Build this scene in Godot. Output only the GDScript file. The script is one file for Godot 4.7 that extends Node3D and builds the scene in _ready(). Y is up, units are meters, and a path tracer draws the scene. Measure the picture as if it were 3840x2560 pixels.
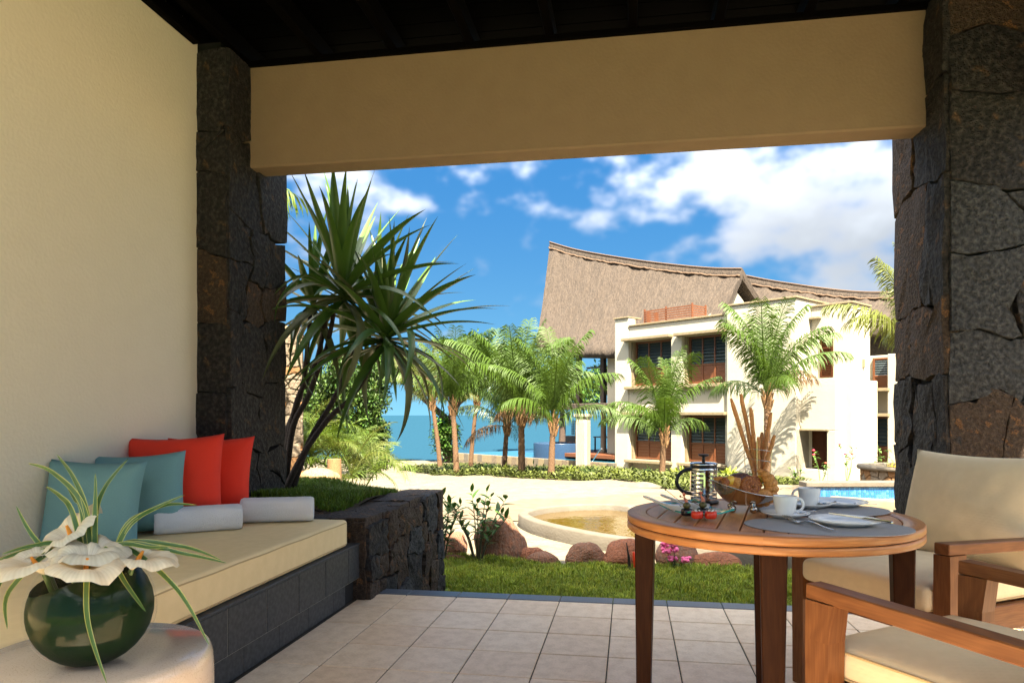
extends Node3D

const CAM_H := 1.0575
const YAW := 9.42
# three points of each grass leaf in the vase: where it leaves the flowers, its bend, its tip
const BLADES := [[[-0.012, 0.344, 0.009], [-0.111, 0.423, -0.015], [-0.203, 0.443, -0.04]], [[-0.006, 0.335, 0.008], [-0.059, 0.415, -0.013], [-0.121, 0.465, -0.034]], [[0.012, 0.309, 0.005], [0.006, 0.378, -0.004], [-0.002, 0.425, -0.013]], [[0.012, 0.314, 0.005], [-0.004, 0.386, -0.043], [0.016, 0.453, -0.097]], [[-0.036, 0.331, 0.013], [-0.105, 0.369, -0.026], [-0.178, 0.386, -0.065]], [[-0.017, 0.34, 0.01], [-0.051, 0.363, -0.01], [-0.091, 0.397, -0.028]], [[0.077, 0.301, -0.006], [0.106, 0.336, -0.051], [0.162, 0.369, -0.101]], [[0.08, 0.298, -0.006], [0.122, 0.345, -0.074], [0.166, 0.34, -0.142]], [[-0.107, 0.262, 0.025], [-0.139, 0.305, 0.03], [-0.163, 0.353, 0.034]], [[0.095, 0.229, -0.008], [0.152, 0.264, 0.007], [0.208, 0.27, 0.023]], [[0.122, 0.24, -0.013], [0.177, 0.252, -0.073], [0.235, 0.211, -0.133]], [[0.118, 0.23, -0.012], [0.194, 0.236, -0.066], [0.259, 0.208, -0.117]], [[-0.07, 0.229, 0.019], [-0.103, 0.268, 0.05], [-0.151, 0.254, 0.083]], [[-0.096, 0.199, 0.023], [-0.135, 0.23, 0.055], [-0.186, 0.225, 0.089]], [[-0.087, 0.194, 0.022], [-0.109, 0.199, 0.076], [-0.123, 0.174, 0.129]], [[-0.014, 0.197, 0.01], [0.062, 0.121, 0.083], [0.162, 0.018, 0.153]], [[-0.002, 0.199, 0.008], [0.118, 0.181, 0.059], [0.219, 0.154, 0.113]], [[0.089, 0.211, -0.007], [0.189, 0.172, -0.024], [0.266, 0.04, -0.037]], [[-0.084, 0.193, 0.021], [-0.084, 0.164, 0.092], [-0.062, 0.118, 0.159]]]
var counts := {}
var M := {}
var rng := RandomNumberGenerator.new()


func _ready() -> void:
	rng.seed = 7
	# ---- camera, sky, sun, exposure
	var cam := Camera3D.new()
	cam.name = "camera"
	cam.projection = Camera3D.PROJECTION_FRUSTUM
	cam.near = 0.1
	cam.far = 9000.0
	cam.size = 0.1 * 682.0 / 711.0
	cam.frustum_offset = Vector2(0, 0.1 * 73.5 / 711.0)
	cam.position = Vector3(0, CAM_H, 0)
	cam.rotation_degrees.y = YAW
	add_child(cam)
	cam.current = true
	var env := Environment.new()
	env.background_mode = Environment.BG_SKY
	env.sky = Sky.new()
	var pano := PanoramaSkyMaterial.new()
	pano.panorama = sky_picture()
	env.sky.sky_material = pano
	env.background_energy_multiplier = 1.0
	env.tonemap_mode = Environment.TONE_MAPPER_LINEAR
	env.tonemap_exposure = 19.0
	env.sdfgi_enabled = true
	env.ssao_enabled = true
	env.ssil_enabled = true
	var we := WorldEnvironment.new()
	we.name = "world_environment"
	we.environment = env
	add_child(we)
	var sun := DirectionalLight3D.new()
	sun.name = "sun"
	sun.light_color = Color(1.0, 0.95, 0.86)
	sun.light_energy = 0.6
	sun.light_angular_distance = 0.5
	sun.shadow_enabled = true
	var el := deg_to_rad(55.0)
	var az := deg_to_rad(70.0)
	var s := Vector3(cos(el) * cos(az), sin(el), cos(el) * sin(az))
	sun.look_at_from_position(s * 50.0, Vector3.ZERO, Vector3.UP)
	add_child(sun)
	# ---- the place
	make_materials()
	build_terrain()
	build_terrace()
	build_pillars()
	build_planter()
	build_hotel()
	build_pavilion()
	build_pools()
	build_trees()
	build_bench()
	build_table()
	build_chairs()
	build_breakfast()
	build_stool()
	build_dracaena()
	build_garden()


# ------------------------------------------------------------------ sky
func sky_picture() -> ImageTexture:
	var W := 2048
	var H := 1024
	var img := Image.create(W, H, false, Image.FORMAT_RGBF)
	img.fill(Color(0.017, 0.041, 0.056))
	var n := FastNoiseLite.new()
	n.seed = 21
	n.frequency = 1.0
	n.fractal_octaves = 6
	n.fractal_gain = 0.52
	var big := FastNoiseLite.new()
	big.seed = 5
	big.frequency = 0.42
	big.fractal_octaves = 2
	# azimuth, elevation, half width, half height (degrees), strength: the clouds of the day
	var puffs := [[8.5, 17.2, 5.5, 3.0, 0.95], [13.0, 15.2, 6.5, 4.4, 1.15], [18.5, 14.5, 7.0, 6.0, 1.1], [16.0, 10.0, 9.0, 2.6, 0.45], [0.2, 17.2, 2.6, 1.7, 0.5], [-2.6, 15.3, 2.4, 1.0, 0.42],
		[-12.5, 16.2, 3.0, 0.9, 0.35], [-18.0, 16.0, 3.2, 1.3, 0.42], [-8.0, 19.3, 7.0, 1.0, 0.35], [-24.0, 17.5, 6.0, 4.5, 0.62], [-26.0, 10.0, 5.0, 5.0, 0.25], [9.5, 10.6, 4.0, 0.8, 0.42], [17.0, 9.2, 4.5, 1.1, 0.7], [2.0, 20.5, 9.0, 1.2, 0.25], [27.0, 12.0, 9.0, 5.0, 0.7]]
	for y in range(0, 524):
		var e := (0.5 - (y + 0.5) / H) * PI
		var up := sin(e)
		var ed := rad_to_deg(e)
		var t := pow(clampf(1.0 - maxf(up, 0.0), 0.0, 1.0), 3.2)
		var base := Vector3(0.0027, 0.0150, 0.0385).lerp(Vector3(0.0166, 0.041, 0.056), t * t)
		for x in W:
			var a := (x + 0.5) / W * TAU
			var ad := rad_to_deg(a)
			if ad > 180.0:
				ad -= 360.0
			var d := Vector3(sin(a) * cos(e), up, -cos(a) * cos(e))
			var q := d / (maxf(up, 0.0) + 0.22)
			q.y = up * 3.0
			var v := n.get_noise_3d(q.x * 1.9, q.y * 2.2, q.z * 1.9)
			var c := 0.0
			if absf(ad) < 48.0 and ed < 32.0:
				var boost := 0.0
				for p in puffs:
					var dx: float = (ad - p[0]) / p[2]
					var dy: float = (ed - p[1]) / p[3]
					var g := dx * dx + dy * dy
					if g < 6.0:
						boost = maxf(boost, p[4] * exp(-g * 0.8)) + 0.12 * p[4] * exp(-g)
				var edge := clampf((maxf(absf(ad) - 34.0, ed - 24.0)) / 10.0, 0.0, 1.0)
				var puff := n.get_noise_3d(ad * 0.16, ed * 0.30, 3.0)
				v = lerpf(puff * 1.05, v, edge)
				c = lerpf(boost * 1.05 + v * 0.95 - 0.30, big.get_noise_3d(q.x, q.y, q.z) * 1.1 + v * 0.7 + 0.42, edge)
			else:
				c = big.get_noise_3d(q.x, q.y, q.z) * 1.1 + v * 0.7 + 0.42  # heavy bright cloud out of view, added to light the terrace
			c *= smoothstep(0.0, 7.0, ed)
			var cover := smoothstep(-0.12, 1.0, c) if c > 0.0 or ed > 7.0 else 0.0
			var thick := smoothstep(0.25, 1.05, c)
			var lum := (lerpf(0.42, 0.31, thick) + v * 0.10) * lerpf(0.112, 1.0, smoothstep(10.0, 42.0, ed))  # low visible clouds kept dim, unseen high ones far brighter as fill light
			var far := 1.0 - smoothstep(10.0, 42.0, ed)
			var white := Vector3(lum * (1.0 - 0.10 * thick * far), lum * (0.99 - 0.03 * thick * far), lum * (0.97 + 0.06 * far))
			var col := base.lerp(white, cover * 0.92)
			img.set_pixel(x, y, Color(col.x, col.y, col.z))
	return ImageTexture.create_from_image(img)


# ------------------------------------------------------------------ naming and tagging
func uniq(parent: Node, called: String) -> String:
	var key := str(parent.get_instance_id()) + called
	var c: int = counts.get(key, 0)
	counts[key] = c + 1
	return called if c == 0 else "%s_%03d" % [called, c]


func tag(o: Node, label: String, category := "", group := "", kind := "") -> void:
	if label != "":
		o.set_meta("label", label)
	if category != "":
		o.set_meta("category", category)
	if group != "":
		o.set_meta("group", group)
	if kind != "":
		o.set_meta("kind", kind)


func thing(called: String, label: String, category: String, at := Vector3.ZERO, turn := 0.0, group := "") -> Node3D:
	var o := Node3D.new()
	o.name = uniq(self, called)
	add_child(o)
	o.position = at
	o.rotation.y = turn
	tag(o, label, category, group)
	return o


func part(parent: Node, called: String, mesh: Mesh, m: Material, xf := Transform3D()) -> MeshInstance3D:
	var o := MeshInstance3D.new()
	o.name = uniq(parent, called)
	o.mesh = mesh
	if m:
		o.material_override = m
	o.transform = xf
	parent.add_child(o)
	return o


func struct(called: String, mesh: Mesh, m: Material, label: String) -> MeshInstance3D:
	var o := part(self, called, mesh, m)
	tag(o, label, "", "", "structure")
	return o


func scatter(parent: Node, called: String, mesh: Mesh, m: Material, xfs: Array, cols := []) -> MultiMeshInstance3D:
	var mm := MultiMesh.new()
	mm.transform_format = MultiMesh.TRANSFORM_3D
	mm.use_colors = cols.size() > 0
	mm.mesh = mesh
	mm.instance_count = xfs.size()
	for i in xfs.size():
		mm.set_instance_transform(i, xfs[i])
		if cols.size() > 0:
			mm.set_instance_color(i, cols[i])
	var o := MultiMeshInstance3D.new()
	o.name = uniq(parent, called)
	o.multimesh = mm
	o.material_override = m
	parent.add_child(o)
	o.set_meta("kind", "stuff")
	return o


func T(at: Vector3, yaw := 0.0, pitch := 0.0, roll := 0.0, s := 1.0) -> Transform3D:
	return Transform3D(Basis.from_euler(Vector3(pitch, yaw, roll)).scaled(Vector3.ONE * s), at)


func rf(a: float, b: float) -> float:
	return rng.randf_range(a, b)


# ------------------------------------------------------------------ mesh builder
class MB:
	var st := SurfaceTool.new()
	var group := 0
	var swap := false
	var slat := false
	var slat_off := 0.0

	func _init() -> void:
		st.begin(Mesh.PRIMITIVE_TRIANGLES)
		st.set_smooth_group(-1)

	func flat() -> MB:
		st.set_smooth_group(-1)
		return self

	func smooth() -> MB:
		group += 1
		st.set_smooth_group(group)
		return self

	func tri(a: Vector3, b: Vector3, c: Vector3, ua := Vector2.ZERO, ub := Vector2.ZERO, uc := Vector2.ZERO) -> void:
		# counter-clockwise seen from outside
		st.set_uv(ua)
		st.add_vertex(a)
		st.set_uv(uc)
		st.add_vertex(c)
		st.set_uv(ub)
		st.add_vertex(b)

	func quad(a: Vector3, b: Vector3, c: Vector3, d: Vector3, ua := Vector2.ZERO, ub := Vector2.ZERO, uc := Vector2.ZERO, ud := Vector2.ZERO) -> void:
		tri(a, b, c, ua, ub, uc)
		tri(a, c, d, ua, uc, ud)

	func otri(a: Vector3, b: Vector3, c: Vector3, mid: Vector3, f: Callable) -> void:
		if (b - a).cross(c - a).dot((a + b + c) / 3.0 - mid) < 0.0:
			tri(a, c, b, f.call(a), f.call(c), f.call(b))
		else:
			tri(a, b, c, f.call(a), f.call(b), f.call(c))

	# box with chamfered edges; uv runs along the longest side in metres
	func box(at: Vector3, size: Vector3, bev := 0.0, basis := Basis()) -> MB:
		var h := size * 0.5
		var l := 0
		if size.y >= size.x and size.y >= size.z:
			l = 1
		elif size.z >= size.x:
			l = 2
		var off := fmod(absf(at.x * 7.13 + at.y * 3.7 + at.z * 5.9), 5.0)
		var uvf := func(p: Vector3) -> Vector2:
			var q: Vector3 = (p - at) * basis
			return Vector2(q[l] + off, q[(l + 1) % 3] + q[(l + 2) % 3] + off * 1.7)
		var P := {}
		for sx in [-1, 1]:
			for sy in [-1, 1]:
				for sz in [-1, 1]:
					for ax in 3:
						var p := Vector3(sx * h.x, sy * h.y, sz * h.z)
						for k in 3:
							if k != ax:
								p[k] -= signf(p[k]) * bev
						P[[sx, sy, sz, ax]] = at + basis * p
		var mid := at
		for ax in 3:
			for sg in [-1, 1]:
				var q := []
				for st2 in [[-1, -1], [1, -1], [1, 1], [-1, 1]]:
					var k := [0, 0, 0]
					k[ax] = sg
					k[(ax + 1) % 3] = st2[0]
					k[(ax + 2) % 3] = st2[1]
					q.append(P[[k[0], k[1], k[2], ax]])
				otri(q[0], q[1], q[2], mid, uvf)
				otri(q[0], q[2], q[3], mid, uvf)
		if bev > 0.0:
			for ax in 3:
				var b1 := (ax + 1) % 3
				var b2 := (ax + 2) % 3
				for s1 in [-1, 1]:
					for s2 in [-1, 1]:
						var k := [0, 0, 0]
						k[b1] = s1
						k[b2] = s2
						var q := []
						for e in [[-1, b1], [1, b1], [1, b2], [-1, b2]]:
							k[ax] = e[0]
							q.append(P[[k[0], k[1], k[2], e[1]]])
						otri(q[0], q[1], q[2], mid, uvf)
						otri(q[0], q[2], q[3], mid, uvf)
			for sx in [-1, 1]:
				for sy in [-1, 1]:
					for sz in [-1, 1]:
						otri(P[[sx, sy, sz, 0]], P[[sx, sy, sz, 1]], P[[sx, sy, sz, 2]], mid, uvf)
		return self

	# a beam from a to b with a rectangular section w (across, horizontal) by t, tapering by k at b
	func beam(a: Vector3, b: Vector3, w: float, t: float, bev := 0.003, side := Vector3.ZERO) -> MB:
		var dir := (b - a).normalized()
		var s := side
		if s == Vector3.ZERO:
			s = dir.cross(Vector3.UP)
			if s.length() < 0.01:
				s = Vector3.RIGHT
		s = (s - dir * s.dot(dir)).normalized()
		var u := s.cross(dir).normalized()
		return box((a + b) * 0.5, Vector3(w, t, a.distance_to(b)), bev, Basis(s, u, -dir) if s.cross(u).dot(-dir) > 0 else Basis(s, u, dir))

	# tapered leg: quad section at top and bottom
	func loft(rings: Array, cap := true, closed := true) -> MB:
		# rings: Array of PackedVector3Array, same count, going up/along; outward is right-handed round the axis
		var n: int = rings[0].size()
		var m := n if closed else n - 1
		var v := 0.0
		for i in rings.size() - 1:
			var r0: PackedVector3Array = rings[i]
			var r1: PackedVector3Array = rings[i + 1]
			var dv := (r1[0] - r0[0]).length()
			var u := 0.0
			for j in m:
				var k := (j + 1) % n
				var du := maxf((r0[k] - r0[j]).length(), (r1[k] - r1[j]).length())
				if swap:
					quad(r0[j], r0[k], r1[k], r1[j], Vector2(u, v), Vector2(u + du, v), Vector2(u + du, v + dv), Vector2(u, v + dv))
				else:
					quad(r0[j], r0[k], r1[k], r1[j], Vector2(v, u), Vector2(v, u + du), Vector2(v + dv, u + du), Vector2(v + dv, u))
				u += du
			v += dv
		if cap:
			flat()
			for e in [0, rings.size() - 1]:
				var r: PackedVector3Array = rings[e]
				var c := Vector3.ZERO
				for p in r:
					c += p
				c /= n
				for j in n:
					var k := (j + 1) % n
					if e == 0:
						tri(c, r[k], r[j], Vector2(c.x, c.z), Vector2(r[k].x, r[k].z), Vector2(r[j].x, r[j].z))
					else:
						tri(c, r[j], r[k], Vector2(c.x, c.z), Vector2(r[j].x, r[j].z), Vector2(r[k].x, r[k].z))
		return self

	static func ring(c: Vector3, x: Vector3, y: Vector3, n: int) -> PackedVector3Array:
		var r := PackedVector3Array()
		for j in n:
			var a := TAU * j / n
			r.append(c + x * cos(a) + y * sin(a))
		return r

	func tube(pts: Array, radii: Array, n := 8, cap := true) -> MB:
		smooth()
		var rings := []
		var ref := Vector3.UP
		for i in pts.size():
			var d: Vector3 = (pts[mini(i + 1, pts.size() - 1)] - pts[maxi(i - 1, 0)]).normalized()
			if i == 0 and absf(d.dot(ref)) > 0.9:
				ref = Vector3.RIGHT
			var x := (ref - d * ref.dot(d)).normalized()
			ref = x
			var y := d.cross(x)
			var r: float = radii[mini(i, radii.size() - 1)]
			rings.append(ring(pts[i], x * r, y * r, n))
		return loft(rings, cap)

	# profile: Array of Vector2(radius, height) from bottom to top
	func lathe(profile: Array, n := 24, at := Vector3.ZERO, cap := false, sx := 1.0, sz := 1.0) -> MB:
		smooth()
		var rings := []
		for p in profile:
			rings.append(ring(at + Vector3(0, p.y, 0), Vector3(0, 0, p.x * sz), Vector3(p.x * sx, 0, 0), n))
		return loft(rings, cap)

	# closed blob: unit sphere grid mapped through f(dir) -> position
	func blob(f: Callable, nu := 20, nv := 12) -> MB:
		smooth()
		var rows := []
		for j in nv + 1:
			var row := []
			var ph := PI * j / nv - PI / 2
			for i in nu + 1:
				var a := TAU * (i % nu) / nu
				var d := Vector3(cos(ph) * sin(a), sin(ph), cos(ph) * cos(a))
				if j == 0 or j == nv:
					d = Vector3(0, signf(ph), 0)
				row.append(f.call(d))
			rows.append(row)
		for j in nv:
			for i in nu:
				var u0 := Vector2(float(i) / nu, float(j) / nv)
				var u1 := Vector2(float(i + 1) / nu, float(j + 1) / nv)
				if j > 0:
					tri(rows[j][i], rows[j][i + 1], rows[j + 1][i + 1], u0, Vector2(u1.x, u0.y), u1)
				if j < nv - 1:
					tri(rows[j][i], rows[j + 1][i + 1], rows[j + 1][i], u0, u1, Vector2(u0.x, u1.y))
		return self

	func sphere(c: Vector3, r: Vector3, nu := 16, nv := 10) -> MB:
		return blob(func(d: Vector3) -> Vector3: return c + d * r, nu, nv)

	# rounded box with soft crown: upholstery
	func cushion(size: Vector3, r: float, crown := 0.0, at := Vector3.ZERO, basis := Basis(), n := 8) -> MB:
		smooth()
		var h := size * 0.5
		var ax := []
		for k in 3:
			var rr := minf(r, h[k] * 0.98)
			var c := [-h[k], -h[k] + rr * 0.18, -h[k] + rr * 0.5, -h[k] + rr]
			for i in range(1, n):
				c.append(lerpf(-h[k] + rr, h[k] - rr, float(i) / n))
			c += [h[k] - rr, h[k] - rr * 0.5, h[k] - rr * 0.18, h[k]]
			ax.append(c)
		var f := func(p: Vector3) -> Vector3:
			var q := p
			for k in 3:
				var rr := minf(r, h[k] * 0.98)
				q[k] = clampf(p[k], -h[k] + rr, h[k] - rr)
			var d := p - q
			var rmin := minf(r, minf(h.x, minf(h.y, h.z)) * 0.98)
			var o := q + d.normalized() * rmin if d.length() > 1e-6 else p
			var u := clampf(o.x / h.x, -1, 1)
			var w := clampf(o.z / h.z, -1, 1)
			o.y += crown * (1 - u * u) * (1 - w * w) * (o.y / h.y)
			return at + basis * o
		for k in 3:
			var a: Array = ax[(k + 1) % 3]
			var b: Array = ax[(k + 2) % 3]
			for sg in [-1, 1]:
				for i in a.size() - 1:
					for j in b.size() - 1:
						var q := []
						var uv := []
						for e in [[0, 0], [1, 0], [1, 1], [0, 1]]:
							var p := Vector3.ZERO
							p[k] = sg * h[k]
							p[(k + 1) % 3] = a[i + e[0]]
							p[(k + 2) % 3] = b[j + e[1]]
							q.append(f.call(p))
							uv.append(Vector2(a[i + e[0]], b[j + e[1]]))
						if sg > 0:
							quad(q[0], q[1], q[2], q[3], uv[0], uv[1], uv[2], uv[3])
						else:
							quad(q[3], q[2], q[1], q[0], uv[3], uv[2], uv[1], uv[0])
		return self

	# prism from a polygon (counter-clockwise in the x-z plane seen from above is not required), from y0 to y1
	func prism(poly: PackedVector2Array, y0: float, y1: float, bev := 0.0, xf := Transform3D()) -> MB:
		var p := poly
		if Geometry2D.is_polygon_clockwise(p):
			p = p.duplicate()
			p.reverse()
		var inner := p
		if bev > 0.0:
			var o := Geometry2D.offset_polygon(p, -bev, Geometry2D.JOIN_MITER)
			if o.size() == 1 and o[0].size() == p.size():
				inner = o[0]
				if Geometry2D.is_polygon_clockwise(inner):
					inner.reverse()
				# match the start
				var best := 0
				for i in inner.size():
					if inner[i].distance_to(p[0]) < inner[best].distance_to(p[0]):
						best = i
				inner = inner.slice(best) + inner.slice(0, best)
			else:
				bev = 0.0
		var n := p.size()
		# polygon in (x, -z): counter-clockwise seen from +y
		var L := func(q: Vector2, y: float) -> Vector3: return xf * Vector3(q.x, y, -q.y)
		for i in n:
			var k := (i + 1) % n
			var du := p[i].distance_to(p[k])
			quad(L.call(p[i], y0), L.call(p[k], y0), L.call(p[k], y1 - bev), L.call(p[i], y1 - bev), Vector2(p[i].x + p[i].y, y0), Vector2(p[i].x + p[i].y + du, y0), Vector2(p[i].x + p[i].y + du, y1), Vector2(p[i].x + p[i].y, y1))
			if bev > 0.0:
				quad(L.call(p[i], y1 - bev), L.call(p[k], y1 - bev), L.call(inner[k], y1), L.call(inner[i], y1), p[i], p[k], inner[k], inner[i])
		var t := Geometry2D.triangulate_polygon(inner)
		for i in range(0, t.size(), 3):
			var a := inner[t[i]]
			var b := inner[t[i + 1]]
			var c := inner[t[i + 2]]
			if (b - a).cross(c - a) < 0:
				var z := b
				b = c
				c = z
			if slat:
				tri(L.call(a, y1), L.call(b, y1), L.call(c, y1), Vector2(a.y + slat_off, a.x), Vector2(b.y + slat_off, b.x), Vector2(c.y + slat_off, c.x))
			else:
				tri(L.call(a, y1), L.call(b, y1), L.call(c, y1), a, b, c)
			tri(L.call(a, y0), L.call(c, y0), L.call(b, y0), a, c, b)
		return self

	func done() -> ArrayMesh:
		st.generate_normals()
		return st.commit()


# ------------------------------------------------------------------ materials
func lin(r: float, g: float, b: float) -> Color:
	return Color(r, g, b).linear_to_srgb()


func noise_img(size: int, sd: int, freq: float, oct := 4, kind := FastNoiseLite.TYPE_SIMPLEX_SMOOTH) -> Image:
	var n := FastNoiseLite.new()
	n.seed = sd
	n.noise_type = kind
	n.frequency = freq
	n.fractal_octaves = oct
	if kind == FastNoiseLite.TYPE_CELLULAR:
		n.cellular_return_type = FastNoiseLite.RETURN_DISTANCE
	return n.get_seamless_image(size, size)


func ramp(img: Image, stops: Array) -> Image:
	# stops: [offset, Color(linear)] pairs
	var g := Gradient.new()
	g.offsets = PackedFloat32Array(stops.map(func(s): return s[0]))
	g.colors = PackedColorArray(stops.map(func(s): return s[1]))
	var lut := []
	for i in 256:
		var c := g.sample(i / 255.0).linear_to_srgb()
		lut.append([int(c.r * 255), int(c.g * 255), int(c.b * 255)])
	var src := img.duplicate() as Image
	src.convert(Image.FORMAT_L8)
	var d := src.get_data()
	var o := PackedByteArray()
	o.resize(d.size() * 3)
	for i in d.size():
		var c: Array = lut[d[i]]
		o[i * 3] = c[0]
		o[i * 3 + 1] = c[1]
		o[i * 3 + 2] = c[2]
	return Image.create_from_data(src.get_width(), src.get_height(), false, Image.FORMAT_RGB8, o)


# a * (1 - k) + b * k for two images of one size
func blend(a: Image, b: Image, k: Image) -> Image:
	var da := a.get_data()
	var db := b.get_data()
	var kk := k.duplicate() as Image
	kk.convert(Image.FORMAT_L8)
	var dk := kk.get_data()
	var o := PackedByteArray()
	o.resize(da.size())
	for i in dk.size():
		var t := dk[i]
		for c in 3:
			o[i * 3 + c] = (da[i * 3 + c] * (255 - t) + db[i * 3 + c] * t) / 255
	return Image.create_from_data(a.get_width(), a.get_height(), false, Image.FORMAT_RGB8, o)


func tx(img: Image) -> ImageTexture:
	return ImageTexture.create_from_image(img)


func mat(c: Color, rough := 0.8, spec := 0.5) -> StandardMaterial3D:
	var m := StandardMaterial3D.new()
	m.albedo_color = c
	m.roughness = rough
	m.metallic_specular = spec
	return m


func tri_mat(albedo: Image, rough: float, scale: float, height: Image = null, hs := 0.5, world := true, spec := 0.4) -> StandardMaterial3D:
	var m := StandardMaterial3D.new()
	m.albedo_texture = tx(albedo)
	m.roughness = rough
	m.metallic_specular = spec
	m.uv1_triplanar = true
	m.uv1_world_triplanar = world
	m.uv1_scale = Vector3.ONE * scale
	if height:
		m.heightmap_enabled = true
		m.heightmap_texture = tx(height)
		m.heightmap_scale = hs
	return m


func wood_img(sd: int, dark: Color, light: Color, w := 512, hh := 512) -> Image:
	var n := FastNoiseLite.new()
	n.seed = sd
	n.frequency = 1.0
	n.fractal_octaves = 3
	var f := FastNoiseLite.new()
	f.seed = sd + 9
	f.frequency = 1.0
	f.fractal_octaves = 2
	var o := PackedByteArray()
	o.resize(w * hh * 3)
	for y in hh:
		for x in w:
			# the picture tiles: both axes are walked round circles folded into 3-D lines
			var u := float(x) / w
			var v := float(y) / hh
			var ax := cos(u * TAU) * 0.5
			var ay := sin(u * TAU) * 0.5
			var g := 0.5 + 0.5 * sin((v * 9.0 + n.get_noise_3d(ax, ay, sin(v * TAU) * 1.5) * 1.6) * TAU)
			var p := 0.5 + 0.5 * f.get_noise_3d(ax * 3.0, ay * 3.0, v * 70.0)
			var k := clampf(0.15 + 0.42 * g * (0.4 + 0.6 * p) + 0.45 * p, 0.0, 1.0)
			var c := dark.lerp(light, k).linear_to_srgb()
			var i := (y * w + x) * 3
			o[i] = int(c.r * 255)
			o[i + 1] = int(c.g * 255)
			o[i + 2] = int(c.b * 255)
	return Image.create_from_data(w, hh, false, Image.FORMAT_RGB8, o)


func uv_mat(albedo: Image, rough: float, su: float, sv: float, spec := 0.5) -> StandardMaterial3D:
	var m := StandardMaterial3D.new()
	m.albedo_texture = tx(albedo)
	m.roughness = rough
	m.metallic_specular = spec
	m.uv1_scale = Vector3(su, sv, 1)
	return m


func glass(c: Color, alpha: float) -> StandardMaterial3D:
	var m := mat(Color(c.r, c.g, c.b, alpha), 0.02, 0.5)
	m.transparency = BaseMaterial3D.TRANSPARENCY_ALPHA
	return m


func metal(c: Color, rough: float) -> StandardMaterial3D:
	var m := mat(c, rough)
	m.metallic = 1.0
	return m


func leaf(c: Color, back: Color, rough := 0.5) -> StandardMaterial3D:
	var m := mat(c, rough, 0.4)
	m.cull_mode = BaseMaterial3D.CULL_DISABLED
	m.backlight_enabled = true
	m.backlight = back
	return m


func L(r: float, g: float, b: float) -> Color:
	return Color(r, g, b)


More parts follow.
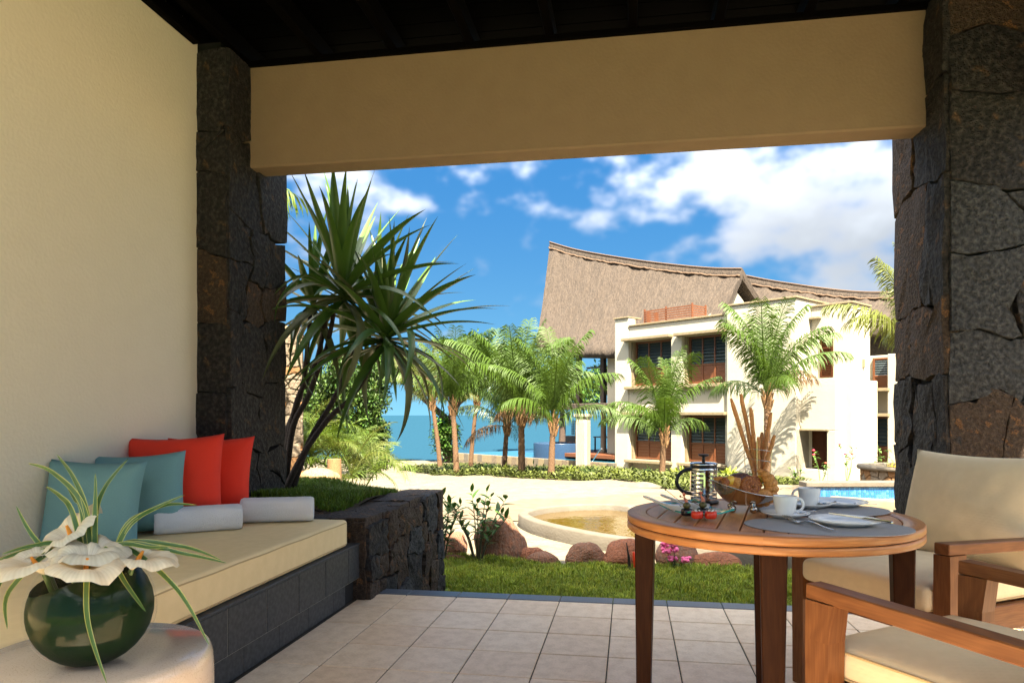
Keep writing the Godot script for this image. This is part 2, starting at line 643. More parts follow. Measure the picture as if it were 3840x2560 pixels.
func make_materials() -> void:
	var n1 := noise_img(512, 1, 0.012, 5)
	var fine := noise_img(512, 2, 0.09, 3)
	var mid := noise_img(512, 3, 0.03, 4)
	var pits := noise_img(512, 4, 0.06, 2, FastNoiseLite.TYPE_CELLULAR)
	# cream plaster
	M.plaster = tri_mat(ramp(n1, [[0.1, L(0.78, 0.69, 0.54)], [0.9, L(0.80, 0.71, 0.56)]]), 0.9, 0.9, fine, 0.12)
	M.white_wall = tri_mat(ramp(n1, [[0.1, L(0.3441, 0.3145, 0.2442)], [0.9, L(0.3626, 0.3367, 0.2701)]]), 0.9, 0.25, fine, 0.3)
	M.sill = tri_mat(ramp(mid, [[0.2, L(0.1575, 0.1222, 0.0690)], [0.8, L(0.2025, 0.1650, 0.1028)]]), 0.85, 0.5)
	M.beam_shaded = tri_mat(ramp(n1, [[0.1, L(0.255, 0.172, 0.105)], [0.9, L(0.275, 0.188, 0.115)]]), 0.9, 0.9, fine, 0.12)  # wall plaster darkened: the dim light on the beams is in the colour
	# black basalt with rust patches
	var rock_c := ramp(mid, [[0.15, L(0.006, 0.005, 0.005)], [0.5, L(0.018, 0.0155, 0.0145)], [0.85, L(0.048, 0.041, 0.037)]])
	var rust := ramp(fine, [[0.2, L(0.05, 0.025, 0.010)], [0.8, L(0.22, 0.10, 0.035)]])
	var rust_k := noise_img(512, 11, 0.007, 4)
	rust_k.convert(Image.FORMAT_L8)
	var rk := rust_k.get_data()
	for i in rk.size():
		rk[i] = int(clampf((rk[i] - 182) * 3.5, 0, 150))
	rust_k = Image.create_from_data(512, 512, false, Image.FORMAT_L8, rk)
	var pb := pits.duplicate() as Image
	pb.convert(Image.FORMAT_L8)
	var pd := pb.get_data()
	var md := mid.duplicate() as Image
	md.convert(Image.FORMAT_L8)
	var mdd := md.get_data()
	for i in pd.size():
		pd[i] = int(clampf(minf(pd[i] * 2.6, 200.0) * 0.6 + mdd[i] * 0.5, 0, 255))
	var rock_h := Image.create_from_data(512, 512, false, Image.FORMAT_L8, pd)
	M.basalt = tri_mat(blend(rock_c, rust, rust_k), 0.75, 1.7, rock_h, 1.6)
	M.basalt_gray = tri_mat(ramp(mid, [[0.15, L(0.0112, 0.0112, 0.0120)], [0.5, L(0.0336, 0.0336, 0.0352)], [0.9, L(0.0760, 0.0736, 0.0720)]]), 0.75, 1.9, rock_h, 1.6)
	for i in rk.size():
		rk[i] = int(clampf(rk[i] * 3.0 + 90, 0, 235))
	M.basalt_rust = tri_mat(blend(rock_c, rust, Image.create_from_data(512, 512, false, Image.FORMAT_L8, rk)), 0.75, 2.3, rock_h, 1.6)
	M.mortar = mat(lin(0.012, 0.011, 0.011), 0.95)
	# garden boulders: red laterite and grey
	M.boulder = tri_mat(blend(ramp(mid, [[0.2, L(0.05, 0.03, 0.022)], [0.8, L(0.22, 0.16, 0.12)]]), ramp(fine, [[0.2, L(0.16, 0.045, 0.018)], [0.8, L(0.36, 0.13, 0.055)]]), noise_img(512, 31, 0.011, 4)), 0.85, 0.9, n1, 1.6, false)
	M.boulder_tan = tri_mat(ramp(mid, [[0.2, L(0.2040, 0.1020, 0.0420)], [0.8, L(0.3720, 0.2520, 0.1320)]]), 0.9, 0.8, mid, 1.5, false)
	M.wall_stone = tri_mat(ramp(mid, [[0.1, L(0.0770, 0.0581, 0.0385)], [0.5, L(0.1400, 0.1085, 0.0735)], [0.9, L(0.2030, 0.1645, 0.1190)]]), 0.9, 0.9, mid, 1.5)
	M.wall_stone_orange = tri_mat(ramp(mid, [[0.1, L(0.1330, 0.0595, 0.0196)], [0.9, L(0.2170, 0.1260, 0.0560)]]), 0.9, 0.9, mid, 1.5)
	# floor
	for k in 3:
		var a := [L(0.81, 0.615, 0.43), L(0.84, 0.66, 0.475), L(0.78, 0.575, 0.39)][k] as Color
		var t := tri_mat(blend(ramp(fine, [[0.2, a * 0.88], [0.8, a * 1.08]]), ramp(n1, [[0.3, Color(a.r * 0.84, a.g * 0.78, a.b * 0.70)], [0.7, a * 1.05]]), mid), 0.36, 1.6 + k * 0.23, fine, 0.06)
		M["tile%d" % k] = t
	M.grout = mat(lin(0.045, 0.036, 0.026), 0.9)
	M.border = tri_mat(ramp(fine, [[0.2, L(0.075, 0.085, 0.105)], [0.8, L(0.115, 0.13, 0.155)]]), 0.35, 2.0)
	M.slate = tri_mat(ramp(mid, [[0.2, L(0.030, 0.031, 0.033)], [0.8, L(0.060, 0.061, 0.064)]]), 0.5, 2.2)
	M.grout_pale = mat(lin(0.30, 0.29, 0.25), 0.9)
	# wood
	var teak := wood_img(3, L(0.34, 0.115, 0.030), L(0.64, 0.285, 0.090))
	M.teak = uv_mat(teak, 0.38, 1.0, 2.6)
	M.teak_dark_shaded = uv_mat(wood_img(5, L(0.026, 0.009, 0.004), L(0.060, 0.021, 0.008)), 0.5, 1.0, 2.6)  # dark teak, with the backlit shade of the table legs mixed in
	M.teak_dark_shaded.metallic_specular = 0.2
	M.chair_teak_shaded = uv_mat(wood_img(15, L(0.125, 0.042, 0.014), L(0.26, 0.105, 0.036)), 0.42, 1.0, 2.6, 0.35)  # teak darkened, shadow on the near chair put into the colour
	M.shutter = uv_mat(wood_img(6, L(0.0863, 0.0255, 0.0075), L(0.1462, 0.0510, 0.0173), 256, 256), 0.5, 0.8, 1.2)
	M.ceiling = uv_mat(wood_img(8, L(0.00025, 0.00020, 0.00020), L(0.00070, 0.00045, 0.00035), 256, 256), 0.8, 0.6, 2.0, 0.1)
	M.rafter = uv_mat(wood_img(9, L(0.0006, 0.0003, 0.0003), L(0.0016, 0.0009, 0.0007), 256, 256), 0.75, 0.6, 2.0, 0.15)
	M.dark_wood = mat(lin(0.022, 0.012, 0.008), 0.55)
	M.gray_wood = uv_mat(wood_img(10, L(0.17, 0.13, 0.09), L(0.40, 0.32, 0.23), 256, 256), 0.8, 0.5, 1.4)
	# cloth
	var weave := Image.create(128, 128, false, Image.FORMAT_L8)
	for y in 128:
		for x in 128:
			var w := 0.5 + 0.25 * sin(x * TAU / 8.0 + (PI if (y / 4) % 2 else 0.0)) + 0.2 * sin(y * TAU / 4.0)
			weave.set_pixel(x, y, Color(w, w, w))
	M.canvas = tri_mat(ramp(n1, [[0.2, L(0.80, 0.64, 0.40)], [0.8, L(0.84, 0.675, 0.43)]]), 0.85, 3.0, weave, 0.05, false)
	M.mattress = tri_mat(ramp(n1, [[0.2, L(0.82, 0.635, 0.34)], [0.8, L(0.86, 0.67, 0.37)]]), 0.8, 2.0, weave, 0.04, false)
	M.piping = mat(lin(0.52, 0.37, 0.18), 0.8)
	M.red_cloth = tri_mat(ramp(fine, [[0.1, L(0.80, 0.040, 0.018)], [0.9, L(0.86, 0.050, 0.022)]]), 0.8, 4.0, weave, 0.05, false)
	M.blue_cloth = tri_mat(ramp(fine, [[0.1, L(0.155, 0.315, 0.33)], [0.9, L(0.19, 0.365, 0.38)]]), 0.85, 4.0, weave, 0.05, false)
	M.towel = tri_mat(ramp(fine, [[0.2, L(0.86, 0.86, 0.88)], [0.8, L(0.92, 0.92, 0.94)]]), 1.0, 5.0, fine, 0.8, false)
	# ground
	M.sand = tri_mat(blend(ramp(fine, [[0.15, L(0.11984, 0.10072, 0.06656)], [0.7, L(0.16128, 0.14008, 0.09504)]]), ramp(n1, [[0.25, L(0.11520, 0.09408, 0.05896)], [0.7, L(0.17048, 0.14664, 0.10072)]]), mid), 0.95, 0.35, mid, 3.5)
	M.path = tri_mat(ramp(n1, [[0.2, L(0.1178, 0.0837, 0.0515)], [0.8, L(0.1519, 0.1116, 0.0713)]]), 0.9, 0.4, mid, 1.0)
	M.soil = tri_mat(ramp(mid, [[0.2, L(0.035, 0.028, 0.014)], [0.8, L(0.09, 0.065, 0.035)]]), 1.0, 1.2)
	M.lawn = tri_mat(ramp(mid, [[0.2, L(0.035, 0.065, 0.010)], [0.8, L(0.085, 0.13, 0.020)]]), 1.0, 1.2)
	M.concrete = tri_mat(ramp(n1, [[0.2, L(0.09151, 0.07675, 0.05580)], [0.8, L(0.12053, 0.10490, 0.08035)]]), 0.85, 0.6, fine, 0.4)
	# thatch: long streaks down the slope
	var th := Image.create(512, 512, false, Image.FORMAT_L8)
	var tn := FastNoiseLite.new()
	tn.seed = 77
	tn.frequency = 1.0
	tn.fractal_octaves = 3
	for y in 512:
		for x in 512:
			var u := float(x) / 512.0
			var v := float(y) / 512.0
			var s := 0.5 + 0.42 * tn.get_noise_3d(cos(u * TAU) * 22.0, sin(u * TAU) * 22.0, sin(v * TAU) * 2.4) + 0.30 * tn.get_noise_3d(cos(u * TAU) * 4.0 + 9.0, sin(u * TAU) * 4.0, cos(v * TAU) * 3.0)
			th.set_pixel(x, y, Color(s, s, s))
	M.thatch = uv_mat(ramp(th, [[0.1, L(0.0196, 0.0133, 0.0084)], [0.5, L(0.0420, 0.0294, 0.0196)], [0.9, L(0.0686, 0.0504, 0.0350)]]), 0.95, 0.22, 0.22)
	M.thatch.heightmap_enabled = true
	M.thatch.heightmap_texture = tx(th)
	M.thatch.heightmap_scale = 6.0
	M.thatch_dark = mat(lin(0.10, 0.062, 0.036), 0.95)
	# water
	M.sea = mat(lin(0.0125, 0.043, 0.070), 0.5, 0.0)
	var wn := noise_img(512, 41, 0.018, 4)
	M.sea.heightmap_enabled = true
	M.sea.heightmap_texture = tx(wn)
	M.sea.heightmap_scale = 6.0
	M.sea.uv1_triplanar = true
	M.sea.uv1_world_triplanar = true
	M.sea.uv1_scale = Vector3(0.12, 0.12, 0.05)
	M.pool_water = mat(lin(0.06770, 0.03869, 0.00583), 0.06, 0.5)
	M.pool_water.heightmap_enabled = true
	M.pool_water.heightmap_texture = tx(wn)
	M.pool_water.heightmap_scale = 0.25
	M.pool_water.uv1_triplanar = true
	M.pool_water.uv1_world_triplanar = true
	M.pool_water.uv1_scale = Vector3(0.6, 0.6, 0.6)
	M.blue_water = mat(lin(0.02, 0.11, 0.17), 0.05, 0.5)
	# leaves
	M.palm_leaf = leaf(lin(0.037, 0.070, 0.005), lin(0.034, 0.058, 0.003), 0.6)
	M.palm_leaf.vertex_color_use_as_albedo = true
	M.palm_pale = leaf(lin(0.066, 0.078, 0.009), lin(0.045, 0.055, 0.005), 0.6)
	M.rachis = mat(lin(0.26, 0.24, 0.06), 0.5)
	M.palm_trunk = tri_mat(ramp(mid, [[0.2, L(0.0713, 0.0360, 0.0165)], [0.8, L(0.1575, 0.0938, 0.0495)]]), 0.9, 1.5, mid, 2.0)
	M.palm_husk = tri_mat(ramp(mid, [[0.2, L(0.10, 0.055, 0.025)], [0.8, L(0.30, 0.17, 0.075)]]), 0.95, 3.0)
	M.bark = tri_mat(ramp(mid, [[0.2, L(0.035, 0.022, 0.016)], [0.8, L(0.11, 0.075, 0.055)]]), 0.9, 3.0, mid, 1.5)
	M.sword_leaf = leaf(lin(0.030, 0.070, 0.018), lin(0.02, 0.05, 0.01), 0.36)
	M.sword_leaf_old = leaf(lin(0.085, 0.10, 0.035), lin(0.04, 0.05, 0.01), 0.42)
	M.leaf_inst = leaf(Color.WHITE, lin(0.05, 0.09, 0.01), 0.5)
	M.leaf_inst.vertex_color_use_as_albedo = true
	M.shrub_leaf = leaf(lin(0.032, 0.078, 0.012), lin(0.018, 0.04, 0.005), 0.55)
	M.shrub_leaf_light = leaf(lin(0.055, 0.105, 0.016), lin(0.025, 0.05, 0.006), 0.55)
	M.stem = mat(lin(0.07, 0.065, 0.03), 0.8)
	# ware
	M.porcelain = mat(lin(0.86, 0.85, 0.81), 0.22, 0.4)
	M.porcelain.clearcoat_enabled = true
	M.porcelain.clearcoat = 0.2
	M.porcelain.clearcoat_roughness = 0.05
	M.steel = metal(lin(0.62, 0.60, 0.58), 0.10)
	M.chrome = metal(lin(0.75, 0.75, 0.76), 0.06)
	M.black_plastic = mat(lin(0.008, 0.008, 0.009), 0.32)
	M.black = mat(lin(0.006, 0.006, 0.006), 0.6)
	M.clear = glass(Color(0.95, 0.98, 0.97), 0.06)
	M.glass_green = glass(lin(0.25, 0.75, 0.62), 0.16)
	M.glass_edge = glass(lin(0.02, 0.50, 0.40), 0.72)
	M.window = mat(lin(0.035, 0.055, 0.07), 0.08, 0.6)  # dark tone stands for the unlit room behind the louvres
	M.louvre = mat(lin(0.045, 0.060, 0.062), 0.2, 0.5)
	M.tub = tri_mat(ramp(noise_img(512, 61, 0.25, 1), [[0.2, L(0.006, 0.018, 0.045)], [0.8, L(0.035, 0.07, 0.13)]]), 0.25, 0.6)
	M.gray_stone = tri_mat(ramp(mid, [[0.2, L(0.26, 0.22, 0.16)], [0.8, L(0.44, 0.39, 0.31)]]), 0.85, 0.6)
	M.mosaic = mat(lin(0.0234, 0.1248, 0.3276), 0.2)
	M.mosaic2 = mat(lin(0.0546, 0.2106, 0.4524), 0.2)
	M.water_tan_reflection = mat(lin(0.20, 0.14, 0.06), 0.06)  # tan reflection painted into the colour of the mosaic pool water
	M.yellow_leaf = leaf(lin(0.45, 0.33, 0.02), lin(0.2, 0.16, 0.01), 0.5)
	M.palm_shaded = leaf(lin(0.030, 0.055, 0.010), lin(0.02, 0.04, 0.006), 0.45)  # darker copy of the palm leaf, shadow on one palm painted in
	M.boulder_red = tri_mat(blend(ramp(mid, [[0.2, L(0.09, 0.035, 0.02)], [0.8, L(0.26, 0.12, 0.07)]]), ramp(fine, [[0.2, L(0.22, 0.055, 0.02)], [0.8, L(0.44, 0.15, 0.06)]]), noise_img(512, 33, 0.011, 4)), 0.85, 0.9, n1, 1.6, false)
	M.palm_bright = leaf(lin(0.056, 0.088, 0.006), lin(0.055, 0.080, 0.004), 0.55)
	M.palm_dead = leaf(lin(0.10, 0.055, 0.020), lin(0.03, 0.015, 0.004), 0.8)
	M.pink = mat(lin(0.75, 0.13, 0.30), 0.7)
	M.pink_red = mat(lin(0.62, 0.03, 0.06), 0.7)
	M.red_gloss = mat(lin(0.70, 0.05, 0.012), 0.35)
	M.yellow_green = leaf(lin(0.22, 0.26, 0.03), lin(0.12, 0.15, 0.01), 0.5)
	var mw := Image.create(128, 128, false, Image.FORMAT_L8)
	for y in 128:
		for x in 128:
			var w := 0.5 + 0.45 * sin(x * TAU / 16.0 + (PI if (y / 8) % 2 else 0.0)) * absf(sin(y * TAU / 16.0))
			mw.set_pixel(x, y, Color(w, w, w))
	M.mat_weave = uv_mat(ramp(mw, [[0.1, L(0.14, 0.132, 0.128)], [0.9, L(0.52, 0.50, 0.485)]]), 0.55, 26.0, 26.0)
	M.bowl_steel = metal(lin(0.72, 0.64, 0.55), 0.14)
	M.ball_steel = metal(lin(0.50, 0.44, 0.38), 0.12)
	M.chrome_sheet = metal(lin(0.72, 0.72, 0.73), 0.07)
	M.bun_dark = tri_mat(ramp(mid, [[0.2, L(0.16, 0.036, 0.010)], [0.6, L(0.42, 0.13, 0.030)], [0.9, L(0.66, 0.30, 0.08)]]), 0.22, 9.0, fine, 0.12, false)
	M.croissant = tri_mat(ramp(mid, [[0.2, L(0.46, 0.16, 0.035)], [0.6, L(0.70, 0.31, 0.075)], [0.9, L(0.82, 0.48, 0.17)]]), 0.38, 9.0, fine, 0.12, false)
	M.apricot = mat(lin(0.88, 0.52, 0.06), 0.2)
	M.plum = tri_mat(ramp(mid, [[0.2, L(0.07, 0.03, 0.03)], [0.8, L(0.24, 0.12, 0.09)]]), 0.35, 9.0, null, 0.0, false)
	M.tomato = mat(lin(0.72, 0.045, 0.018), 0.18)
	M.aubergine = mat(lin(0.014, 0.009, 0.012), 0.22)
	M.olive = mat(lin(0.10, 0.085, 0.025), 0.25)
	M.bamboo = mat(lin(0.22, 0.13, 0.05), 0.5)
	M.prawn = mat(lin(0.74, 0.19, 0.075), 0.3)
	M.herb = leaf(lin(0.035, 0.085, 0.015), lin(0.02, 0.05, 0.005), 0.5)
	M.breadstick = tri_mat(ramp(mid, [[0.2, L(0.52, 0.19, 0.055)], [0.8, L(0.72, 0.36, 0.13)]]), 0.55, 6.0, fine, 0.15, false)
	M.ceramic = crackle()
	M.vase_glass = glass(Color(0.3, 0.4, 0.35), 0.02)
	M.vase_glass.metallic_specular = 0.25
	M.lining = mat(lin(0.0030, 0.0125, 0.0030), 0.6, 0.15)
	M.lining.cull_mode = BaseMaterial3D.CULL_DISABLED
	M.vase_water = mat(lin(0.006, 0.016, 0.008), 0.08)
	var vein := Image.create(256, 64, false, Image.FORMAT_L8)
	for x in 256:
		var s := 0.55 + 0.25 * sin(x * TAU / 8.0) + 0.2 * sin(x * TAU / 21.33)
		for y in 64:
			vein.set_pixel(x, y, Color(s, s, s))
	M.petal = uv_mat(ramp(vein, [[0.0, L(0.58, 0.52, 0.385)], [1.0, L(0.68, 0.63, 0.50)]]), 0.55, 2.0, 1.0)
	M.petal.cull_mode = BaseMaterial3D.CULL_DISABLED
	M.petal.backlight_enabled = true
	M.petal.backlight = lin(0.20, 0.175, 0.10)
	M.petal.heightmap_enabled = true
	M.petal.heightmap_texture = tx(vein)
	M.petal.heightmap_scale = 0.05
	M.spadix = mat(lin(0.75, 0.28, 0.03), 0.6)
	M.lily_stem = mat(lin(0.045, 0.10, 0.02), 0.4)
	# leaf with a pale edge on both sides and fine stripes
	var st := Image.create(8, 64, false, Image.FORMAT_RGB8)
	for y in 64:
		var v := absf((y + 0.5) / 64.0 - 0.5) * 2.0
		var c := L(0.030, 0.085, 0.020).lerp(L(0.075, 0.15, 0.035), 0.5 + 0.5 * sin(y * 1.1))
		if v > 0.78:
			c = L(0.42, 0.42, 0.11)
		for x in 8:
			st.set_pixel(x, y, c.linear_to_srgb())
	M.striped = uv_mat(st, 0.42, 1.0, 1.0)
	M.striped.cull_mode = BaseMaterial3D.CULL_DISABLED
	M.striped.backlight_enabled = true
	M.striped.backlight = lin(0.05, 0.09, 0.015)
	# sword leaves: lengthwise ribs
	var sw := Image.create(8, 64, false, Image.FORMAT_RGB8)
	var so := Image.create(8, 64, false, Image.FORMAT_RGB8)
	for y in 64:
		var v := 0.5 + 0.3 * sin(y * 0.9) + 0.2 * sin(y * 2.3)
		var c := L(0.040, 0.085, 0.014).lerp(L(0.085, 0.155, 0.026), v)
		var e := L(0.06, 0.075, 0.030).lerp(L(0.16, 0.16, 0.07), v)
		for x in 8:
			sw.set_pixel(x, y, c.linear_to_srgb())
			so.set_pixel(x, y, e.linear_to_srgb())
	M.sword_leaf.albedo_color = Color.WHITE
	M.sword_leaf.albedo_texture = tx(sw)
	M.sword_leaf_old.albedo_color = Color.WHITE
	M.sword_leaf_old.albedo_texture = tx(so)
	M.dracaena_bark = tri_mat(ramp(mid, [[0.2, L(0.018, 0.012, 0.010)], [0.8, L(0.06, 0.042, 0.034)]]), 0.85, 4.0, fine, 0.5)


# cream glaze with a net of fine cracks
func crackle() -> StandardMaterial3D:
	var n := FastNoiseLite.new()
	n.seed = 91
	n.noise_type = FastNoiseLite.TYPE_CELLULAR
	n.cellular_return_type = FastNoiseLite.RETURN_DISTANCE2_SUB
	n.fractal_type = FastNoiseLite.FRACTAL_NONE
	n.frequency = 0.035
	n.domain_warp_enabled = true
	n.domain_warp_amplitude = 14.0
	n.domain_warp_frequency = 0.02
	var img := n.get_seamless_image(1024, 1024, false, false, 0.1, false)
	img.convert(Image.FORMAT_L8)
	var d := img.get_data()
	var lo := 255
	for i in range(0, d.size(), 7):
		lo = mini(lo, d[i])
	for i in d.size():
		d[i] = int(clampf((d[i] - lo) * 22.0, 0, 255))
	img = Image.create_from_data(1024, 1024, false, Image.FORMAT_L8, d)
	var m := tri_mat(ramp(img, [[0.0, L(0.30, 0.23, 0.17)], [0.35, L(0.50, 0.41, 0.32)], [1.0, L(0.54, 0.45, 0.355)]]), 0.22, 3.2, null, 0.0, false)
	m.clearcoat_enabled = true
	m.clearcoat = 0.7
	m.clearcoat_roughness = 0.06
	return m


# ------------------------------------------------------------------ ground
func ground_y(x: float, z: float) -> float:
	var d := -z
	var keys := [[-400.0, -0.38], [6.9, -0.36], [10.0, -0.37], [12.0, -0.53], [27.0, -1.3], [52.0, -2.35], [70.0, -6.0], [400.0, -40.0]]
	var y := -0.4
	for i in keys.size() - 1:
		if d >= keys[i][0] and d <= keys[i + 1][0]:
			y = lerpf(keys[i][1], keys[i + 1][1], (d - keys[i][0]) / (keys[i + 1][0] - keys[i][0]))
	var k := clampf((d - 9.0) / 6.0, 0.0, 1.0)
	return y + k * (0.05 * sin(x * 0.9 + z * 0.5) + 0.04 * sin(x * 0.37 - z * 1.1) + 0.02 * sin(x * 2.3 + z * 1.7))


func lawn_y(x: float, z: float) -> float:
	return lerpf(-0.345, -0.30, clampf((-z - 5.5) / 0.9, 0.0, 1.0)) + 0.012 * sin(x * 3.1) * sin(z * 2.7)


# a sheet over the ground, cut to a polygon given in (x, z)
func sheet(poly: PackedVector2Array, cell: float, lift: float, yf: Callable) -> ArrayMesh:
	var b := MB.new()
	b.smooth()
	var lo := poly[0]
	var hi := poly[0]
	for p in poly:
		lo = lo.min(p)
		hi = hi.max(p)
	var nx := int(ceil((hi.x - lo.x) / cell))
	var nz := int(ceil((hi.y - lo.y) / cell))
	var P := func(q: Vector2) -> Vector3: return Vector3(q.x, yf.call(q.x, q.y) + lift, q.y)
	for i in nx:
		for j in nz:
			var x0 := lo.x + i * cell
			var z0 := lo.y + j * cell
			var c := PackedVector2Array([Vector2(x0, z0), Vector2(x0 + cell, z0), Vector2(x0 + cell, z0 + cell), Vector2(x0, z0 + cell)])
			var inside := true
			for q in c:
				if not Geometry2D.is_point_in_polygon(q, poly):
					inside = false
			var parts: Array = [c] if inside else Geometry2D.intersect_polygons(c, poly)
			for pp in parts:
				var t := Geometry2D.triangulate_polygon(pp)
				for k in range(0, t.size(), 3):
					var a: Vector2 = pp[t[k]]
					var bb: Vector2 = pp[t[k + 1]]
					var cc: Vector2 = pp[t[k + 2]]
					if (bb - a).cross(cc - a) > 0.0:
						b.tri(P.call(a), P.call(cc), P.call(bb), a, cc, bb)
					else:
						b.tri(P.call(a), P.call(bb), P.call(cc), a, bb, cc)
	return b.done()


func build_terrain() -> void:
	var b := MB.new()
	b.smooth()
	var xs := [-400.0, -150.0, -80.0, -50.0, -36.0]
	var x := -28.0
	while x < 30.0:
		xs.append(x)
		x += 0.7
	xs += [36.0, 50.0, 80.0, 150.0, 400.0]
	var zs := [120.0, 40.0, 12.0, 2.0, -4.0]
	var z := -5.0
	while z > -60.0:
		zs.append(z)
		z -= 0.6
	zs += [-66.0, -75.0]
	for i in xs.size() - 1:
		for j in zs.size() - 1:
			var q := []
			for e in [[0, 0], [1, 0], [1, 1], [0, 1]]:
				var px: float = xs[i + e[0]]
				var pz: float = zs[j + e[1]]
				q.append(Vector3(px, ground_y(px, pz), pz))
			b.quad(q[0], q[1], q[2], q[3])
	struct("sand_ground", b.done(), M.sand, "pale coral sand running from the garden down to the sea")
	var s := MB.new()
	s.quad(Vector3(-4000, -2.3, -45), Vector3(4000, -2.3, -45), Vector3(4000, -2.3, -7000), Vector3(-4000, -2.3, -7000))
	struct("sea", s.done(), M.sea, "calm turquoise sea out to the horizon")
	# lawn between the terrace edge and the boulders
	var lawn := PackedVector2Array([Vector2(-1.9, -4.155), Vector2(7.5, -4.155), Vector2(7.5, -6.35), Vector2(3.2, -6.45), Vector2(1.5, -6.55), Vector2(0.3, -6.5), Vector2(-1.0, -6.55), Vector2(-2.6, -6.7), Vector2(-2.9, -5.6), Vector2(-1.9, -5.5)])
	struct("lawn_ground", sheet(lawn, 0.25, 0.0, lawn_y), M.lawn, "mown lawn in the roof's shade")
	var rl := PackedVector2Array([Vector2(-14, 1.02), Vector2(14, 1.02), Vector2(14, 16), Vector2(-14, 16)])
	struct("added_rear_lawn", sheet(rl, 2.0, 0.05, ground_y), M.lawn, "unseen lawn added behind the terrace to cut bounced light")  # out of view, added so that less light bounces under the roof
	var path := PackedVector2Array([Vector2(-3.4, -9.9), Vector2(-2.9, -11.2), Vector2(-2.1, -13.9), Vector2(-0.4, -16.8), Vector2(2.2, -19.2), Vector2(6.0, -23.0), Vector2(8.4, -24.5), Vector2(12.0, -19.0), Vector2(8.0, -10.0), Vector2(3.0, -8.4), Vector2(-0.5, -9.2), Vector2(-2.0, -9.5)])
	struct("path", sheet(path, 0.6, 0.012, ground_y), M.path, "tan sandy path curving round the shallow pool")


# ------------------------------------------------------------------ stonework
func voronoi(w: float, h: float, cell: float, jit := 0.42, stretch := 1.0) -> Array:
	var nx := maxi(1, roundi(w / cell))
	var ny := maxi(1, roundi(h / (cell * stretch)))
	var pts := []
	for j in ny:
		var o := 0.5 if j % 2 else 0.0
		for i in range(-1, nx + 2):
			pts.append(Vector2((i + o + 0.25 + rf(-jit, jit)) * w / nx, (j + 0.5 + rf(-jit, jit)) * h / ny))
	var res := []
	for a in pts.size():
		var poly := PackedVector2Array([Vector2(0, 0), Vector2(w, 0), Vector2(w, h), Vector2(0, h)])
		for c in pts.size():
			if a == c or pts[a].distance_to(pts[c]) > cell * 3.5 * maxf(1.0, stretch):
				continue
			var m: Vector2 = (pts[a] + pts[c]) * 0.5
			var n: Vector2 = (pts[c] - pts[a]).normalized()
			var out := PackedVector2Array()
			for i in poly.size():
				var p := poly[i]
				var q := poly[(i + 1) % poly.size()]
				var dp := (p - m).dot(n)
				var dq := (q - m).dot(n)
				if dp <= 0:
					out.append(p)
				if dp * dq < 0:
					out.append(p.lerp(q, dp / (dp - dq)))
			poly = out
			if poly.size() < 3:
				break
		if poly.size() >= 3:
			var area := 0.0
			for i in poly.size():
				area += poly[i].cross(poly[(i + 1) % poly.size()])
			if absf(area) > 0.009:
				res.append(poly)
	return res


# irregular coursed blocks: a rectangle split again and again, then warped so that no joint is straight
func ashlar(w: float, h: float, cell: float, stretch: float) -> Array:
	var n := FastNoiseLite.new()
	n.seed = rng.randi() % 10000
	n.frequency = 2.2
	var todo := [Rect2(0, 0, w, h)]
	var res := []
	while todo.size() > 0:
		var r: Rect2 = todo.pop_back()
		var tall := r.size.y / (cell * stretch)
		var wide := r.size.x / cell
		if maxf(tall, wide) < rf(1.05, 1.75) or r.get_area() < cell * cell * 0.35:
			var poly := PackedVector2Array()
			var c := [r.position, Vector2(r.end.x, r.position.y), r.end, Vector2(r.position.x, r.end.y)]
			for k in 4:
				for s in 3:
					poly.append((c[k] as Vector2).lerp(c[(k + 1) % 4], s / 3.0))
			for k in poly.size():
				var p := poly[k]
				var f := clampf(minf(minf(p.x, w - p.x) / 0.08, 1.0), 0.0, 1.0)
				var q := p + Vector2(n.get_noise_2d(p.x, p.y), 0) * cell * 0.55 * f + Vector2(0, n.get_noise_2d(p.x + 40.0, p.y)) * cell * 0.45
				poly[k] = Vector2(clampf(q.x, 0, w), clampf(q.y, 0, h))
			res.append(poly)
			continue
		var k := rf(0.34, 0.66)
		if tall > wide:
			todo.append(Rect2(r.position, Vector2(r.size.x, r.size.y * k)))
			todo.append(Rect2(r.position + Vector2(0, r.size.y * k), Vector2(r.size.x, r.size.y * (1.0 - k))))
		else:
			todo.append(Rect2(r.position, Vector2(r.size.x * k, r.size.y)))
			todo.append(Rect2(r.position + Vector2(r.size.x * k, 0), Vector2(r.size.x * (1.0 - k), r.size.y)))
	return res


